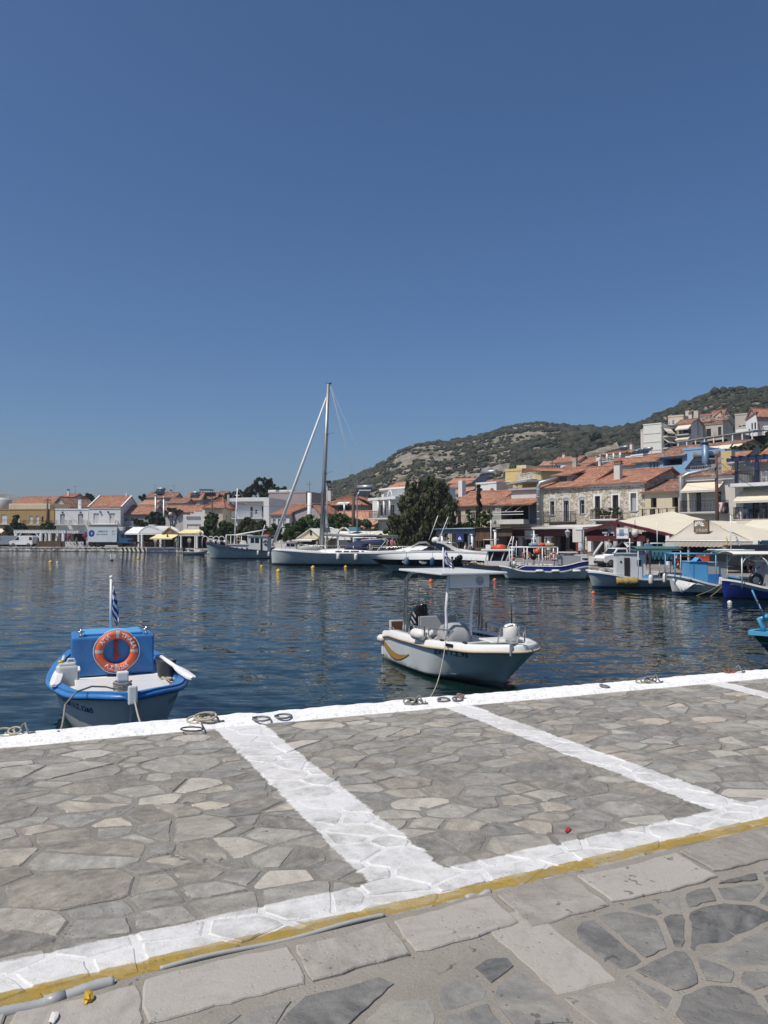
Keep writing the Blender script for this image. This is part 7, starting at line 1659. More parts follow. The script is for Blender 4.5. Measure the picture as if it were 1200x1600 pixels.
def boat_red_raft():
 f=BF(721,802,50.5,-.15);t=thing('fishing_boat','grey hulled cabin boat with an orange raft on its white roof','boat',f.mid,f.ang);L=f.L;W=lambda p:world_of(t,p)
 zb=f(721,878)[1];zm=f(770,884)[1];H=Hull(L,1.9,[(0,zm),(.4,zm),(1,zb)],[(0,-.3),(.6,-.3),(1,-.1)],plan_curve(.75,.45,2.0,.7),.5);boat_common(t,H,HULLG,BROWN,.3,(.05,BOOT),deck_mat=GEL)
 x1,x0=f(757,875)[0],f(796,875)[0];z0,z1=zm-.05,f(775,861)[1]
 m=MB()
 for x in(x1-.25,(x0+x1)/2+.2,(x0+x1)/2-.5,x0):
  for sd in(-1,1):m.bar((x+.22,sd*.68,z0+.35),(x,sd*.62,z1),.06)
 m.build('window_pillar',GEL,t);cabin(t,x0,x1,.72,z0-.2,z0+.38,GEL,0,False,name='cabin_trunk');m=MB();m.box(x0+.05,x1-.25,-.6,.6,z0+.38,z1-.02);m.build('window',SMOKED,t)
 m=MB();m.cbox(((x0+x1)/2-.05,0,z1+.06),x1-x0+.5,1.55,.14,bev=.04);m.build('cabin_roof',GEL,t);m=MB();m.cbox((f(763,855)[0],.2,z1+.28),.34,.3,.26,bev=.04);m.build('radar_box',GEL,t)
 o=thing('life_raft','folded orange life raft lying on the white cabin roof','life raft',W((f(780,855)[0],.1,z1+.14)),f.ang);m=MB();m.tube([(-.45,0,.1),(-.2,.05,.14),(.1,-.03,.13),(.45,0,.1)],[.10,.16,.17,.1],9);m.tube([(-.4,.22,.08),(.3,.25,.1)],.10,8);m.build('raft_body',REDOR,o);m=MB()
 for x in(-.15,.18):m.tube([(x,.2*cos(a)+.08,.1+.2*sin(a))for a in[i*.8 for i in range(8)]],.012,4,closed=True)
 m.build('strap',ROPED,o)
 m=MB();x=f(767,830)[0];m.tube([(x,0,z1),(x,0,f(767,812)[1])],.03,6);m.tube([(x-.5,0,f(767,843)[1]),(x+.5,0,f(767,843)[1])],.02,5);m.build('mast',PLAINW,t)
 m=MB();xa=f(791,880)[0];m.tube([(xa,.1,z1),(f(800,838)[0],.1,f(800,838)[1])],.03,6);m.tube([(xa-.35,.1,z1),(f(800,838)[0]-.1,.1,f(800,838)[1])],.03,6)
 for k in range(4):q=k/4;m.tube([(lerp(xa,f(800,838)[0],q),.1,lerp(z1,f(800,838)[1],q)),(lerp(xa-.35,f(800,838)[0],q),.1,lerp(z1,f(800,838)[1],q))],.018,5)
 m.build('ladder_mast',GEL,t);m=MB()
 for k in range(5):m.bar(H.P(.5+k*.1,1,1,-.1)+Vector((0,0,.02)),H.P(.5+k*.1,1,1,-.1)+Vector((0,0,.34)),.02)
 m.build('stanchion',GALV,t);heap('anchor_gear','tangle of pale rope and anchor gear on the bow of the raft boat',W((f(742,880)[0],.1,zm+.05)),.7,.4,.22,ROPE,5,'rope')
 m=MB();m.ball((f(718.5,871,.2)[0],.2,f(718,871)[1]),.20,.12,.20);m.ball((f(714,873,.2)[0],.25,f(718,873)[1]),.16,.1,.16);o=m.build('bow_winch',BLACKP,t)
 return t
boat_red_raft()
def boat_green_awning():
 f=BF(919,1054,38.5,-.05);t=thing('fishing_boat','grey white fishing boat with doorway cabin and green awning','boat',f.mid,f.ang);L=f.L;W=lambda p:world_of(t,p)
 zb=f(919,893)[1];zm=f(985,903)[1];H=Hull(L,1.75,[(0,zm),(.35,zm-.02),(1,zb)],[(0,-.3),(.6,-.3),(1,-.1)],plan_curve(.66,.5,2.0,.7),.25,.2);boat_common(t,H,HULLG,HULLW,.25,(.08,BOOTB),deck_mat=GEL,band=(.80,.93),band_mat=paint('pale_blue_band',(.20,.34,.52),.4,.1,.1))
 m=MB();p0=H.P(1.0,1)+Vector((.1,0,.06));m.tube([p0,(f(965,898)[0],.62,f(965,897)[1])],.05,7);m.build('bow_spar',GEL,t)
 x1,x0=f(962,885)[0],f(1004,885)[0];z1=f(975,866)[1];c=cabin(t,x0,x1,.58,zm-.1,z1,HULLW,.05,True,win=[(f(1002,876,.58)[0],f(995,876,.58)[0],f(1000,883)[1],f(1000,874)[1])],roofmat=HULLG,over=.04)
 m=MB();m.box(f(984,880,.58)[0],f(976,880,.58)[0],.583,.60,zm,f(980,871)[1]);m.build('doorway',INTERIOR_SHADE,c);m=MB();m.box(f(975,880,.58)[0],f(963,880,.58)[0],.583,.61,zm+.02,f(968,869)[1]);d_=m.build('door',HULLW,c);m=MB();m.lathe([(.05,0),(.05,.02),(.03,.02)],(f(970,877,.6)[0],.612,f(970,877)[1]),12,Matrix.Rotation(-pi/2,4,'X'));m.build('porthole',SMOKED,d_)  # doorway is a plate coloured near black for the shade inside
 xa,xb=f(1055,862)[0],f(990,862)[0];za=f(1020,859)[1];frame_canopy(t,xa,xb,.8,zm,za,HULLW,2,topmat=GREENC,r=.022,camber=.10)
 m=MB();m.sheet([[(lerp(f(1050,865,.82)[0],f(1018,865,.82)[0],i/10),.82+.03*(i%2),za-.02)for i in range(11)],[(lerp(f(1050,865,.82)[0],f(1018,865,.82)[0],i/10),.85+.03*((i+1)%2),f(1030,876)[1])for i in range(11)]],.01,True);m.build('side_curtain',TEALC,t)
 m=MB();m.box(f(1052,854)[0],f(1038,854)[0],-.25,.25,za+.10,f(1045,849)[1]);m.build('roof_box',GEL,t)
 m=MB();x=f(984,860)[0];m.tube([(x,0,z1),(x,0,f(984,841)[1])],.025,6);m.tube([(x-.2,0,f(984,848)[1]),(x+.2,0,f(984,848)[1])],.02,5);m.build('mast',PLAINW,t);m=MB();x2=f(1027,850)[0];m.tube([(x2,0,za),(x2,0,f(1027,816)[1])],.022,6);m.tube([(x2-.35,0,f(1027,849)[1]),(x2+.35,0,f(1027,849)[1])],.03,6);m.build('mast',PLAINW,t)
 m=MB()
 m.sheet([[(f(963+3.4*i,903,.9)[0],.86+.03*(i%2),zm+.06)for i in range(11)],[(f(963+3.4*i,907,.9)[0],.93+.03*(i%3),zm-.12)for i in range(11)],[(f(963+3.4*i,911,.9)[0],.90+.04*((i+1)%2),zm-.30)for i in range(11)]],.04,True);o=m.build('fishing_net',NET);o.location=f.mid;o.rotation_euler.z=f.ang;tag(o,'straw coloured net draped over the side of the green awning boat','fishing net')
 for k,(px,py)in enumerate(((1016.5,904),(1038.5,902))):fender('fender',['long white fender hanging below the curtain of the green awning boat','long white fender nearest the stern of the green awning boat'][k],W((f(px,py,.95)[0],.98,f(px,py)[1])),.105,.50,FENDW)
 m=MB();p=f(1008,895);m.sheet([[(f(1005,905,.85)[0],.80,zm),(f(1020,905,.85)[0],.80,zm)],[(f(1008,897,.85)[0],.8,f(1008,897)[1]),(f(1022,897,.85)[0],.8,f(1008,897)[1])]],.02);m.build('wash_board',SKYBLUE,t)
 return t
boat_green_awning()
def boat_blue_cabin():
 f=BF(1046,1178,34.2,-.10);t=thing('fishing_boat','fishing boat with bright blue box cabin and white sheet over its bow','boat',f.mid,f.ang);L=f.L;W=lambda p:world_of(t,p)
 zb=f(1046,898)[1];zm=f(1110,912)[1];H=Hull(L,1.8,[(0,zm),(.45,zm-.02),(1,zb)],[(0,-.3),(.6,-.3),(1,-.1)],plan_curve(.66,.5,2.0,.7),.2,.2);boat_common(t,H,HULLW,HULLW,.25,(.12,BOOTB),deck_mat=GEL)
 x1,x0=f(1072,895)[0],f(1128,895)[0];z1=f(1090,879)[1];zc=zm-.1;c=cabin(t,f(1099,890)[0],x1,.62,zc,z1,SKYBLUE,0,True,roofmat=SKYBLUE,over=.02,name='cabin');m=MB();xm=f(1084,890,.62)[0];m.box(xm-.012,xm+.012,.622,.632,zc+.05,z1-.06);m.build('door_seam',BOATBLUE,c)
 c2=cabin(t,x0,f(1099.3,890)[0],.58,zc,f(1110,880)[1],GREYT,0,True,roofmat=GREYT,over=.02,name='engine_housing');m=MB();m.box(f(1127,905,.58)[0],f(1099.5,905,.58)[0],.583,.60,zc,f(1110,896)[1]);m.build('blue_panel',BOATBLUE,c2)
 m=MB();m.sheet([[(f(1052+4.7*i,903,.8)[0],.62+.035*i*(1 if i<6 else .9)+.02*(i%2),f(1052+4.7*i,903+.95*i)[1])for i in range(11)],[(f(1058+3.2*i,912,.9)[0],.86+.02*((i+1)%2),f(1060,916-abs(i-3)*.9)[1])for i in range(11)],[(f(1064+2.0*i,920,.95)[0],.93,f(1060,924-abs(i-1)*1.5)[1])for i in range(11)]],.012,True);o=m.build('dust_sheet',SHEETW);o.location=f.mid;o.rotation_euler.z=f.ang;tag(o,'white cloth sheet draped over the bow of the blue cabin boat','sheet')
 za=f(1110,865)[1];frame_canopy(t,f(1118,865,.75)[0],f(1054,865,.75)[0],.78,zm,za,SKYBLUE,1,r=.025);m=MB();xx0,xx1=f(1172,864)[0],f(1108,864)[0];m.sheet([[(lerp(xx0,xx1,i/6),lerp(-.85,.85,j/6),za+.04+.08*(1-(2*j/6-1)**2))for j in range(7)]for i in range(7)],.03,True);m.build('canopy',GREENC,t)
 m=MB()
 for sd in(-.6,.6):m.tube([(f(1171,860)[0],sd,za+.1),(f(1171,860)[0],sd,za+.17),(f(1112,860)[0],sd,za+.17),(f(1112,860)[0],sd,za+.1)],.02,5)
 m.build('roof_rail',PLAINW,t)
 o=thing('gear_crate','orange crate on the cabin roof of the bright blue cabin boat','crate',W((f(1097,874)[0],.1,z1+.07)),f.ang);m=MB();m.cbox((0,0,.10),.46,.34,.2,bev=.01);m.build('crate_body',REDOR,o);m=MB();m.cbox((0,0,.21),.48,.36,.03);m.build('rim',REDOR,o)
 m=MB();m.sheet([[(f(1083,878)[0],-.3,z1+.07),(f(1083,878)[0],.4,z1+.07)],[(f(1089,874)[0],-.3,z1+.24),(f(1089,874)[0],.4,z1+.24)],[(f(1094,878)[0],-.3,z1+.07),(f(1094,878)[0],.4,z1+.07)]],.02);m.build('roof_hatch',SKYBLUE,t)
 Mx=Matrix.Translation(W((f(1059,877,.4)[0],.3,f(1059,877)[1])))@Matrix.Rotation(f.ang+pi+1.0,4,'Z');lifebuoy('lifebuoy','red lifebuoy hanging at the front post of the blue cabin boat',Mx,.23,.055,REDOR,False)
 o=thing('bucket','black bucket on the side deck of the blue cabin boat','bucket',W((f(1077,904,.75)[0],.72,zm-.02)));m=MB();m.lathe([(.08,0),(.12,.2),(.12,.21),(.1,.21),(.08,.02),(0,.02)],n=14);m.build('pail',BLACKP,o);m=MB();m.tube([(.12*cos(pi*k/6),0,.2+.09*sin(pi*k/6))for k in range(7)],.008,4);m.build('handle',GALV,o)
 for k,(a,b)in enumerate((((1128,912),(1088,931)),((1130,914),(1110,932)))):
  p=f(*a,.95);q=ground(*b,0.0);rope_thing(['tan mooring line slanting into the water, the longer of two','tan mooring line slanting into the water, the shorter of two'][k],[W((p[0],.95,p[1])),W((p[0],.95,p[1])).lerp(q,.5)-Vector((0,0,.05)),q],.014,paint('tan_rope',(.35,.26,.12),.9,.1))
 return t
boat_blue_cabin()
def boat_royal():
 f=BF(1128,1262,31.6,-.08);t=thing('fishing_boat','deep blue hulled fishing boat with white arched canopy frame at the right edge','boat',f.mid,f.ang);L=f.L;W=lambda p:world_of(t,p)
 zb=f(1128,905)[1];zm=f(1185,917)[1];H=Hull(L,1.8,[(0,zm+.05),(.45,zm-.03),(1,zb)],[(0,-.3),(.6,-.3),(1,-.1)],plan_curve(.66,.5,2.0,.7),.12,.2);boat_common(t,H,ROYAL,PLAINW,.25,(.06,NAVY),deck_mat=GEL,band=(.80,.97,0,.93),band_mat=HULLG)
 m=MB();m.cbox((L/2+.02,0,zb-.06),.10,.12,.30,ry=-.1,bev=.015);m.build('stem_post',PLAINW,t)
 x1,x0=f(1186,900)[0],f(1235,900)[0];cabin(t,x0,x1,.55,zm-.1,f(1190,878)[1],GREYT,.05,True,roofmat=GEL)
 m=MB();m.sheet([[(x1+.25,.86,zm),(x1-.55,.86,zm)],[(x1-.10,.86,zm+.22),(x1-.55,.86,zm+.22)]],.02);m.build('wash_board',GREYT,t)
 za=f(1180,867)[1];m=MB();xp=f(1147.5,880)[0];xq=f(1195,880)[0]
 for sd in(-.8,.8):
  m.tube([(xp,sd,zm),(xp,sd,za)],.025,6);m.tube([(xp,sd,za-.36),(xp-.14,sd,za-.12),(xp-.36,sd,za)],.02,6);m.tube([(xq,sd,zm),(xq,sd,za)],.05,7);m.tube([(f(1192,900)[0],sd,zm+.2),(f(1190,885)[0],sd,f(1190,885)[1]),(f(1184,875)[0],sd,f(1184,875)[1]),(f(1175,868)[0],sd,za)],.028,6);m.tube([(xq+.02,sd,za-.3),(xq-.2,sd,za-.05),(xq-.5,sd,za)],.025,6)
 for x in(xp,f(1175,868)[0],xq):m.tube([(x,-.8,za),(x,.8,za)],.02,6)
 m.build('canopy_frame',PLAINW,t);m=MB();m.sheet([[(lerp(f(1262,866)[0],f(1134,866)[0],i/8),lerp(-.88,.88,j/6),za+.03+.09*(1-(2*j/6-1)**2))for j in range(7)]for i in range(9)],.035,True);m.build('canopy',CANVASW,t)
 Mx=Matrix.Translation(W((f(1174,885,.4)[0],.35,f(1174,885)[1])))@Matrix.Rotation(f.ang+pi+.7,4,'Z');lifebuoy('lifebuoy','pale red lifebuoy under the arched canopy of the deep blue boat',Mx,.20,.05,paint('pale_red',(.52,.16,.11),.6,.1,.1),False)
 o=thing('wheel_tyre','black tyre leaning on the cabin of the deep blue boat','tyre',W((f(1182,905,.7)[0],.66,f(1182,905)[1])));m=MB();m.tube([(.22*cos(a),0,.22*sin(a))for a in[2*pi*k/20 for k in range(20)]],.085,9,closed=True);m.build('tyre',BLACKP,o);m=MB();m.tube([(0,0,.2),(0,.02,.5)],.012,5);m.build('rope_loop',ROPE,o)
 for k,(a,b,mt,lab)in enumerate((((1136,902),(1155,905),SKYBLUE,'light blue plank on the foredeck of the deep blue boat'),((1172,897),(1186,887),BOATBLUE,'blue chute slanting beside the lifebuoy of the deep blue boat'))):
  p,q=f(*a,.2),f(*b,.2);o=MB().bar((0,0,0),(q[0]-p[0],.1,q[1]-p[1]),.22,.06).build('plank',mt);o.location=W((p[0],.2,p[1]+.05));o.rotation_euler.z=f.ang;tag(o,lab,'plank')
 x,z=f(1142,862);m=MB();m.tube([(x,0,za),(x,0,f(1142,805)[1])],.02,6);m.tube([(f(1135,838)[0],0,f(1135,837)[1]),(f(1150,838)[0],0,f(1150,837)[1])],.014,5);m.build('mast',PLAINW,t)
 flag(t,(f(1135,853)[0],0,f(1135,846)[1]),(f(1135,838)[0],0,f(1135,838)[1]),.3,.3,31,.95,(-.6,.3),BUOYY);flag(t,(f(1150,850)[0],0,f(1150,846)[1]),(f(1150,838)[0],0,f(1150,838)[1]),.34,.3,32,.8,(-.8,.3))
 return t
boat_royal()
# motor yacht
def motor_yacht():
 f=BF(566,792,55,-.05);t=thing('motor_yacht','white motor yacht with navy hull band and raked windscreen','yacht',f.mid,f.ang);L=f.L;B=3.3;W=lambda p:world_of(t,p)
 zb=f(566,864.5)[1];zs=f(780,866)[1]
 H=Hull(L,B,[(0,zs),(.5,f(680,862)[1]),(1,zb)],[(0,-.5),(.6,-.5),(1,-.25)],plan_curve(.88,.42,2.3,.75),2.6,.2,sec=lambda q,tt:(q/.74)**interp(tt,[(0,.35),(.6,.5),(1,1.25)])if q<.74 else 1-.16*((q-.74)/.26)**1.3)
 H.shell(MB(),34,16).build('hull',paint('yacht_hull',(.42,.50,.51),.25,.05,.1),t);m=MB();H.strake(m,.745,1.0,.012,34,0,1,4);m.build('white_topside',GEL,t);m=MB();H.strake(m,.50,.745,.01,34,0,1);m.build('navy_band',NAVY,t);m=MB();H.zband(m,-.08,.07,.008);m.build('waterline_band',BOOT,t)
 m=MB();H.rail(m,.05,.25,-.02,.10,34);m.build('gunwale',GEL,t);m=MB();H.deck(m,lambda tt:sinterp(tt,H.sheer)+.06,0,.985,.15,24,.10);m.build('deck',GEL,t)
 rows=[]
 for px,y,w in((598,863,.35),(618,859.5,.75),(636,855,1.0),(652,850.5,1.08),(672,852,1.12),(700,855,1.15),(724,858,1.2),(745,861,1.2),(775,864,1.15)):
  x,z=f(px,y);z0=zs-.05;rows.append([Vector((x,-w,z0)),Vector((x,-w*.93,lerp(z0,z,.65))),Vector((x,-w*.6,z-.03)),Vector((x,0,z)),Vector((x,w*.6,z-.03)),Vector((x,w*.93,lerp(z0,z,.65))),Vector((x,w,z0))])
 m=MB();m.loft(rows,smooth=True,cap0=True,cap1=True);m.build('coachroof',GEL,t)
 a=[f(p,y)for p,y in((643,853.5),(654,846.5),(666,845.5),(676,853))];rows=[[Vector((x,w*s_,z-.12*abs(s_)))for s_ in(-1,-.5,0,.5,1)]for(x,z),w in zip(a,(.85,.78,.8,.95))]
 m=MB();m.sheet(rows,.04,True);m.build('screen_cover',paint('taupe_cover',(.20,.18,.17),.85,.1),t)
 pts=[f(p,y,1.05)for p,y in((655,861.5),(672,853),(682,847.5),(690,847),(705,861.5))];m=MB()
 for sd in(-1,1):m.poly([Vector((x,sd*(1.24-.12*(1 if 0<k<4 else 0)),z))for k,(x,z)in enumerate(pts)])
 pts2=[f(p,y)for p,y in((668,853.5),(681,847),(692,846.6))];m.loft([[Vector((x,-1.05,z)),Vector((x,0,z+.04)),Vector((x,1.05,z))]for x,z in pts2],smooth=True);m.build('windscreen',SMOKED,t)
 m=MB()
 for sd in(-1,1):m.loft([[Vector((*[f(p0,y0)[0]],sd*1.22,f(p0,y0)[1])),Vector((f(p0+w_,y0)[0],sd*1.22,f(p0+w_,y0)[1])),Vector((f(p0+w_,y0)[0],sd*1.06,f(p0+w_,y0)[1])),Vector((f(p0,y0)[0],sd*1.06,f(p0,y0)[1]))]for p0,y0,w_ in((683,847.5,8),(694,851,9),(706,858,11),(716,864,14),(728,870,22))],closed=True,smooth=False,cap0=True,cap1=True)
 x0,z0=f(690,847.5);m.cbox((x0,0,z0),.75,2.4,.12,bev=.04);m.build('radar_arch',GEL,t)
 m=MB();x,z=f(681,843.5);m.lathe([(.20,-.25),(.29,-.12),(.30,.02),(.22,.16),(0,.22)],(x,0,z),16);m.build('radome',GEL,t)
 m=MB();x0,z0=f(714,850);m.tube([(f(691,848)[0],1.0,f(691,848)[1]),(f(711,848.5)[0],1.05,z0+.1),(f(714,852)[0],1.05,z0-.1),(f(713,864)[0],1.05,f(713,864)[1])],.03,6);m.tube([(f(691,848)[0],-1.0,f(691,848)[1]),(f(711,848.5)[0],-1.05,z0+.1),(f(713,864)[0],-1.05,f(713,864)[1])],.03,6);m.build('bimini_frame',STEEL,t)
 m=MB();rows=[[Vector((f(p,y)[0],s_*1.0,f(p,y)[1]))for s_ in(-1,0,1)]for p,y in((692,847.6),(702,847),(712,848.5))];m.sheet(rows,.03,True);m.build('bimini',COVER,t)
 for(pa,ya,pb_,yb_)in((670,844,684,806),(686,844,701,807)):
  m=MB();p,q=f(pa,ya),f(pb_,yb_);m.tube([(p[0],.8 if pa<680 else-.8,p[1]),(q[0],.9 if pa<680 else-.9,q[1])],.028,6);m.build('antenna',PLAINW,t)
 m=MB()
 for k in range(9):tt=.50+.054*k;m.tube([H.P(tt,1,1,-.12)+Vector((0,0,.06)),H.P(tt,1,1,-.16)+Vector((0,0,.42))],.014,5)
 for sd in(1,-1):m.tube([H.P(.46+.06*k,1,sd,-.14)+Vector((0,0,.08 if k==0 else .42))for k in range(10)],.016,6)
 m.build('guard_rail',STEEL,t);m=MB()
 for px in(627,656.5):x,z=f(px,878,1.5);m.lathe([(.26,0),(.30,.01),(.30,.03),(.24,.03)],H.at_z(interp(x,[(-L/2,0),(L/2,1)])+.03,z,1,.02),16,Matrix.Rotation(-pi/2,4,'X')@Matrix.Scale(.55,4,(0,1,0)))
 m.build('porthole',GREYT,t)
 for k,(px,py)in enumerate(((635,877),(675.5,878),(699.5,878))):x,z=f(px,py,1.5);tt=interp(x,[(-L/2,0),(L/2,1)]);p=H.at_z(min(.97,tt+.02),z,1,.14);fender('fender',['slate blue fender nearest the bow of the motor yacht','navy blue fender beside the furled flag, middle of the motor yacht','navy blue fender nearest the stern of the motor yacht'][k],W(Vector((x,p.y,z))),.17,.62,FENDB if k else paint('slate_fender',(.13,.20,.28),.5,.1))
 return t
motor_yacht()
# tall sailing yacht
def sail_yacht():
 f=BF(422,628,68,-.12);t=thing('sailing_yacht','tall masted white sailing yacht with navy sprayhood and furled jib','yacht',f.mid,f.ang);L=f.L;B=3.6;W=lambda p:world_of(t,p)
 zb=f(422,859.5)[1];zs=f(610,864)[1];H=Hull(L,B,[(0,zs),(.5,f(520,864)[1]),(1,zb)],[(0,-.4),(.6,-.5),(1,-.35)],plan_curve(.80,.42,2.2,.8),.10,.3,((0,.40),(.6,.45),(1,.9)))
 H.shell(MB(),34,12).build('hull',paint('sail_hull',(.50,.55,.57),.28,.05,.12),t);m=MB();H.zband(m,-.10,.14,.008);m.build('waterline_band',BOOT,t);m=MB();H.zband(m,.17,.24,.01);m.build('boot_stripe',GREYT,t)
 m=MB();H.rail(m,.03,.10,-.02,.07,34);m.build('toe_rail',GEL,t);m=MB();H.deck(m,lambda tt:sinterp(tt,H.sheer)+.04,0,.985,.06,24,.12);m.build('deck',GEL,t)
 rows=[]
 for px,y,w in((488,863,.5),(505,859,.95),(530,858,1.15),(560,858.5,1.25),(582,860,1.25),(592,863,1.2)):x,z=f(px,y);rows.append([Vector((x,-w,zs)),Vector((x,-w*.88,z-.02)),Vector((x,0,z+.06)),Vector((x,w*.88,z-.02)),Vector((x,w,zs))])
 m=MB();m.loft(rows,smooth=False,cap0=True,cap1=True);c=m.build('coachroof',GEL,t)
 for a,b in((524,534),(537,546),(548,561),(565,569),(574,577.5)):m=MB();xa,z=f(b,862.2,1.15);xb,_=f(a,862.2,1.15);m.cbox(((xa+xb)/2,1.225 if a>535 else 1.16,z),xb-xa,.03,.16);m.build('window',SMOKED,c)
 xm,zd=f(501.5,856);zt=f(513,600)[1];xt=f(513,600)[0];m=MB();m.tube([(xm,0,zs),(lerp(xm,xt,.5),0,lerp(zs,zt,.5)),(xt,0,zt)],[.20,.18,.14],12)
 mast=m.build('mast',ALU,t)
 m=MB()
 for fr in(.47,.70):z=lerp(zs,zt,fr);x=lerp(xm,xt,fr);m.bar((x-.1,-.9*(1.2-fr),z),(x,0,z+.05),.07);m.bar((x-.1,.9*(1.2-fr),z),(x,0,z+.05),.07);m.bar((x,0,z),(x-.75,.2,z+.12),.05)
 m.build('spreader',ALU,mast);m=MB();m.bar((xt,0,zt),(xt+.25,0,zt+.12),.04);m.bar((xt,0,zt),(xt-.3,0,zt+.16),.03);m.cbox((xt-.12,0,zt+.03),.3,.12,.1);m.build('masthead_gear',BLACKP,mast)
 x0,z0=f(426,853);xj,zj=f(510.5,620);m=MB();m.tube([(x0,0,z0),((x0+xj)/2,0,(z0+zj)/2),(xj,0,zj)],[.15,.13,.07],9);m.build('furled_jib',PLAINW,t);m=MB();m.tube([(xj,0,zj),(xt,0,f(513,607)[1])],.02,5);m.lathe([(.2,0),(.2,.25)],(x0,0,z0-.35),10);m.build('furler',BLACKP,t)
 m=MB()
 for px,py,y in((555,757,.3),(560,760,.5),(573,735,.0)):
  q=Vector((xt-.15,0,zt-.1));fx,fz=f(px,py);e=Vector((fx,y,fz));d=(e-q);k=(zs+.3-q.z)/d.z;m.tube([q,q+d*k],.014,4)
 for sd in(-1,1):
  m.tube([(xt,0,zt-.3),(lerp(xm,xt,.70)-.1,sd*.45,lerp(zs,zt,.70)),(lerp(xm,xt,.47)-.1,sd*.66,lerp(zs,zt,.47)),(xm-.2,sd*1.45,zs)],.012,4);m.tube([(lerp(xm,xt,.47),0,lerp(zs,zt,.47)),(xm-.1,sd*1.4,zs)],.012,4)
 m.build('rigging_wire',GREYT,t)
 xb,zbm=f(505,835.5);xe,ze=f(622,838.5);m=MB();m.tube([(xb,0,zbm),(xe,0,ze)],.13,10);m.build('boom',ALU,t);m=MB();m.tube([(f(522,842)[0],0,f(522,837)[1]),(f(502,853)[0],0,f(502,853)[1])],.035,6);m.build('vang',ALU,t)
 m=MB();p0,p1=f(503,834),f(500,800);m.sheet([[(f(504,836)[0],.0,f(504,832)[1]),(f(517,834)[0],.05,f(517,832)[1])],[(f(507,815)[0],.03,f(507,815)[1]),(f(513,820)[0],-.04,f(513,818)[1])],[(f(508,795)[0],0,f(508,795)[1]),(f(509.5,800)[0],0,f(509.5,798)[1])]],.05,True);m.build('mainsail_bundle',COVER,t)
 m=MB();rows=[[Vector((f(p,y)[0],s_*w,f(p,y)[1]-k_*s_*s_))for s_ in(-1,-.5,0,.5,1)]for p,y,w,k_ in((540,857,1.0,.1),(545,849.5,1.1,.4),(555,845.5,1.15,.6),(568,845,1.15,.65),(575,849,1.15,.5))];m.sheet(rows,.03,True);m.build('sprayhood',NAVYC,t)
 m=MB();rows=[[Vector((f(p,y)[0],s_*1.2,f(p,y)[1]-.38*s_*s_))for s_ in(-1,-.5,0,.5,1)]for p,y in((567,845),(578,842),(592,842),(602,845))];m.sheet(rows,.03,True);b_=m.build('bimini',NAVYC,t);m=MB()
 for sd in(-1.15,1.15):m.tube([(f(592,860)[0],sd,f(592,860)[1]),(f(600,851)[0],sd,f(600,851)[1]),(f(605,845)[0],sd,f(605,845)[1]),(f(600,842)[0],sd,f(600,842)[1]),(f(567,844)[0],sd,f(567,844)[1])],.03,6)
 m.build('frame',PLAINW,b_)
 m=MB();m.tube([(f(466,856)[0],0,f(466,856.5)[1]),(f(480,856)[0],.1,f(480,855.5)[1]),(f(502,857)[0],0,f(502,856)[1])],[.14,.22,.16],9);m.build('sail_bag',COVER,t)
 m=MB();tl=[.03+.105*k for k in range(10)]
 for sd in(-1,1):
  for tt in tl:m.tube([H.P(tt,1,sd,-.08)+Vector((0,0,.05)),H.P(tt,1,sd,-.08)+Vector((0,0,.65))],.014,4)
  m.tube([H.P(tt,1,sd,-.08)+Vector((0,0,.64))for tt in tl],.009,4)
 m.build('guard_rail',STEEL,t);m=MB();m.tube([H.P(.90,1,1,-.08)+Vector((0,0,.05)),H.P(.91,1,1,-.1)+Vector((0,0,.75)),H.P(1,1)+Vector((.05,0,.85)),H.P(.91,1,-1,-.1)+Vector((0,0,.75)),H.P(.90,1,-1,-.08)+Vector((0,0,.05))],.022,6);m.build('pulpit',STEEL,t)
 for k,(px,py)in enumerate(((529,869.5),(556.5,870.5))):x,z=f(px,py,1.75);fender('fender',['white cylindrical fender under the boom of the sailing yacht, nearer the mast','white cylindrical fender below the sprayhood of the sailing yacht'][k],W((x,1.92,z)),.16,.62,FENDW)
 return t
sail_yacht()
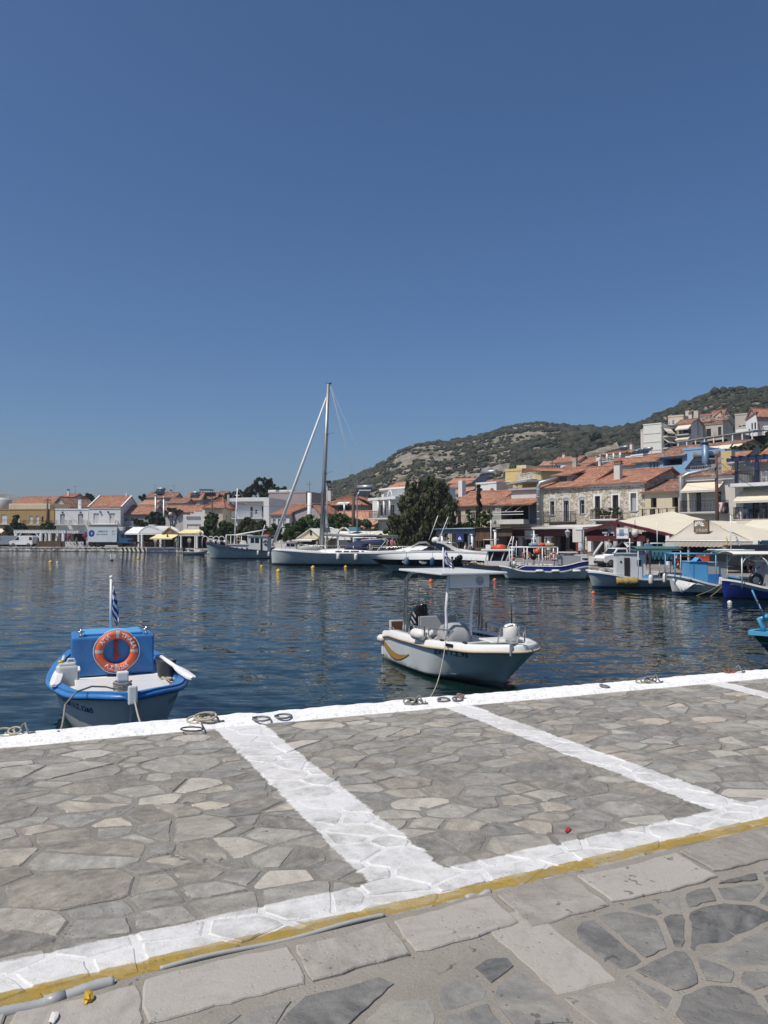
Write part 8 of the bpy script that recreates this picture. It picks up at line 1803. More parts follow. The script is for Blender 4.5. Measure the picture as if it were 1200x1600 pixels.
# grey trawler style boat with mast
def left_trawler():
 f=BF(320,430,89,-.10);t=thing('fishing_boat','pale grey wooden motor sailer with white mast and wheelhouse aft','boat',f.mid,f.ang);L=f.L;W=lambda p:world_of(t,p)
 zb=f(320,848)[1];zm=f(385,858)[1];zs=f(428,861)[1];H=Hull(L,2.7,[(0,zs),(.35,zm),(.7,f(350,853.5)[1]),(1,zb)],[(0,-.4),(.6,-.5),(1,-.2)],plan_curve(.68,.5,2.1,.7),.70,.3);boat_common(t,H,paint('pale_grey_hull',(.40,.47,.50),.4,.05,.15),paint('dark_blue_rail',(.03,.035,.07),.5,.1),zm-.35,(.06,BOOT),deck_mat=GEL)
 m=MB();H.strake(m,.90,.93,.02,28,0,1);H.strake(m,.80,.82,.02,28,0,.8);m.build('strake_line',paint('dark_strake',(.06,.06,.09),.5,.1),t)
 x1,x0=f(391,850)[0],f(421,850)[0];cabin(t,x0,x1,.95,zm-.2,f(400,838)[1],HULLW,.12,True,win=[(f(404.5,845,.95)[0],f(398.5,845,.95)[0],f(400,848)[1],f(400,840.5)[1]),(f(397,845,.95)[0],f(391.5,845,.95)[0],f(400,848)[1],f(400,840.5)[1]),(f(410,845,.95)[0],f(407,845,.95)[0],zm-.1,f(400,841)[1])]);cabin(t,f(391,855)[0],f(361,855)[0],.9,zm-.2,f(375,851)[1],GEL,.1,True,win=[(f(p+1.2,857,.9)[0],f(p-1.2,857,.9)[0],f(375,858)[1],f(375,855.5)[1])for p in(370,378,386)],name='cabin_trunk')
 m=MB();xm,_=f(365.5,850);xt,zt=f(371,763);m.tube([(xm,0,zm-.2),(xt,0,zt)],[.09,.06],8);m.tube([(f(367,774)[0],0,f(367,774)[1]),(f(375,774)[0],0,f(375,774)[1])],.05,5);m.build('mast',PLAINW,t);m=MB();a,b=f(367,836),f(416,827.5);m.tube([(a[0],0,a[1]),(b[0],0,b[1])],.07,7);m.tube([(f(408.5,840)[0],0,f(408.5,840)[1]),(f(414,820)[0],0,f(414,820)[1])],.05,6);m.tube([(f(409.5,838)[0],0,f(409,838)[1]),(f(409.5,858)[0],.9,f(409,858)[1])],.04,6);m.build('boom',PLAINW,t);m=MB();m.tube([(xt,0,zt),(f(322,846)[0],0,f(322,846)[1])],.012,4);m.tube([(xt,0,zt),(f(428,856)[0],0,f(428,856)[1])],.012,4);m.build('stay',GREYT,t)
 frame_canopy(t,f(391,838)[0],f(357,838)[0],.9,zm,f(370,836)[1],PLAINW,2,r=.05);m=MB();m.ball((f(417,838)[0],0,f(417,837)[1]),.5,.5,.22);m.build('roof_gear',paint('dark_red_cover',(.22,.035,.03),.8,.15),t)
 m=MB();m.tube([H.P(.74+.026*k,1,1,-.12)+Vector((0,0,.5 if 0<k<9 else .05))for k in range(10)],.03,5);m.tube([H.P(.74+.026*k,1,-1,-.12)+Vector((0,0,.5 if 0<k<9 else .05))for k in range(10)],.03,5)
 for k in(2,4,6,8):m.tube([H.P(.74+.026*k,1,1,-.12),H.P(.74+.026*k,1,1,-.12)+Vector((0,0,.5))],.025,5)
 m.build('pulpit',PLAINW,t)
 Mx=Matrix.Translation(W((f(376,842)[0],.95,f(376,842)[1])))@Matrix.Rotation(f.ang+pi,4,'Z');lifebuoy('lifebuoy','dull orange lifebuoy on the rail of the pale grey motor sailer',Mx,.22,.06,paint('dull_orange',(.34,.13,.08),.6,.1),False);Mx=Matrix.Translation(W((f(418.5,847)[0],1.0,f(418.5,847)[1])))@Matrix.Rotation(f.ang+pi,4,'Z');lifebuoy('lifebuoy','brown lifebuoy on the stern of the pale grey motor sailer',Mx,.22,.06,BROWN,False)
 for k,(px,py)in enumerate(((404,864),(420,866))):x,z=f(px,py,1.2);fender('fender',['white fender under the wheelhouse of the pale grey motor sailer','white fender at the stern of the pale grey motor sailer'][k],W((x,1.42 if k==0 else 1.2,z)),.13,.6,FENDW)
 return t
left_trawler()
def tender():
 f=BF(289,326,104,.05);t=thing('motor_boat','small white speedboat lying by the blue painted quay wall','boat',f.mid,f.ang+pi);L=f.L;H=Hull(L,1.5,[(0,.45),(.5,.42),(1,.55)],[(0,-.2),(1,-.1)],plan_curve(.85,.45,2.2,.7),.7);boat_common(t,H,GEL,GEL,.2,(.05,BOOT),deck_mat=GREYT)
 m=MB();m.cbox((.1,0,.55),.8,.8,.35,bev=.05);m.build('console',GEL,t);m=MB();m.cbox((-.6,0,.5),.5,1.0,.3,bev=.05);m.build('seat',paint('navy_seat',(.02,.03,.06),.7,.1),t);m=MB();m.cbox((-L/2-.1,0,.70),.4,.3,.5,bev=.08);m.box(-L/2-.2,-L/2,-.08,.08,-.3,.5);m.build('outboard_motor',BLACKP,t)
tender()
f_=BF(436,470,97,.1);t_=thing('motor_boat','small white cabin boat partly hidden behind the bow of the sailing yacht','boat',f_.mid,f_.ang);H_=Hull(f_.L,1.8,[(0,.8),(.5,.75),(1,.95)],[(0,-.2),(1,-.1)],plan_curve(.8,.45,2.2,.7),.6);boat_common(t_,H_,GEL,GEL,.4,(.05,BOOT));cabin(t_,-.8,.7,.65,.7,1.75,GEL,.3,True,win=[(-.6,-.1,1.25,1.6),(0,.4,1.25,1.6)]);frame_canopy(t_,-1.3,-.8,.6,.8,1.9,STEEL,1,r=.03)
# mooring buoys
for k,(px,py,r_,mt,lab)in enumerate([(79,878,.26,BUOYY,'yellow mooring buoy farthest left near the white van'),(89.5,878,.16,FENDW,'small white float right of the leftmost yellow buoy'),(173,867,.16,FENDW,'small white float in front of the blue truck, the left one'),(180,867,.16,FENDW,'small white float in front of the blue truck, the right one'),(174.5,875,.24,BLACKP,'dark float below the two small white floats'),(216,872,.25,BUOYY,'orange yellow buoy in front of the blue painted wall'),(409,884.5,.22,BUOYY,'yellow buoy leaning at the bow of the sailing yacht'),(435,892,.25,BUOYY,'yellow buoy closest to the viewer below the furled jib'),(489,886.5,.24,BUOYY,'yellow buoy beside the mast of the sailing yacht'),(540,885.5,.20,BUOYY,'yellow buoy at the stern fenders of the sailing yacht'),(927,926,.135,BUOYO,'orange red buoy in front of the green awning boat'),(673,908,.20,BUOYO,'orange buoy seen under the left side of the hard top'),(773,906,.16,BUOYO,'orange buoy seen under the right side of the hard top'),(1140,941,.13,FENDW,'white pear shaped float off the deep blue bow')]):
 r_*=.72;p=ground(px,py+1.0,0);o=thing('mooring_buoy',lab,'buoy',(p.x,p.y,0),0,'mooring buoys on the harbour');m=MB();m.lathe([(0,-r_*.7),(r_*.7,-r_*.55),(r_,0),(r_*.85,r_*.6),(r_*.4,r_*.95),(r_*.2,r_*1.15),(0,r_*1.2)],n=16);m.build('float',mt,o);m=MB();m.tube([(r_*.12*cos(a),0,r_*1.25+r_*.14*sin(a))for a in[k2*pi/4 for k2 in range(8)]],r_*.05,5,closed=True);m.build('eye',DARKM,o)
 if k in(6,13):o.rotation_euler.x=.5
# terraces, vehicles, people and clutter on the waterfront
def sheet_local(t,name,rows,mat,th=.02,smooth=False):
 m=MB();m.sheet(rows,th,smooth);return m.build(name,mat,t)
def posts(t,lst,mat,w=.14,name='post',round_=False):
 for(u,v,z0,z1)in lst:
  m=MB()
  if round_:m.tube([(u,v,z0),(u,v,z1)],w/2,12);m.box(u-w*.65,u+w*.65,v-w*.65,v+w*.65,z1-.12,z1-.002);m.box(u-w*.65,u+w*.65,v-w*.65,v+w*.65,z0,z0+.12)
  else:m.bar((u,v,z0),(u,v,z1),w)
  m.build(name,mat,t)
def sign(name,label,fac,rect,v,mat,frame,txt=None,ink=None,size=.3,deco=None):
 u0,z0,u1,z1=fac.rect(*rect,v);o=thing(name,label,'sign',fac.A+fac.e*((u0+u1)/2)+fac.n*v+Vector((0,0,(z0+z1)/2)),fac.ang);w,h=(u1-u0)/2,(z1-z0)/2
 m=MB();m.box(-w,w,-.03,.03,-h,h);m.build('board',mat,o);m=MB();f=.04
 for a in((-w-f,w+f,h,h+f),(-w-f,w+f,-h-f,-h),(-w-f,-w,-h,h),(w,w+f,-h,h)):m.box(a[0],a[1],-.04,.04,a[2],a[3])
 m.build('frame',frame,o)
 if txt:
  m=MB()
  for k,(s_,dz,sz)in enumerate(txt):lettering(m,s_,sz,lambda x,y:Vector((x,-.034,dz+y)))
  m.build('lettering',ink,o)
 if deco:deco(o,w,h)
 return o
# grey blue pergola with a blue sign
f=Fac(686,73,742,69.5);t=thing('pergola','blue grey pergola with white column left of the reed screens','pergola',f.A,f.ang);zt=hpx(f,829);zb_=hpx(f,834)
m=MB();m.box(-.2,f.W+.1,-.12,.12,zb_,zt);m.box(-.2,f.W+.1,3.9,4.1,zb_,zt);m.build('beam',paint('slate_blue_timber',(.13,.19,.28),.6,.1,.2),t)
m=MB()
for k in range(9):u=lerp(0,f.W,k/8);m.bar((u,-.4,zt+.07),(u,4.3,zt+.07),.10,.12)
m.build('rafter',M('slate_blue_timber'),t);sheet_local(t,'roof',[[(-.3,-.5,zt+.16),(f.W+.2,-.5,zt+.16)],[(-.3,4.4,zt+.3),(f.W+.2,4.4,zt+.3)]],paint('pale_blue_sheet',(.30,.40,.50),.6,.1,.2),.03)
posts(t,[(f.uz(691,850)[0],0,0,zb_),(f.uz(700,850)[0],3.6,0,zb_)],PLAINW,.26,'column',True);posts(t,[(f.uz(734,850)[0],-.02,0,zb_)],M('slate_blue_timber'),.22);posts(t,[(f.uz(738.5,850)[0],-.05,0,zb_)],PLAINW,.24,'column',True)
def yacht_mark(o,w,h):
 m=MB();m.poly([Vector((-.02,-.035,-h*.3)),Vector((-.02,-.035,h*.6)),Vector((-w*.5,-.035,-h*.3))][::-1]);m.poly([Vector((.03,-.035,-h*.3)),Vector((w*.45,-.035,-h*.3)),Vector((.03,-.035,h*.45))]);m.box(-w*.55,w*.55,-.036,-.031,-h*.55,-h*.42);m.build('sail_emblem',INKW,o)
sign('hanging_sign','square blue sign with a small white sail emblem under the blue grey pergola',f,(713.5,835,724,846),-.2,paint('sign_blue',(.012,.03,.16),.5,.05),paint('sign_blue_rim',(.05,.09,.22),.5),deco=yacht_mark)
# reed screened terrace
f=Fac(743,69.4,800,66);t=thing('reed_terrace','brown reed screened taverna terrace between the pergola and the stone houses','terrace',f.A,f.ang)
m=MB();m.box(0,f.uz(770,835)[0],-.05,.05,hpx(f,845),hpx(f,825));m.build('upper_screen',REED,t);m=MB();m.box(f.uz(776,835)[0],f.W,-.02,.08,hpx(f,838),hpx(f,826.5));m.build('upper_screen',REED,t);m=MB();m.box(0,f.uz(790,870)[0],-.05,.05,0,hpx(f,855));m.build('lower_screen',REED,t)
sheet_local(t,'roof',[[(-.2,-.3,hpx(f,824)),(f.W+.2,-.3,hpx(f,824))],[(-.2,6,hpx(f,822)),(f.W+.2,6,hpx(f,822))]],REED,.06);posts(t,[(.05,.12,0,hpx(f,825)),(f.W*.5,.14,0,hpx(f,825)),(f.W*.5,5,0,hpx(f,825))],BROWN,.16);posts(t,[(f.uz(775.5,850)[0],-.12,0,hpx(f,828))],PLAINW,.22,'column',True)
# white edged canopy over the colonnade of the stone house
f=Fac(797,69.5,916,64);zt=hpx(f,824.5);t=thing('colonnade','dark red timber colonnade with thin white canopy edge before the stone house','canopy',f.A,f.ang)
sheet_local(t,'roof',[[(0,-.5,zt),(f.W,-.5,zt)],[(0,9,zt+.35),(f.W,9,zt+.35)]],OFFW,.14);m=MB();m.box(0,f.W,-.1,.1,zt-.75,zt-.16);m.box(0,f.W,3.4,3.6,zt-.8,zt-.16);m.build('beam',REDWOOD,t)
for px,v in((813,.35),(858,.35),(908,-.35)):posts(t,[(f.uz(px,850,v)[0],v,0,zt-.76 if v>0 else zt-.1)],PLAINW,.42 if px!=908 else .5,'column',True)
posts(t,[(f.uz(p,850,4)[0],4,0,zt-.16)for p in(820,848,872,887)],GREYT,.34,'rear_column',True)
m=MB();u,z=f.uz(904,834,-.5);m.box(u-.5,u+.35,-.62,-.35,z-.7,zt-.02);m.build('hanging_board',OFFW,t)
m=MB();u=f.uz(806,850,.2)[0];m.box(u-.3,u+.2,.1,.3,0,zt-.8);u=f.uz(902,850)[0];m.box(u-.2,u+.25,.1,.3,0,zt-.8);m.build('red_panel',paint('bright_red_panel',(.22,.03,.025),.5,.15,.1),t)
sign('hanging_sign','white square sign with grey lettering under the left of the canopy',f,(820.5,829,834.5,842),-.25,PLAINW,GREYT,[('ΛΙΜΑΝΙ',-.18,.30)],GREYT)
def lantern(name,label,p,h):
 o=thing(name,label,'lantern',p);m=MB();m.lathe([(.07,0),(.05,h-.5),(.06,h-.45)],n=8);m.build('post',DARKM,o);m=MB();m.lathe([(.08,h-.45),(.2,h-.05),(.22,h)],n=6,smooth=False);m.lathe([(.24,h),(.06,h+.18),(.02,h+.3),(0,h+.3)],n=6,smooth=False);m.build('lamp_head',GREYT,o);return o
p=at(887,860,62);lantern('street_lamp','grey hexagonal lantern on a post before the colonnade',(p.x,p.y,FZ),zat(831,62)-FZ)
# gabled dark red pavilion with cream awnings
f=Fac(918,55,1068,49);t=thing('pavilion','dark red gabled timber pavilion with cream awning slopes and white posts','pavilion',f.A,f.ang)
ul,zl=f.uz(917,827);ua,za=f.uz(967,813);ur,zr2=f.uz(1067,837)
sheet_local(t,'left_awning',[[(ul,-.2,zl),(lerp(ul,ua,.5),-.2,lerp(zl,za,.5)-.06),(ua,-.2,za)],[(ul,7,zl+.4),(lerp(ul,ua,.5),7,lerp(zl,za,.5)+.3),(ua,7,za+.4)]],CANVAST,.02)  # left slope in taupe: the duller light on the cream cloth put in colour
n=8;sheet_local(t,'right_awning',[[(lerp(ua,ur,k/n),-.2,lerp(za,zr2,k/n)-.03*(k%2))for k in range(n+1)],[(lerp(ua,ur*.9,k/n),6.5,lerp(za,zr2,k/n)+.75-.03*(k%2))for k in range(n+1)]],CANVAS,.02)
m=MB();m.bar((ul,-.25,zl-.12),(ua,-.25,za-.14),.12,.2);m.bar((ua,-.25,za-.14),(ur,-.25,zr2-.14),.12,.2);zc=hpx(f,841.5);u0,u1=f.uz(921,841)[0],f.uz(1012,841)[0];m.box(u0,u1,-.3,-.15,zc-.18,zc+.2);m.bar((ua,-.22,zc+.2),(ua,-.22,za-.2),.25);m.build('gable_frame',REDWOOD,t)
m=MB();m.bar((ua,-.2,za-.05),(ua,7,za+.35),.2);m.build('ridge_beam',REDWOOD,t)
for px in(926,1003,1048):m=MB();u=f.uz(px,860)[0];m.bar((u,-.22,0),(u,-.22,zc-.19 if px<1040 else zr2),.26);m.build('post',PLAINW,t)
m=MB();u=f.uz(926,860)[0];m.bar((u+.1,-.22,zc-1.3),(u+1.05,-.22,zc-.22),.13);u=f.uz(1003,860)[0];m.bar((u-.1,-.22,zc-1.4),(u-1.2,-.22,zc-.22),.13);m.build('brace',PLAINW,t)
for(pa,pb)in((950,958),(975,960)):m=MB();a,b=f.uz(pa,844,3),f.uz(pb,858,3);m.bar((a[0],3,a[1]),(b[0],3,b[1]),.13);m.build('brace',GREYT,t)
posts(t,[(f.uz(p,850,5)[0],5,0,zc+.5)for p in(948,962,985)],GREYT,.36,'rear_column',True)
m=MB();m.box(ul,ur*.9,6.6,6.75,0,min(zl,zr2)+.3);m.build('shade_back_wall',INTERIOR_SHADE,t)  # added near-black wall, coloured as the shade at the pavilion's back
sign('hanging_sign','white sign with a grey blue picture panel hung in the pavilion gable',f,(964,825,982,841),-.42,PLAINW,GREYT,[('ΤΑΒΕΡΝΑ',-.12,.27)],INKB,deco=lambda o,w,h:MB().box(-w*.55,w*.25,-.0335,-.031,-h*.6,h*.75).build('picture_panel',paint('sign_grey_blue',(.26,.29,.38),.6,.1),o))
m=MB();u,z=f.uz(993,833,-.3);
o=thing('globe_lamp','pale globe lamp hanging in the pavilion right of the sign','lamp',world_of(t,(u,-.35,z)));m.ball((0,0,0),.24,.24,.28);m.build('globe',OFFW,o);m=MB();m.tube([(0,0,.26),(0,0,.9)],.02,5);m.build('cord',DARKM,o)
# big cream tent
f=Fac(1040,45.5,1180,41.5);t=thing('canopy_tent','large cream tent roof with scalloped valance before the white house','tent',f.A,f.ang);z0=hpx(f,845,1040);zr=f.uz(1178,846)[1];uR=f.uz(1177,846)[0]
ua,za=f.uz(1084,814.5,3);ub,zb2=f.uz(1109,813.5,3);n=10
sheet_local(t,'front_slope',[[(lerp(0,uR,k/n),0,lerp(z0,zr,k/n))for k in range(n+1)],[(lerp(ua*.5,(ub+uR)*.5,k/n),1.5,lerp(lerp(z0,za,.5),lerp(zr,zb2,.5),k/n)-.08)for k in range(n+1)],[(lerp(ua,ub,k/n),3,lerp(za,zb2,k/n))for k in range(n+1)]],paint('tent_beige_shade',(.50,.455,.39),.9,.05,.10,scale=2),.02,True)  # front darker than the right slope: its shading is painted into the cloth
sheet_local(t,'right_slope',[[(uR,0,zr+.004),(uR+.1,3,zr),(uR+.2,6.5,zr)],[(lerp(uR,ub,.5),1.5,lerp(zr,zb2,.5)),(lerp(uR,ub,.5)+.3,3.5,lerp(zr,zb2,.5)),(lerp(uR,ub,.5)+.4,5.8,lerp(zr,zb2,.5))],[(ub+.01,3,zb2+.004),(ub+.02,4,zb2),(ub+.01,5,zb2)]],CANVAS,.02);sheet_local(t,'left_slope',[[(0,6,z0),(0,3,z0),(0,-.004,z0)],[(ua,4,za),(ua,3.5,za),(ua,3.004,za)]],CANVASW,.02)
m=MB();N=40;m.sheet([[(lerp(0,uR,k/N),-.02-.015*(k%2),lerp(z0,zr,k/N)-.01)for k in range(N+1)],[(lerp(0,uR,k/N),-.03+.02*(k%2),lerp(z0,zr,k/N)-.30-.05*abs(sin(k*1.57)))for k in range(N+1)]],.012);m.build('valance',CANVAST,t)
m=MB();m.tube([(0,-.03,z0+.01),(uR,-.03,zr+.01)],.04,6);m.build('front_rail',PLAINW,t)
posts(t,[(f.uz(p,860)[0],.15,0,lerp(z0,zr,.4))for p in(1044,1074,1110)],GREYT,.11);posts(t,[(f.uz(1182,860)[0],0,0,zr+.05)],PLAINW,.26);m=MB();u=f.uz(1182,860)[0];m.tube([(u,0,zr-1.2),(u+.5,-.2,zr-.5),(u+1.3,-.4,zr-.1)],.06,7);m.build('curved_brace',PLAINW,t)
m=MB();m.box(.3,uR,6.0,6.15,0,z0-.05);m.build('shade_back_wall',INTERIOR_SHADE,t)  # added wall, near black to paint the shade under the tent
def daisy(o,w,h):
 m=MB()
 for k in range(8):a=pi*k/7;c=Vector((-w*.35+.06*cos(a),-.036,h*.15+.05*sin(a)));d=Vector((cos(a),0,sin(a)*.9));s_=Vector((-d.z,0,d.x));m.poly([c,c+d*.2+s_*.05,c+d*.30,c+d*.2-s_*.05])
 m.build('flower_emblem',INKW,o)
sign('wooden_sign','brown wooden sign with pale flower and lettering standing on the cream tent',f,(1085.5,814,1107,831),1.15,TIMBER,BROWN,[('1560',-.28,.36)],paint('pale_ink',(.42,.42,.38),.6),deco=daisy)
# further awnings at the right
f=Fac(1118,51,1250,46)
for k,(pa,pb,ya,yb2,mt,lab)in enumerate(((1124,1152,815,841,CANVAS,'bright cream awning strip right of the tent ridge'),(1150,1178,814,838,CANVAST,'taupe awning in the middle of the right hand row'),(1176,1236,813,835,CANVAS,'wide cream awning reaching the right edge of the waterfront'))):
 a,b=f.uz(pa,ya,1.5),f.uz(pb+14,yb2,-2.5);t=thing('awning',lab,'awning',world_of({'_m':[f.A.x,f.A.y,f.A.z,f.ang]},(a[0],0,0)),f.ang);w=f.uz(pb,ya,1.5)[0]-a[0];d=b[0]-w-a[0]if k<2 else .5
 sheet_local(t,'canvas',[[(w*j/6,1.5,a[1]-.02*(j%2))for j in range(7)],[(w*j/6+d*.5,-.5,lerp(a[1],b[1],.5)-.10)for j in range(7)],[(w*j/6+d,-2.5,b[1]-.02*(j%2))for j in range(7)]],mt,.02,False)
 m=MB();m.tube([(d,-2.52,b[1]-.03),(w+d,-2.52,b[1]-.03)],.05,6);m.tube([(0,1.5,a[1]-.05),(w,1.5,a[1]-.05)],.06,6);m.build('roller_bar',PLAINW,t)
 for u in(.2,w-.2):m=MB();m.bar((u+d,-2.45,b[1]-.1),(u,1.5,a[1]-1.0),.05);m.bar((u+d,-2.4,0),(u+d,-2.4,b[1]-.05),.09);m.build('support',PLAINW,t)
t=thing('shop_shade_wall','taverna wall coloured near black as shade behind the cream tent','wall',f.A,f.ang);m=MB();m.box(-4.5,f.W+2,2.4,2.6,0,hpx(f,836));m.build('wall',INTERIOR_SHADE,t)  # wall colour carries the shade under the awnings
# vehicles
RUBBER=paint('tyre_rubber',(.016,.016,.017),.85,.2,.2);RIM=paint('wheel_rim',(.30,.30,.30),.4,.1,.2,metal=.5);LAMPG=paint('lamp_lens',(.55,.53,.48),.2,.05);LAMPR=paint('red_lens',(.25,.012,.01),.25,.05)
def vehicle(name,label,cat,loc,rz,L,W,prof,body,wheels,side_win,extra=None,wr=.32,group=None,front_glass=None):
 """prof: closed side outline (x, z), x forward; wheels: x positions; side_win: list of quads (x,z) on both sides"""
 o=thing(name,label,cat,loc,rz,group);w=W/2;m=MB();cx=sum(p[0]for p in prof)/len(prof);cz=sum(p[1]for p in prof)/len(prof);n=len(prof)
 def ring(y,s_):return[Vector((cx+(x-cx)*s_,y*(1 if z<1.0 else 1-.09*(z-1.0)),cz+(z-cz)*s_))for x,z in prof]
 m.loft([ring(-w,.965),ring(-w+.05,1),ring(w-.05,1),ring(w,.965)],closed=True,smooth=False,cap0=True,cap1=True);m.build('body',body,o)
 for x in wheels:
  for sd in(-1,1):
   k=thing('wheel',None,None,(0,0,0));bpy.data.objects.remove(k);T=MB();Mx=Matrix.Rotation(pi/2,4,'X');T.lathe([(wr*.62,-.09),(wr*.94,-.10),(wr,-.06),(wr,.06),(wr*.94,.10),(wr*.62,.09)],(x,sd*(w-.08),wr),18,Mx);tw=T.build('wheel',RUBBER,o)
   Rm=MB();Rm.lathe([(wr*.62,-.02),(wr*.5,.02),(wr*.2,-.01),(.0,.0)]if sd<0 else[(0,0),(wr*.2,.01),(wr*.5,-.02),(wr*.62,.02)],(x,sd*(w+.005),wr),14,Mx);Rm.build('rim',RIM,tw)
 for q in side_win:
  for sd in(-1,1):
   m=MB();pts=[Vector((x,sd*(w+.006)*(1 if z<1 else 1-.09*(z-1.0)),z))for x,z in q];m.poly(pts if sd<0 else pts[::-1]);m.build('side_window',SMOKED,o)
 if front_glass:
  (xa,za_),(xb,zb_)=front_glass;m=MB();e=Vector((.015,0,.012));m.quad(Vector((xa,-w*.88,za_))+e,Vector((xa,w*.88,za_))+e,Vector((xb,w*.8,zb_))+e,Vector((xb,-w*.8,zb_))+e);m.build('windscreen',SMOKED,o)
 xf=max(p[0]for p in prof);xr=min(p[0]for p in prof)
 for sd in(-1,1):m=MB();m.cbox((xf-.06,sd*w*.74,.72),.12,.30,.16,bev=.03);m.build('headlight',LAMPG,o);m=MB();m.cbox((xr+.03,sd*w*.86,.85),.08,.14,.30,bev=.02);m.build('tail_light',LAMPR,o)
 m=MB();m.cbox((xf-.04,0,.42),.16,W*.98,.22,bev=.04);m.cbox((xr+.02,0,.42),.14,W*.98,.22,bev=.04);m.build('bumper',BLACKP,o)
 if extra:extra(o,w)
 return o
VANP=[(-2.1,.35),(2.0,.35),(2.08,.75),(1.95,.98),(1.25,1.12),(.62,1.78),(.3,1.88),(-1.95,1.90),(-2.1,1.75)]
p=at(32,851,131.5);vehicle('van','white panel van with dark rear window parked at the far left quay','van',(p.x,132.5,FZ),pi-.05,4.2,1.75,VANP,PLAINW,(-1.35,1.3),[[(.30,1.15),(1.12,1.15),(.62,1.68),(.35,1.70)],[(-1.98,1.15),(-1.45,1.15),(-1.45,1.66),(-1.92,1.66)]],front_glass=((1.22,1.15),(.66,1.75)))
p=at(3,851,134);vehicle('van','silver grey van cut off by the left edge beside the white van','van',(p.x,135,FZ),pi,4.6,1.8,[(a*1.12,z)for a,z in VANP],paint('silver_paint',(.30,.32,.34),.35,.05,.1,metal=.4),(-1.5,1.45),[[(.35,1.15),(1.25,1.15),(.7,1.68),(.4,1.70)]],front_glass=((1.36,1.15),(.74,1.75)))
p=at(19,851,140);vehicle('van','small white van cab showing behind the white panel van','van',(p.x,139.5,FZ),pi+.2,4.0,1.7,VANP,OFFW,(-1.3,1.3),[[(.30,1.15),(1.12,1.15),(.62,1.68),(.35,1.70)]],front_glass=((1.22,1.15),(.66,1.75)))
def truck():
 d=130.5;a,b=at(135,853,d),at(208,853,d);L=b.x-a.x;k=L/73.0;x=lambda px:(px-135)*k;z=lambda py:zat(py,d)-FZ
 o=thing('truck','white box truck with blue cab and round blue emblem on the quay','truck',(a.x,d+1.3,FZ),0)
 m=MB();m.cbox(((x(136.5)+x(182))/2,0,(z(847)+z(823))/2),x(182)-x(136.5),2.4,z(823)-z(847),bev=.04);bx=m.build('cargo_box',paint('truck_box_white',(.62,.68,.72),.4,.04,.1),o)
 m=MB();m.box(x(136.4),x(182.1),-1.21,1.21,z(847.3),z(846.4));m.box(x(136.4),x(182.1),-1.21,1.21,z(823.4),z(822.6));m.build('frame',GALV,bx)
 m=MB();xe=x(148-5.5);ze=z(833.5);R0=.52
 for i in range(24):
  a0,a1=2*pi*i/24,2*pi*(i+1)/24;m.quad((xe+R0*cos(a0),-1.203,ze+R0*1.15*sin(a0)),(xe+R0*cos(a1),-1.203,ze+R0*1.15*sin(a1)),(xe+R0*.35*cos(a1),-1.203,ze+R0*.4*sin(a1)),(xe+R0*.35*cos(a0),-1.203,ze+R0*.4*sin(a0)))
 m.bar((xe-.3,-1.206,ze-.35),(xe-.1,-1.206,ze+.3),.15,.004);m.bar((xe+.1,-1.206,ze-.3),(xe+.3,-1.206,ze+.35),.15,.004);m.build('emblem',paint('emblem_blue',(.015,.10,.40),.5,.05),bx)
 m=MB();cxm=x(165);lettering(m,'SAMOS EXPRESS',.42,lambda u,v:Vector((cxm+u*.92,-1.205,z(830.5)+v)));lettering(m,'ΜΕΤΑΦΟΡΙΚΗ ΣΑΜΟΥ',.31,lambda u,v:Vector((cxm+u*.98,-1.205,z(835.2)+v)));m.build('lettering',paint('truck_ink',(.02,.03,.06),.5),bx)
 m=MB();m.box(x(168),x(175),-1.215,-1.202,z(845.5),z(829));m.build('side_door',paint('truck_door',(.60,.66,.70),.4,.05),bx);m=MB();m.cbox((x(186.5),0,z(826.5)),x(191)-x(184),1.6,.65,bev=.08);m.build('cooling_unit',OFFW,bx)
 cab=paint('truck_cab_blue',(.025,.10,.22),.35,.08,.15);m=MB();w=1.15
 pr=[(x(184.5),z(848.5)),(x(207),z(848.5)),(x(208),z(841)),(x(206.5),z(834)),(x(204.5),z(832.3)),(x(186),z(832.3)),(x(184.5),z(834))]
 m.loft([[Vector((px_,y,pz))for px_,pz in pr]for y in(-w,w)],closed=True,smooth=False,cap0=True,cap1=True);c=m.build('cab',cab,o)
 m=MB();m.poly([Vector(q)for q in((x(188),-w-.01,z(840)),(x(194.5),-w-.01,z(840.5)),(x(194),-w-.01,z(834)),(x(188),-w-.01,z(834)))]);m.build('side_window',SMOKED,c);m=MB();m.quad((x(207.9),-1.0,z(841)),(x(207.9),1.0,z(841)),(x(206.2),1.0,z(834.5)),(x(206.2),-1.0,z(834.5)));m.quad((x(196),-w-.012,z(840.5)),(x(206.4),-w-.012,z(840.5)),(x(205.2),-w-.012,z(834)),(x(196),-w-.012,z(834)));m.build('windscreen',SMOKED,c)
 m=MB();m.box(x(199),x(207),-w-.02,-w-.002,z(846.3),z(843.6));m.build('grille',BLACKP,c)
 m=MB();m.box(x(138),x(206),-.5,.5,z(850.5),z(847.4));m.box(x(158),x(181),-1.1,-1.0,z(851.5),z(848.5));m.build('chassis',BLACKP,o)
 for px in(142,153,186.5):
  for sd in(-1,1):m=MB();m.lathe([(.25,-.13),(.46,-.14),(.5,-.08),(.5,.08),(.46,.14),(.25,.13)],(x(px),sd*1.0,.5),18,Matrix.Rotation(pi/2,4,'X'));wv=m.build('wheel',RUBBER,o);m=MB();m.lathe([(.27,0),(.2,.04*sd),(0,.02*sd)]if sd>0 else[(0,.02*sd),(.2,.04*sd),(.27,0)],(x(px),sd*1.12,.5),14,Matrix.Rotation(pi/2,4,'X'));m.build('rim',RIM,wv)
truck()
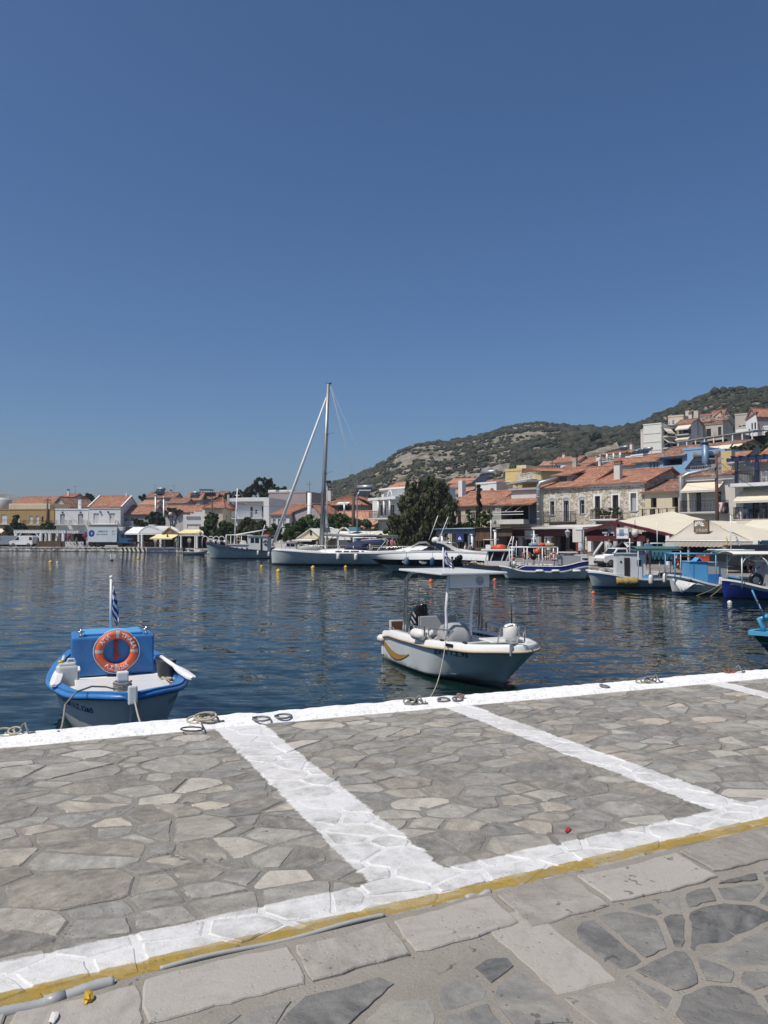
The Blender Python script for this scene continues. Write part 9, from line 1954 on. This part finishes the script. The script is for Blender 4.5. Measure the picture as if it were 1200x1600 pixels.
p=at(958,890,46.5);vehicle('pickup_truck','white pickup with dark tarpaulin behind the doorway cabin boat','pickup',(p.x+.7,47.5,FZ),pi+.25,4.6,1.75,[(-2.2,.4),(2.1,.4),(2.18,.8),(2.05,1.0),(1.2,1.12),(.72,1.72),(-.35,1.74),(-.42,1.05),(-2.2,1.05)],PLAINW,(-1.4,1.4),[[(-.22,1.12),(1.02,1.12),(.68,1.6),(-.18,1.62)]],lambda o,w:MB().sheet([[(lerp(-2.1,-.45,k/5),s_*w*.95,1.08)for k in range(6)]if abs(s_)==1 else[(lerp(-2.1,-.45,k/5),s_*w,1.55-.05*(k%2))for k in range(6)]for s_ in(-1,-.6,.6,1)],.03).build('tarpaulin',NAVYC,o),wr=.34,front_glass=((1.15,1.16),(.76,1.66))).scale=(.66,.66,.66)
SUVP=[(-2.1,.4),(2.0,.4),(2.1,.85),(1.95,1.05),(1.05,1.15),(.45,1.66),(-1.5,1.70),(-2.05,1.15)]
p=at(1142,900,39.5);vehicle('parked_car','dark off road car with a big wheel behind the blue cabin boat','car',(p.x+.6,40.2,FZ),pi-.15,4.2,1.75,SUVP,paint('dark_car_paint',(.022,.024,.028),.25,.1,.15),(-1.3,1.3),[[(-1.6,1.18),(-.35,1.18),(-.35,1.58),(-1.4,1.6)],[(-.25,1.18),(.85,1.18),(.4,1.58),(-.25,1.58)]],wr=.38,front_glass=((1.0,1.18),(.5,1.62))).scale=(.85,.85,.85)
p=at(1215,895,41.5);vehicle('parked_car','silver car at the right edge under the cream awnings','car',(p.x,41.5,FZ),pi,4.2,1.7,SUVP,M('silver_paint'),(-1.3,1.3),[[(-1.6,1.18),(-.35,1.18),(-.35,1.58),(-1.4,1.6)],[(-.25,1.18),(.85,1.18),(.4,1.58),(-.25,1.58)]],front_glass=((1.0,1.18),(.5,1.62)))
# left promenade: pergola, planters, cafes
f=Fac(23,134.5,104,133);zt=hpx(f,829);t=thing('pergola','long white pergola with square pillars along the left promenade','pergola',f.A,f.ang)
m=MB();m.box(-.1,f.W,-.15,.15,zt-.45,zt);m.box(-.1,f.W,3.85,4.15,zt-.45,zt);m.build('beam',WHITE,t)
for px in(25,64,78,99):posts(t,[(f.uz(px,840)[0],0,0,zt-.46)],WHITE,.42,'pillar')
for px in(45,72,90):posts(t,[(f.uz(px,840,4)[0],4,0,zt-.46)],WHITE,.4,'pillar')
m=MB()
for k in range(22):u=lerp(.1,f.W-.2,k/21);m.bar((u,-.5,zt+.07),(u,4.5,zt+.07),.09,.13)
m.build('rafter',OFFW,t);m=MB();a=f.uz(25,835)[0];b=f.uz(64,835)[0];m.bar((a+.1,0,zt-1.5),(a+1.0,0,zt-.46),.16);m.bar((b-.1,0,zt-1.5),(b-1.0,0,zt-.46),.16);m.build('brace',WHITE,t)
f=Fac(58,132,103,131.5);t=thing('reed_fence','low brown reed fence in front of the white pergola','fence',f.A,f.ang);m=MB();m.box(0,f.W,-.1,.1,0,hpx(f,845.5));m.build('screen',REED,t);posts(t,[(k*f.W/5,0,0,hpx(f,845))for k in range(6)],BROWN,.12)
f=Fac(102.5,131,131,130.5);t=thing('railing_fence','white square patterned railing beside the white van','fence',f.A,f.ang);zt=hpx(f,846.5)
for k in range(5):a=f.W*k/5;m=MB();w=f.W/5-.08;m.box(a,a+w,-.05,.05,zt-.12,zt);m.box(a,a+w,-.05,.05,.1,.22);m.box(a,a+.1,-.05,.05,0,zt-.12);m.box(a+w-.1,a+w,-.05,.05,0,zt-.12);m.bar((a+.1,0,.3),(a+w-.1,0,zt-.2),.07);m.build('panel',WHITE,t)
PINK=foliage_mat('pink_flowers',(.30,.03,.10),(.50,.07,.20),(.62,.20,.32),3)
for k,(px,py,d)in enumerate(((107,839,132),(134,836,134))):
 p=at(px,py,d);t=thing('flowering_plant',['pink flowering shrub on the white railing corner','pink flowering shrub at the rear of the box truck'][k],'plant',(p.x,d,FZ));h=p.z-FZ;m=MB();m.tube([(0,0,0),(.05,0,h*.6),(0,0,h)],.04,6);m.build('stem',MAT_BARK,t);leaf_cloud('foliage',t,[(0,0,h,.45,.4,.6),(.2,0,h-.5,.35,.3,.5)],700,.09,PINK,300+k)
def power_pole(label,px,ytop,d,r=.15,mat=None,arms=1,z0=FZ):
 p=at(px,837,d);o=thing('utility_pole',label,'utility pole',(p.x,d,z0));h=zat(ytop,d)-z0;m=MB();m.tube([(0,0,0),(0,0,h)],[r,r*.75],9);m.build('pole',mat or BROWN,o)
 if arms:
  m=MB()
  for k in range(arms):m.bar((-.7,0,h-.3-.5*k),(.7,0,h-.3-.5*k),.1)
  m.build('crossarm',DARKM,o)
 return Vector((p.x,d,z0+h-.3))
P1=power_pole('dark power pole with crossarms between ochre building and white house',73.5,779,139,.2,arms=2);P2=power_pole('dark power pole in front of the cream hipped house',331,777,119,.16);P3=power_pole('stout dark pole before the long plain terracotta roof',552,777,97,.26,arms=0);P4=power_pole('slim dark pole beside the grey house with brick chimney',863.5,714,128,.12,z0=8);P5=power_pole('slim dark pole rising before the veranda house',940,710,122,.12,z0=8);P6=power_pole('thin dark pole behind the slim cypress',743.5,756,100,.1,z0=1)
for k,(a,b,s_)in enumerate(((P1,P2,1.2),(P2,P3,1.0),(POLE_A,at(1205,770,62),.5),(POLE_A,at(1069,742,68),.4),(P4,P5,.6),(P6,P4,.8))):rope_thing(['overhead cable from the ochre building pole to the cream house pole','overhead cable from the cream house pole to the stout dark pole','overhead cable from the tall brown pole to the right edge','overhead cable from the tall brown pole to the beige house','overhead cable between two slim hillside poles','overhead cable from the cypress pole up to the hillside'][k],catenary(a,b,s_,14),.018,DARKM,'overhead_cable')
p=at(511,837,86);o=thing('floodlight_mast','tall thin mast with a small floodlight head behind the sailing yacht','lamp',(p.x,86,FZ));h=zat(755,86)-FZ;m=MB();m.tube([(0,0,0),(0,0,h)],[.11,.06],8);m.build('mast',GALV,o);m=MB();m.cbox((0,0,h+.15),.9,.4,.3,bev=.05);m.build('floodlight',DARKM,o)
p=at(558,837,90);o=thing('street_light','grey street light with flat arm before the tiled house with solar heater','lamp',(p.x,90,FZ));h=zat(767,90)-FZ;m=MB();m.tube([(0,0,0),(0,0,h-.5),(.3,0,h)],.07,8);m.build('pole',GALV,o);m=MB();m.cbox((.9,0,h+.05),1.4,.3,.14,bev=.04);m.build('lamp_head',OFFW,o)
p=at(266,837,126);o=thing('globe_lamp','white globe lamp on a dark post beside the dark cafe tree','lamp',(p.x,126,FZ));h=zat(806,126)-FZ;m=MB();m.tube([(0,0,0),(0,0,h)],.07,8);m.build('post',DARKM,o);m=MB();m.ball((0,0,h+.3),.32);m.build('globe',OFFW,o)
p=at(313,837,112);lantern('street_lamp','black lamp post left of the four arched lamps',(p.x,112,FZ),zat(832,112)-FZ)
for k in range(4):
 p=at(316+k*8.6,837,108);o=thing('arched_lamp','white arched lamp in the row of four behind the motor sailer bow','lamp',(p.x,108,FZ),0,'row of arched lamps');h=zat(838,108)-FZ;m=MB();m.tube([(0,0,0),(0,0,h-.5)]+[(.42-.42*cos(pi*q/8),0,h-.5+.5*sin(pi*q/8))for q in range(1,9)],.05,7);m.build('arched_post',PLAINW,o);m=MB();m.lathe([(.20,h-.85),(.18,h-.65),(.06,h-.52),(0,h-.52)],(.84,0,0),10);m.build('lamp_shade',PLAINW,o)
f=Fac(198,131,257,128);t=thing('cafe','white cafe shelter with one arched roof bay on the left promenade','cafe',f.A,f.ang);z0=hpx(f,833);
ua=f.uz(219,833)[0];ub=f.W-.1;ap=f.uz(238,821.5)[1]
m=MB();m.sheet([[(-.2,-.4,z0),(ua,-.4,z0)],[(-.2,1.8,f.uz(208,823.5,1.8)[1]),(ua,1.8,f.uz(208,823.5,1.8)[1])],[(-.2,4.5,z0),(ua,4.5,z0)]],.1);m.build('flat_roof',WHITE,t)
m=MB();n=14;arc=lambda k:(lerp(ua,ub,k/n),z0+(ap-z0)*sin(pi*(k+.0)/n)**.7 if 0<k<n else z0);m.sheet([[(arc(k)[0],-.5,arc(k)[1])for k in range(n+1)],[(arc(k)[0],4.5,arc(k)[1])for k in range(n+1)]],.12);m.poly([(arc(k)[0],-.45,arc(k)[1]-.02)for k in range(n+1)][::-1]);m.build('arched_roof',WHITE,t)
m=MB();m.box(-.2,f.W,-.42,-.25,z0-.25,z0-.004);m.build('beam',WHITE,t);posts(t,[(f.uz(p_,845)[0],-.33,0,z0-.25)for p_ in(219,224,253)],WHITE,.3);m=MB()
m.box(-.2,ua-.2,.5,.6,z0-1.1,z0-.1);m.box(ua+.6,ub-.6,.5,.6,z0-1.1,z0-.1);m.build('brown_blind',paint('brown_blind',(.11,.065,.05),.9,.1,.1),t);m=MB();m.box(-.2,f.W,4.4,4.5,0,z0-.1);m.build('shade_back_wall',INTERIOR_SHADE,t);m=MB();m.box(f.uz(233,820)[0],f.uz(243,820)[0],-.2,.4,ap,ap+.22);m.build('ridge_block',GREYT,t)
f=Fac(246,121,326,115);t=thing('taverna','dark taverna shelter with yellow awnings and a small wooden gable','taverna',f.A,f.ang);ug,zg=f.uz(266,826);
awning(t,f.uz(246,840)[0],f.uz(281,840)[0],hpx(f,834.5,246),hpx(f,841,246,-1.6),1.5,mat=CANVASY,arms=False);a,b=f.uz(256,834)[0],f.uz(280,834)[0];m=MB();m.poly([(a,-.2,hpx(f,834)),(b,-.2,hpx(f,834)),(ug,-.2,zg)]);m.bar((a-.1,-.24,hpx(f,834)),(ug,-.24,zg+.1),.2);m.bar((b+.1,-.24,hpx(f,834)),(ug,-.24,zg+.1),.2);m.build('gable',TIMBER,t)
u0,u1,u2=f.uz(272,830)[0],f.uz(301,830)[0],f.W
for a,b in((u0,u1),(u1,u2)):sheet_local(t,'yellow_roof',[[(a+.4,-.3,hpx(f,834.5)),(b+.6,-.3,hpx(f,834.5))],[(a-.3,2.6,f.uz(290,827,2.6)[1]),(b-.1,2.6,f.uz(290,827,2.6)[1])]],CANVASY,.03)
m=MB();m.box(u0,u2,-.2,0,hpx(f,837.5),hpx(f,835));m.build('fascia',OFFW,t);posts(t,[(f.uz(p_,845)[0],-.1,0,hpx(f,837))for p_ in(258,279,284,306,309)],PLAINW,.2);m=MB();m.box(0,f.W,3.4,3.5,0,hpx(f,836));m.build('shade_back_wall',INTERIOR_SHADE,t);m=MB();m.sheet([[(0,-.1,hpx(f,833)),(f.W,-.1,hpx(f,833))],[(0,3.4,hpx(f,833)),(f.W,3.4,hpx(f,833))]],.04);m.build('ceiling',INTERIOR_SHADE,t)
m=MB();u,z=f.uz(262,838,-.95);m.ball((u,-1.0,z-.02),.22,.04,.26);m.ball((u,-1.0,z+.32),.14,.04,.14);m.build('figure_emblem',INK,t)
f=Fac(468,92,503,90);t=thing('cafe','small cream gabled cafe pavilion behind the sailing yacht','cafe',f.A,f.ang);ze=hpx(f,841);ua,za=f.uz(487,825.5);m=MB();m.sheet([[(-.3,-.3,ze),(ua,-.3,za),(f.W+.3,-.3,ze)],[(-.3,5,ze),(ua,5,za),(f.W+.3,5,ze)]],.08);m.build('roof',CANVASW,t);m=MB();m.poly([(0,-.1,ze),(f.W,-.1,ze),(ua,-.1,za-.05)]);m.box(0,.35,-.1,.15,0,ze);m.box(f.W-.35,f.W,-.1,.15,0,ze);m.box(.35,f.W-.35,2.9,3.0,0,ze);m.build('wall',CREAM,t);m=MB();m.box(ua-.15,ua+.15,-.13,-.10,ze+.35,ze+1.0);m.build('attic_window',GLASS,t);awning(t,-.1,f.W*.85,ze-.05,hpx(f,843.5),1.2,mat=CANVASW,arms=False)
f=Fac(505,90,645,82);t=thing('cafe_canopy','long cream terrace roof with arches behind the sailing yacht','canopy',f.A,f.ang);n=14
for k in range(4):
 a,b=f.W*k/4,f.W*(k+1)/4-.1;z0,z1=hpx(f,840),f.uz(560,829.5,3)[1];sheet_local(t,'canvas',[[(a,-.3,z0),((a+b)/2,-.3,z0-.05),(b,-.3,z0)],[(a,3,z1),((a+b)/2,3,z1-.05),(b,3,z1)]],[CANVASW,OFFW,CANVAS,CANVASW][k],.03)
for px,w in((520,1.1),(541,1.0)):m=MB();u,z=f.uz(px,840);m.tube([(u+w*cos(pi*q/10),-.4,z+1.1*sin(pi*q/10))for q in range(11)],.11,7);m.build('arch',OFFW,t)
posts(t,[(f.uz(p_,850)[0],-.2,0,hpx(f,840))for p_ in(511,531,555,580,606,630)],OFFW,.2);m=MB();m.box(0,f.W,4.8,4.9,0,hpx(f,838));m.build('shade_back_wall',INTERIOR_SHADE,t);m=MB();m.box(f.uz(531,845)[0],f.uz(551,845)[0],-.35,-.3,hpx(f,843.5),hpx(f,839.5));m.build('white_banner',PLAINW,t)
m=MB();a,z=f.uz(531,826);m.box(a,a+1.3,1.5,2.2,z-.3,z+.2);m.build('roof_unit',paint('teal_unit',(.08,.20,.26),.6,.1),t)
p=at(556,843,84);o=thing('parasol','closed turquoise parasol on the cafe terrace','parasol',(p.x,84,FZ));h=zat(840,84)-FZ;m=MB();m.tube([(0,0,0),(0,0,h)],.035,7);m.build('pole',PLAINW,o);m=MB();m.lathe([(.30,h-1.1),(.34,h-.9),(.22,h-.4),(.04,h),(0,h)],n=10);m.build('canopy',paint('turquoise_canvas',(.02,.17,.27),.8,.1),o)
# people
SKIN=paint('skin',(.42,.25,.17),.6,.06);HAIR=paint('dark_hair',(.025,.017,.012),.7,.1)
def person(label,loc,rz,h=1.72,shirt=(.6,.6,.58),legs=(.05,.06,.09),sit=False,lean=.0,group=None,seed=0):
 s_=h/1.72;r=random.Random(seed);V,E,Rr=[],[],[]
 def vt(p,rad,par=None):
  V.append(p);Rr.append(rad)
  if par is not None:E.append((par,len(V)-1))
  return len(V)-1
 hz=.47 if sit else .90;fx=lean
 pel=vt((0,0,hz),.135);wa=vt((fx*.3,0,hz+.20),.125,pel);ch=vt((fx*.7,0,hz+.42),.15,wa);nk=vt((fx,0,hz+.585),.058,ch);hd=vt((fx+.01,0,hz+.66),.075,nk);hm=vt((fx+.02,0,hz+.735),.098,hd);vt((fx+.01,0,hz+.80),.07,hm)
 for sd in(-1,1):
  sh=vt((fx*.8,sd*.19,hz+.50),.062,ch);el=vt((fx*.8+.05+r.uniform(0,.12),sd*.25,hz+.24),.043,sh);wr_=vt((fx+.16+r.uniform(0,.14),sd*.21,hz+.05),.032,el);vt((fx+.23,sd*.20,hz-.03),.036,wr_)
  hp=vt((0,sd*.09,hz-.04),.10,pel)
  if sit:kn=vt((.43,sd*.11,hz),.07,hp);an=vt((.45,sd*.11,.08),.045,kn);vt((.60,sd*.12,.04),.04,an)
  else:st=sd*.06;kn=vt((st+.02,sd*.10,.48),.066,hp);an=vt((st-.02,sd*.10,.08),.043,kn);vt((st+.12,sd*.11,.035),.04,an)
 me=bpy.data.meshes.new('person');me.from_pydata([Vector(v)*s_ for v in V],E,[]);o=bpy.data.objects.new('person',me);COL.objects.link(o);sk=o.modifiers.new('skin','SKIN');sk.use_smooth_shade=True
 for v,rad in zip(me.skin_vertices[0].data,Rr):v.radius=(rad*s_,rad*s_*1.12)
 me.skin_vertices[0].data[0].use_root=True;o.modifiers.new('sub','SUBSURF').levels=1;o.modifiers['sub'].render_levels=1
 ev=o.evaluated_get(bpy.context.evaluated_depsgraph_get());nm=bpy.data.meshes.new_from_object(ev);o.modifiers.clear();o.data=nm
 for c in(SKIN,paint('shirt_%d'%seed,shirt,.9,.06),paint('legs_%d'%seed,legs,.9,.08)):nm.materials.append(c)
 for p in nm.polygons:
  z=p.center.z/s_;x,y=p.center.x/s_,p.center.y/s_;mi=0
  if hz-.06<z<hz+.56 and not(abs(y)>.175 and z<hz+.22):mi=1
  if(z<=hz-.02 and abs(y)<.19 and z>.10)or(sit and x>.05 and z<hz+.07 and abs(y)<.19 and z>.10):mi=2
  p.material_index=mi
 o.location=loc;o.rotation_euler.z=rz;tag(o,label,'person',group);m=MB();hc=Vector((fx,0,hz+.775))*s_;m.ball(hc+Vector((-.015,0,.01)),.105*s_,.112*s_,.10*s_,10,7);hr=m.build('hair',HAIR,o)
 m=MB()
 for sd in(-1,1):m.ball(hc+Vector((.105,sd*.035,-.045))*s_,.012*s_,n=6,k=4)
 m.build('eyes',INK,o);return o
for k,(px,d,yb,lab,sc,lc,sit,rz)in enumerate([(613,80,None,'person in a pink shirt standing behind the bow of the motor yacht',(.55,.22,.27),(.12,.10,.10),False,-1.2),(243,126,None,'person in a white shirt standing at the arched cafe',(.62,.62,.64),(.30,.30,.32),False,-1.4),(277,116,None,'person in white leaning forward at the edge of the yellow awning taverna',(.68,.67,.62),(.60,.58,.54),False,pi),(727,66,.5,'seated person in a white shirt left of the reed terrace',(.62,.60,.58),(.10,.11,.15),True,-.6),(735,65.5,.5,'seated person in a tan shirt next to the one in white',(.40,.28,.20),(.05,.06,.12),True,2.4),(602,82,None,'person in a dark shirt under the cafe canopy right of the boom',(.06,.06,.08),(.15,.13,.11),False,-1.7),(325,111,None,'person in red standing under the arched lamps',(.35,.04,.04),(.05,.05,.06),False,-1.3),(296,117,None,'person in a pale shirt inside the yellow awning taverna',(.42,.40,.38),(.08,.08,.09),False,-1.5),(90,131,None,'person in a dark blue shirt walking beside the reed fence',(.04,.06,.14),(.2,.18,.15),False,.2),(120,129.5,None,'person in a grey shirt walking past the white railing',(.25,.25,.25),(.04,.04,.05),False,3.0),(262,118.5,None,'person in black at the entrance of the yellow awning taverna',(.03,.03,.03),(.05,.05,.05),False,-1.5),(700,63,None,'person in a striped pale shirt on the quay behind the motor yacht',(.45,.42,.38),(.10,.12,.20),False,2.8),(951,49.5,None,'person in a white shirt under the dark red gable',(.60,.60,.58),(.06,.06,.08),False,-1.2),(1012,45.5,None,'person in a blue shirt under the cream tent',(.08,.16,.30),(.06,.06,.07),False,-1.6)]):
 p=at(px,837,d);person(lab,(p.x,d,FZ),rz,1.7,sc,lc,sit,.12 if k==2 else .02,seed=400+k)
 if sit:chair('cafe_chair','chair under the seated person in the '+('white' if k==3 else 'tan')+' shirt','chair',(p.x,d,FZ-.02),rz-pi/2+pi,BROWN)
# taverna chairs and tables
i=0
C0=None
for(px,d,rz,lab)in[(206,128,.3,'brown cafe chair nearest the truck cab'),(212,127,2.8,'brown cafe chair second from the truck cab'),(218,128,1.0,'brown cafe chair left of the first cafe pillar'),(225,126.5,.2,'brown cafe chair under the start of the arched roof'),(231,127,2.9,'brown cafe chair under the middle of the arched roof'),(237,126.5,.5,'brown cafe chair left of the person in white'),(250,126,2.6,'brown cafe chair right of the person in white'),(845,60,.4,'dark taverna chair behind the steering shelter of the banded boat'),(866,61,2.6,'dark taverna chair behind the lifebuoy of the banded boat'),(893,58,.2,'dark taverna chair left of the big white column'),(917,57,2.2,'dark taverna chair right of the big white column'),(941,51,.6,'dark taverna chair under the pavilion near the left post'),(975,50,2.8,'dark taverna chair under the pavilion sign'),(1060,43.6,.5,'dark taverna chair under the left of the cream tent'),(1096,43,2.3,'dark taverna chair under the middle of the cream tent'),(520,84,.4,'brown chair under the left arch of the cafe canopy'),(545,82,2.4,'brown chair beside the closed turquoise parasol')]:
 p=at(px,837,d);loc=(p.x,d,FZ)
 if C0 is None:C0=chair('cafe_chair',lab,'chair',loc,rz,paint('chair_brown',(.13,.065,.045),.6,.1),'cafe and taverna chairs')
 else:copy_thing(C0,loc,rz,lab)
def table(label,p,cloth=None):
 o=thing('cafe_table',label,'table',p,RND.uniform(0,1),'cafe and taverna tables');m=MB();m.cbox((0,0,.74),.8,.8,.04);m.build('table_top',cloth or BROWN,o)
 for sx in(-1,1):
  for sy in(-1,1):m=MB();m.bar((sx*.34,sy*.34,0),(sx*.34,sy*.34,.72),.05);m.build('leg',BROWN,o)
 return o
T0=None
for(px,d,lab)in[(209,127.5,'brown table between the first two cafe chairs'),(228,126.8,'brown table under the arched roof'),(855,60.5,'taverna table behind the steering shelter'),(905,57.5,'taverna table beside the big white column'),(958,50.5,'taverna table under the pavilion'),(1078,43.2,'taverna table under the cream tent'),(532,83,'table between the cafe arches')]:
 p=at(px,837,d);T0=table(lab,(p.x,d,FZ))if T0 is None else copy_thing(T0,(p.x,d,FZ),None,lab)
# quayside clutter on the right
for k,(px,d,h,r_,mt,lab)in enumerate([(906,49.5,.85,.16,TIMBER,'stubby weathered bollard behind the stern of the banded boat'),(928,47.5,.85,.17,TIMBER,'stubby weathered bollard behind the bow spar')]):
 p=at(px,837,d);o=thing('bollard',lab,'bollard',(p.x+.8,d+.5,FZ));m=MB();m.lathe([(r_*1.2,0),(r_,.05),(r_,h-.1),(r_*1.15,h-.06),(r_*1.1,h),(0,h+.03)],n=12);m.build('post',mt,o);m=MB();m.tube([(r_*1.1*cos(a),r_*1.1*sin(a),.35+.02*q)for q,a in enumerate([i_*.6 for i_ in range(24)])],.03,5);m.build('rope_turns',ROPE,o)
for k,(px,d,w,h,mt,lab)in enumerate([(893,51,1.1,.55,PLAINW,'white plastic fish box stack behind the stern of the banded boat'),(917,49,1.2,.6,OFFW,'pale grey generator box behind the bollards'),(938,46.5,.9,.5,PLAINW,'white crate left of the white pickup'),(925,46.8,.7,.35,BROWN,'brown wooden crate beside the pale generator box')]):
 p=at(px,837,d);o=thing('fish_box',lab,'box',(p.x+1.0,d+.8,FZ),.3*k);m=MB();m.cbox((0,0,h/2),w,.7,h,bev=.03);m.build('box_body',mt,o);m=MB();m.cbox((0,0,h+.03),w*1.03,.73,.06,bev=.015);m.build('lid',mt if k!=1 else GREYT,o);m=MB();m.cbox((0,-.36,h*.6),w*.35,.03,h*.25);m.build('handle_recess',DARKM,o)
# things on the near quay
def pipe_thing(label,a,b,r,ribs=True,z=.02,sleeve=None):
 p,q=ground(*a,QZ+z),ground(*b,QZ+z);o=thing('conduit_pipe',label,'pipe',p);d=q-p;L=d.length;m=MB();n=int(L/.011)if ribs else 2
 pts=[d*(i/n)+Vector((0,0,.006*sin(i/n*9)))for i in range(n+1)];m.tube(pts,[r*(1+(.07 if(i%2)else-.02)*ribs)for i in range(n+1)],12);m.build('corrugated_tube',paint('conduit_grey',(.37,.38,.37),.5,.06,.25,scale=10),o)
 if sleeve:m=MB();m.tube([d*sleeve[0],d*sleeve[1]],r*1.10,14);m.build('smooth_sleeve',paint('conduit_sleeve',(.33,.335,.33),.4,.05,.15,scale=10),o)
 return o
pipe_thing('thick grey corrugated conduit with smooth sleeve at the lower left',(-60,1604),(177,1536),.0205,True,.022,(.52,.66))
pipe_thing('thin grey corrugated conduit half sunk beside the yellow line',(250,1514),(600,1431),.0095,True,.006);pipe_thing('short piece of grey conduit showing at the middle of the yellow line',(728,1405),(766,1396),.0145,True,.014);pipe_thing('short smooth grey conduit end right of the cross slabs',(852,1377),(911,1365),.0135,False,.014)
def crumple(name,label,p,s_,mat,seed,cat='litter'):
 r=random.Random(seed);bm=bmesh.new();bmesh.ops.create_icosphere(bm,subdivisions=2,radius=1)
 for v in bm.verts:v.co=Vector((v.co.x*s_[0],v.co.y*s_[1],v.co.z*s_[2]))*(1+r.uniform(-.35,.35))
 m=MB();bm.verts.index_update();m.add([v.co for v in bm.verts],[tuple(v.index for v in f_.verts)for f_ in bm.faces]);bm.free();o=m.build(name,mat);o.location=p+Vector((0,0,s_[2]*.8));o.rotation_euler.z=r.uniform(0,3);return tag(o,label,cat)
crumple('bottle_fitting','small crumpled yellow plastic piece next to the thick conduit',ground(137,1563,QZ+.03),(.016,.028,.014),paint('yellow_scrap',(.50,.30,.02),.5,.2),1);crumple('litter_scrap','small red scrap lying on the paving of the middle bay',ground(887,1298,QZ),(.035,.014,.006),paint('red_scrap',(.40,.03,.03),.6,.1),2);crumple('stone_chip','brown stone lying on the white quay edge behind the rope',ground(720,1090,QZ+.02),(.05,.035,.025),TIMBER,3,'stone');crumple('stone_chip','pale stone chip near the thick conduit at the lower left',ground(83,1594,QZ+.03),(.03,.014,.008),OFFW,4,'stone')
def rope_coil(label,p,seed,n=5,r0=.10,mat=None):
 r=random.Random(seed);o=thing('rope_coil',label,'rope',p);m=MB()
 for k in range(n):
  c=Vector((r.uniform(-.06,.06),r.uniform(-.03,.03),.008+.010*k));rr=r0*r.uniform(.5,1.1);tl=r.uniform(-.4,.4);m.tube([c+Vector((rr*cos(a)*1.3,rr*sin(a)*.8,.02*sin(a+tl)+.5*rr*tl*cos(a)))for a in[2*pi*q/14 for q in range(14)]],.0085,6,closed=True)
 m.build('coils',mat or ROPE,o);m=MB();m.tube([(.05,.02,.02),(.075,0,.07),(.09,.01,.085),(.11,0,.05),(.13,-.01,.012),(.17,.02,.01)],.0085,6);m.build('loose_end',ROPEG,o);return o
rope_coil('tangle of pale rope on the white quay edge by the blue boat',ground(318,1129,QZ+.02),3,6,.075);rope_coil('small tangle of rope on the white quay edge by the hard top boat',ground(640,1101,QZ+.02),5,4,.05,ROPEG);rope_coil('small grey rope tangle on the quay edge right of the hard top boat',ground(1012,1067,QZ+.02),6,4,.06,ROPEG);rope_coil('tiny red brown rope knot on the quay edge far right',ground(1142,1051,QZ+.02),7,3,.05,paint('brown_rope',(.20,.10,.07),.9,.1));rope_coil('small white rope knot on the quay edge at the far left',ground(20,1147,QZ+.02),8,3,.05)
rope_thing('thin dark loop of cord lying on the white quay edge',[ground(315,1131,QZ+.03)]+[ground(300+18*cos(a),1139+3.2*sin(a),QZ+.035)for a in[k*.6 for k in range(11)]],.006,ROPED,'cord')
for k,(px,py,lab)in enumerate([(409,1124,'rusty mooring ring set in the quay edge, left of a pair'),(443,1120,'rusty mooring ring set in the quay edge, right of a pair'),(693,1094,'flat mooring ring on the quay edge beside the rope tangle'),(715,1093,'flat mooring ring on the quay edge behind the brown stone'),(945,1073,'flat mooring ring on the quay edge near the middle right')]):
 p=ground(px,py,QZ+.028);o=thing('mooring_ring',lab,'mooring ring',p,.4*k,'iron mooring rings');m=MB();m.tube([(.07*cos(a),.045*sin(a),.006+.008*sin(a))for a in[2*pi*q/16 for q in range(16)]],.009,7,closed=True);m.build('ring',paint('galvanised_iron',(.20,.21,.23),.6,.15,.3,metal=.4),o);m=MB();m.tube([(-.075,0,-.01),(-.075,0,.02),(-.05,0,.025),(-.05,0,-.01)],.009,6);m.build('staple',M('galvanised_iron'),o)
# the summer air over the bay
def make_haze():
 mb=MB();mb.box(-1100,1100,-30,1700,-6.0,92);m=bpy.data.materials.new('summer_haze');m.use_nodes=True;nt=m.node_tree;nt.nodes.remove(nt.nodes['Principled BSDF'])
 v=nt.nodes.new('ShaderNodeVolumePrincipled');v.inputs['Color'].default_value=(.80,.87,1.0,1);v.inputs['Density'].default_value=HAZE;v.inputs['Anisotropy'].default_value=0.2
 nt.links.new(v.outputs[0],nt.nodes['Material Output'].inputs['Volume']);tag(mb.build('haze',m),'thin summer haze filling the air over the harbour','haze',kind='stuff')
HAZE=0.00026
make_haze()
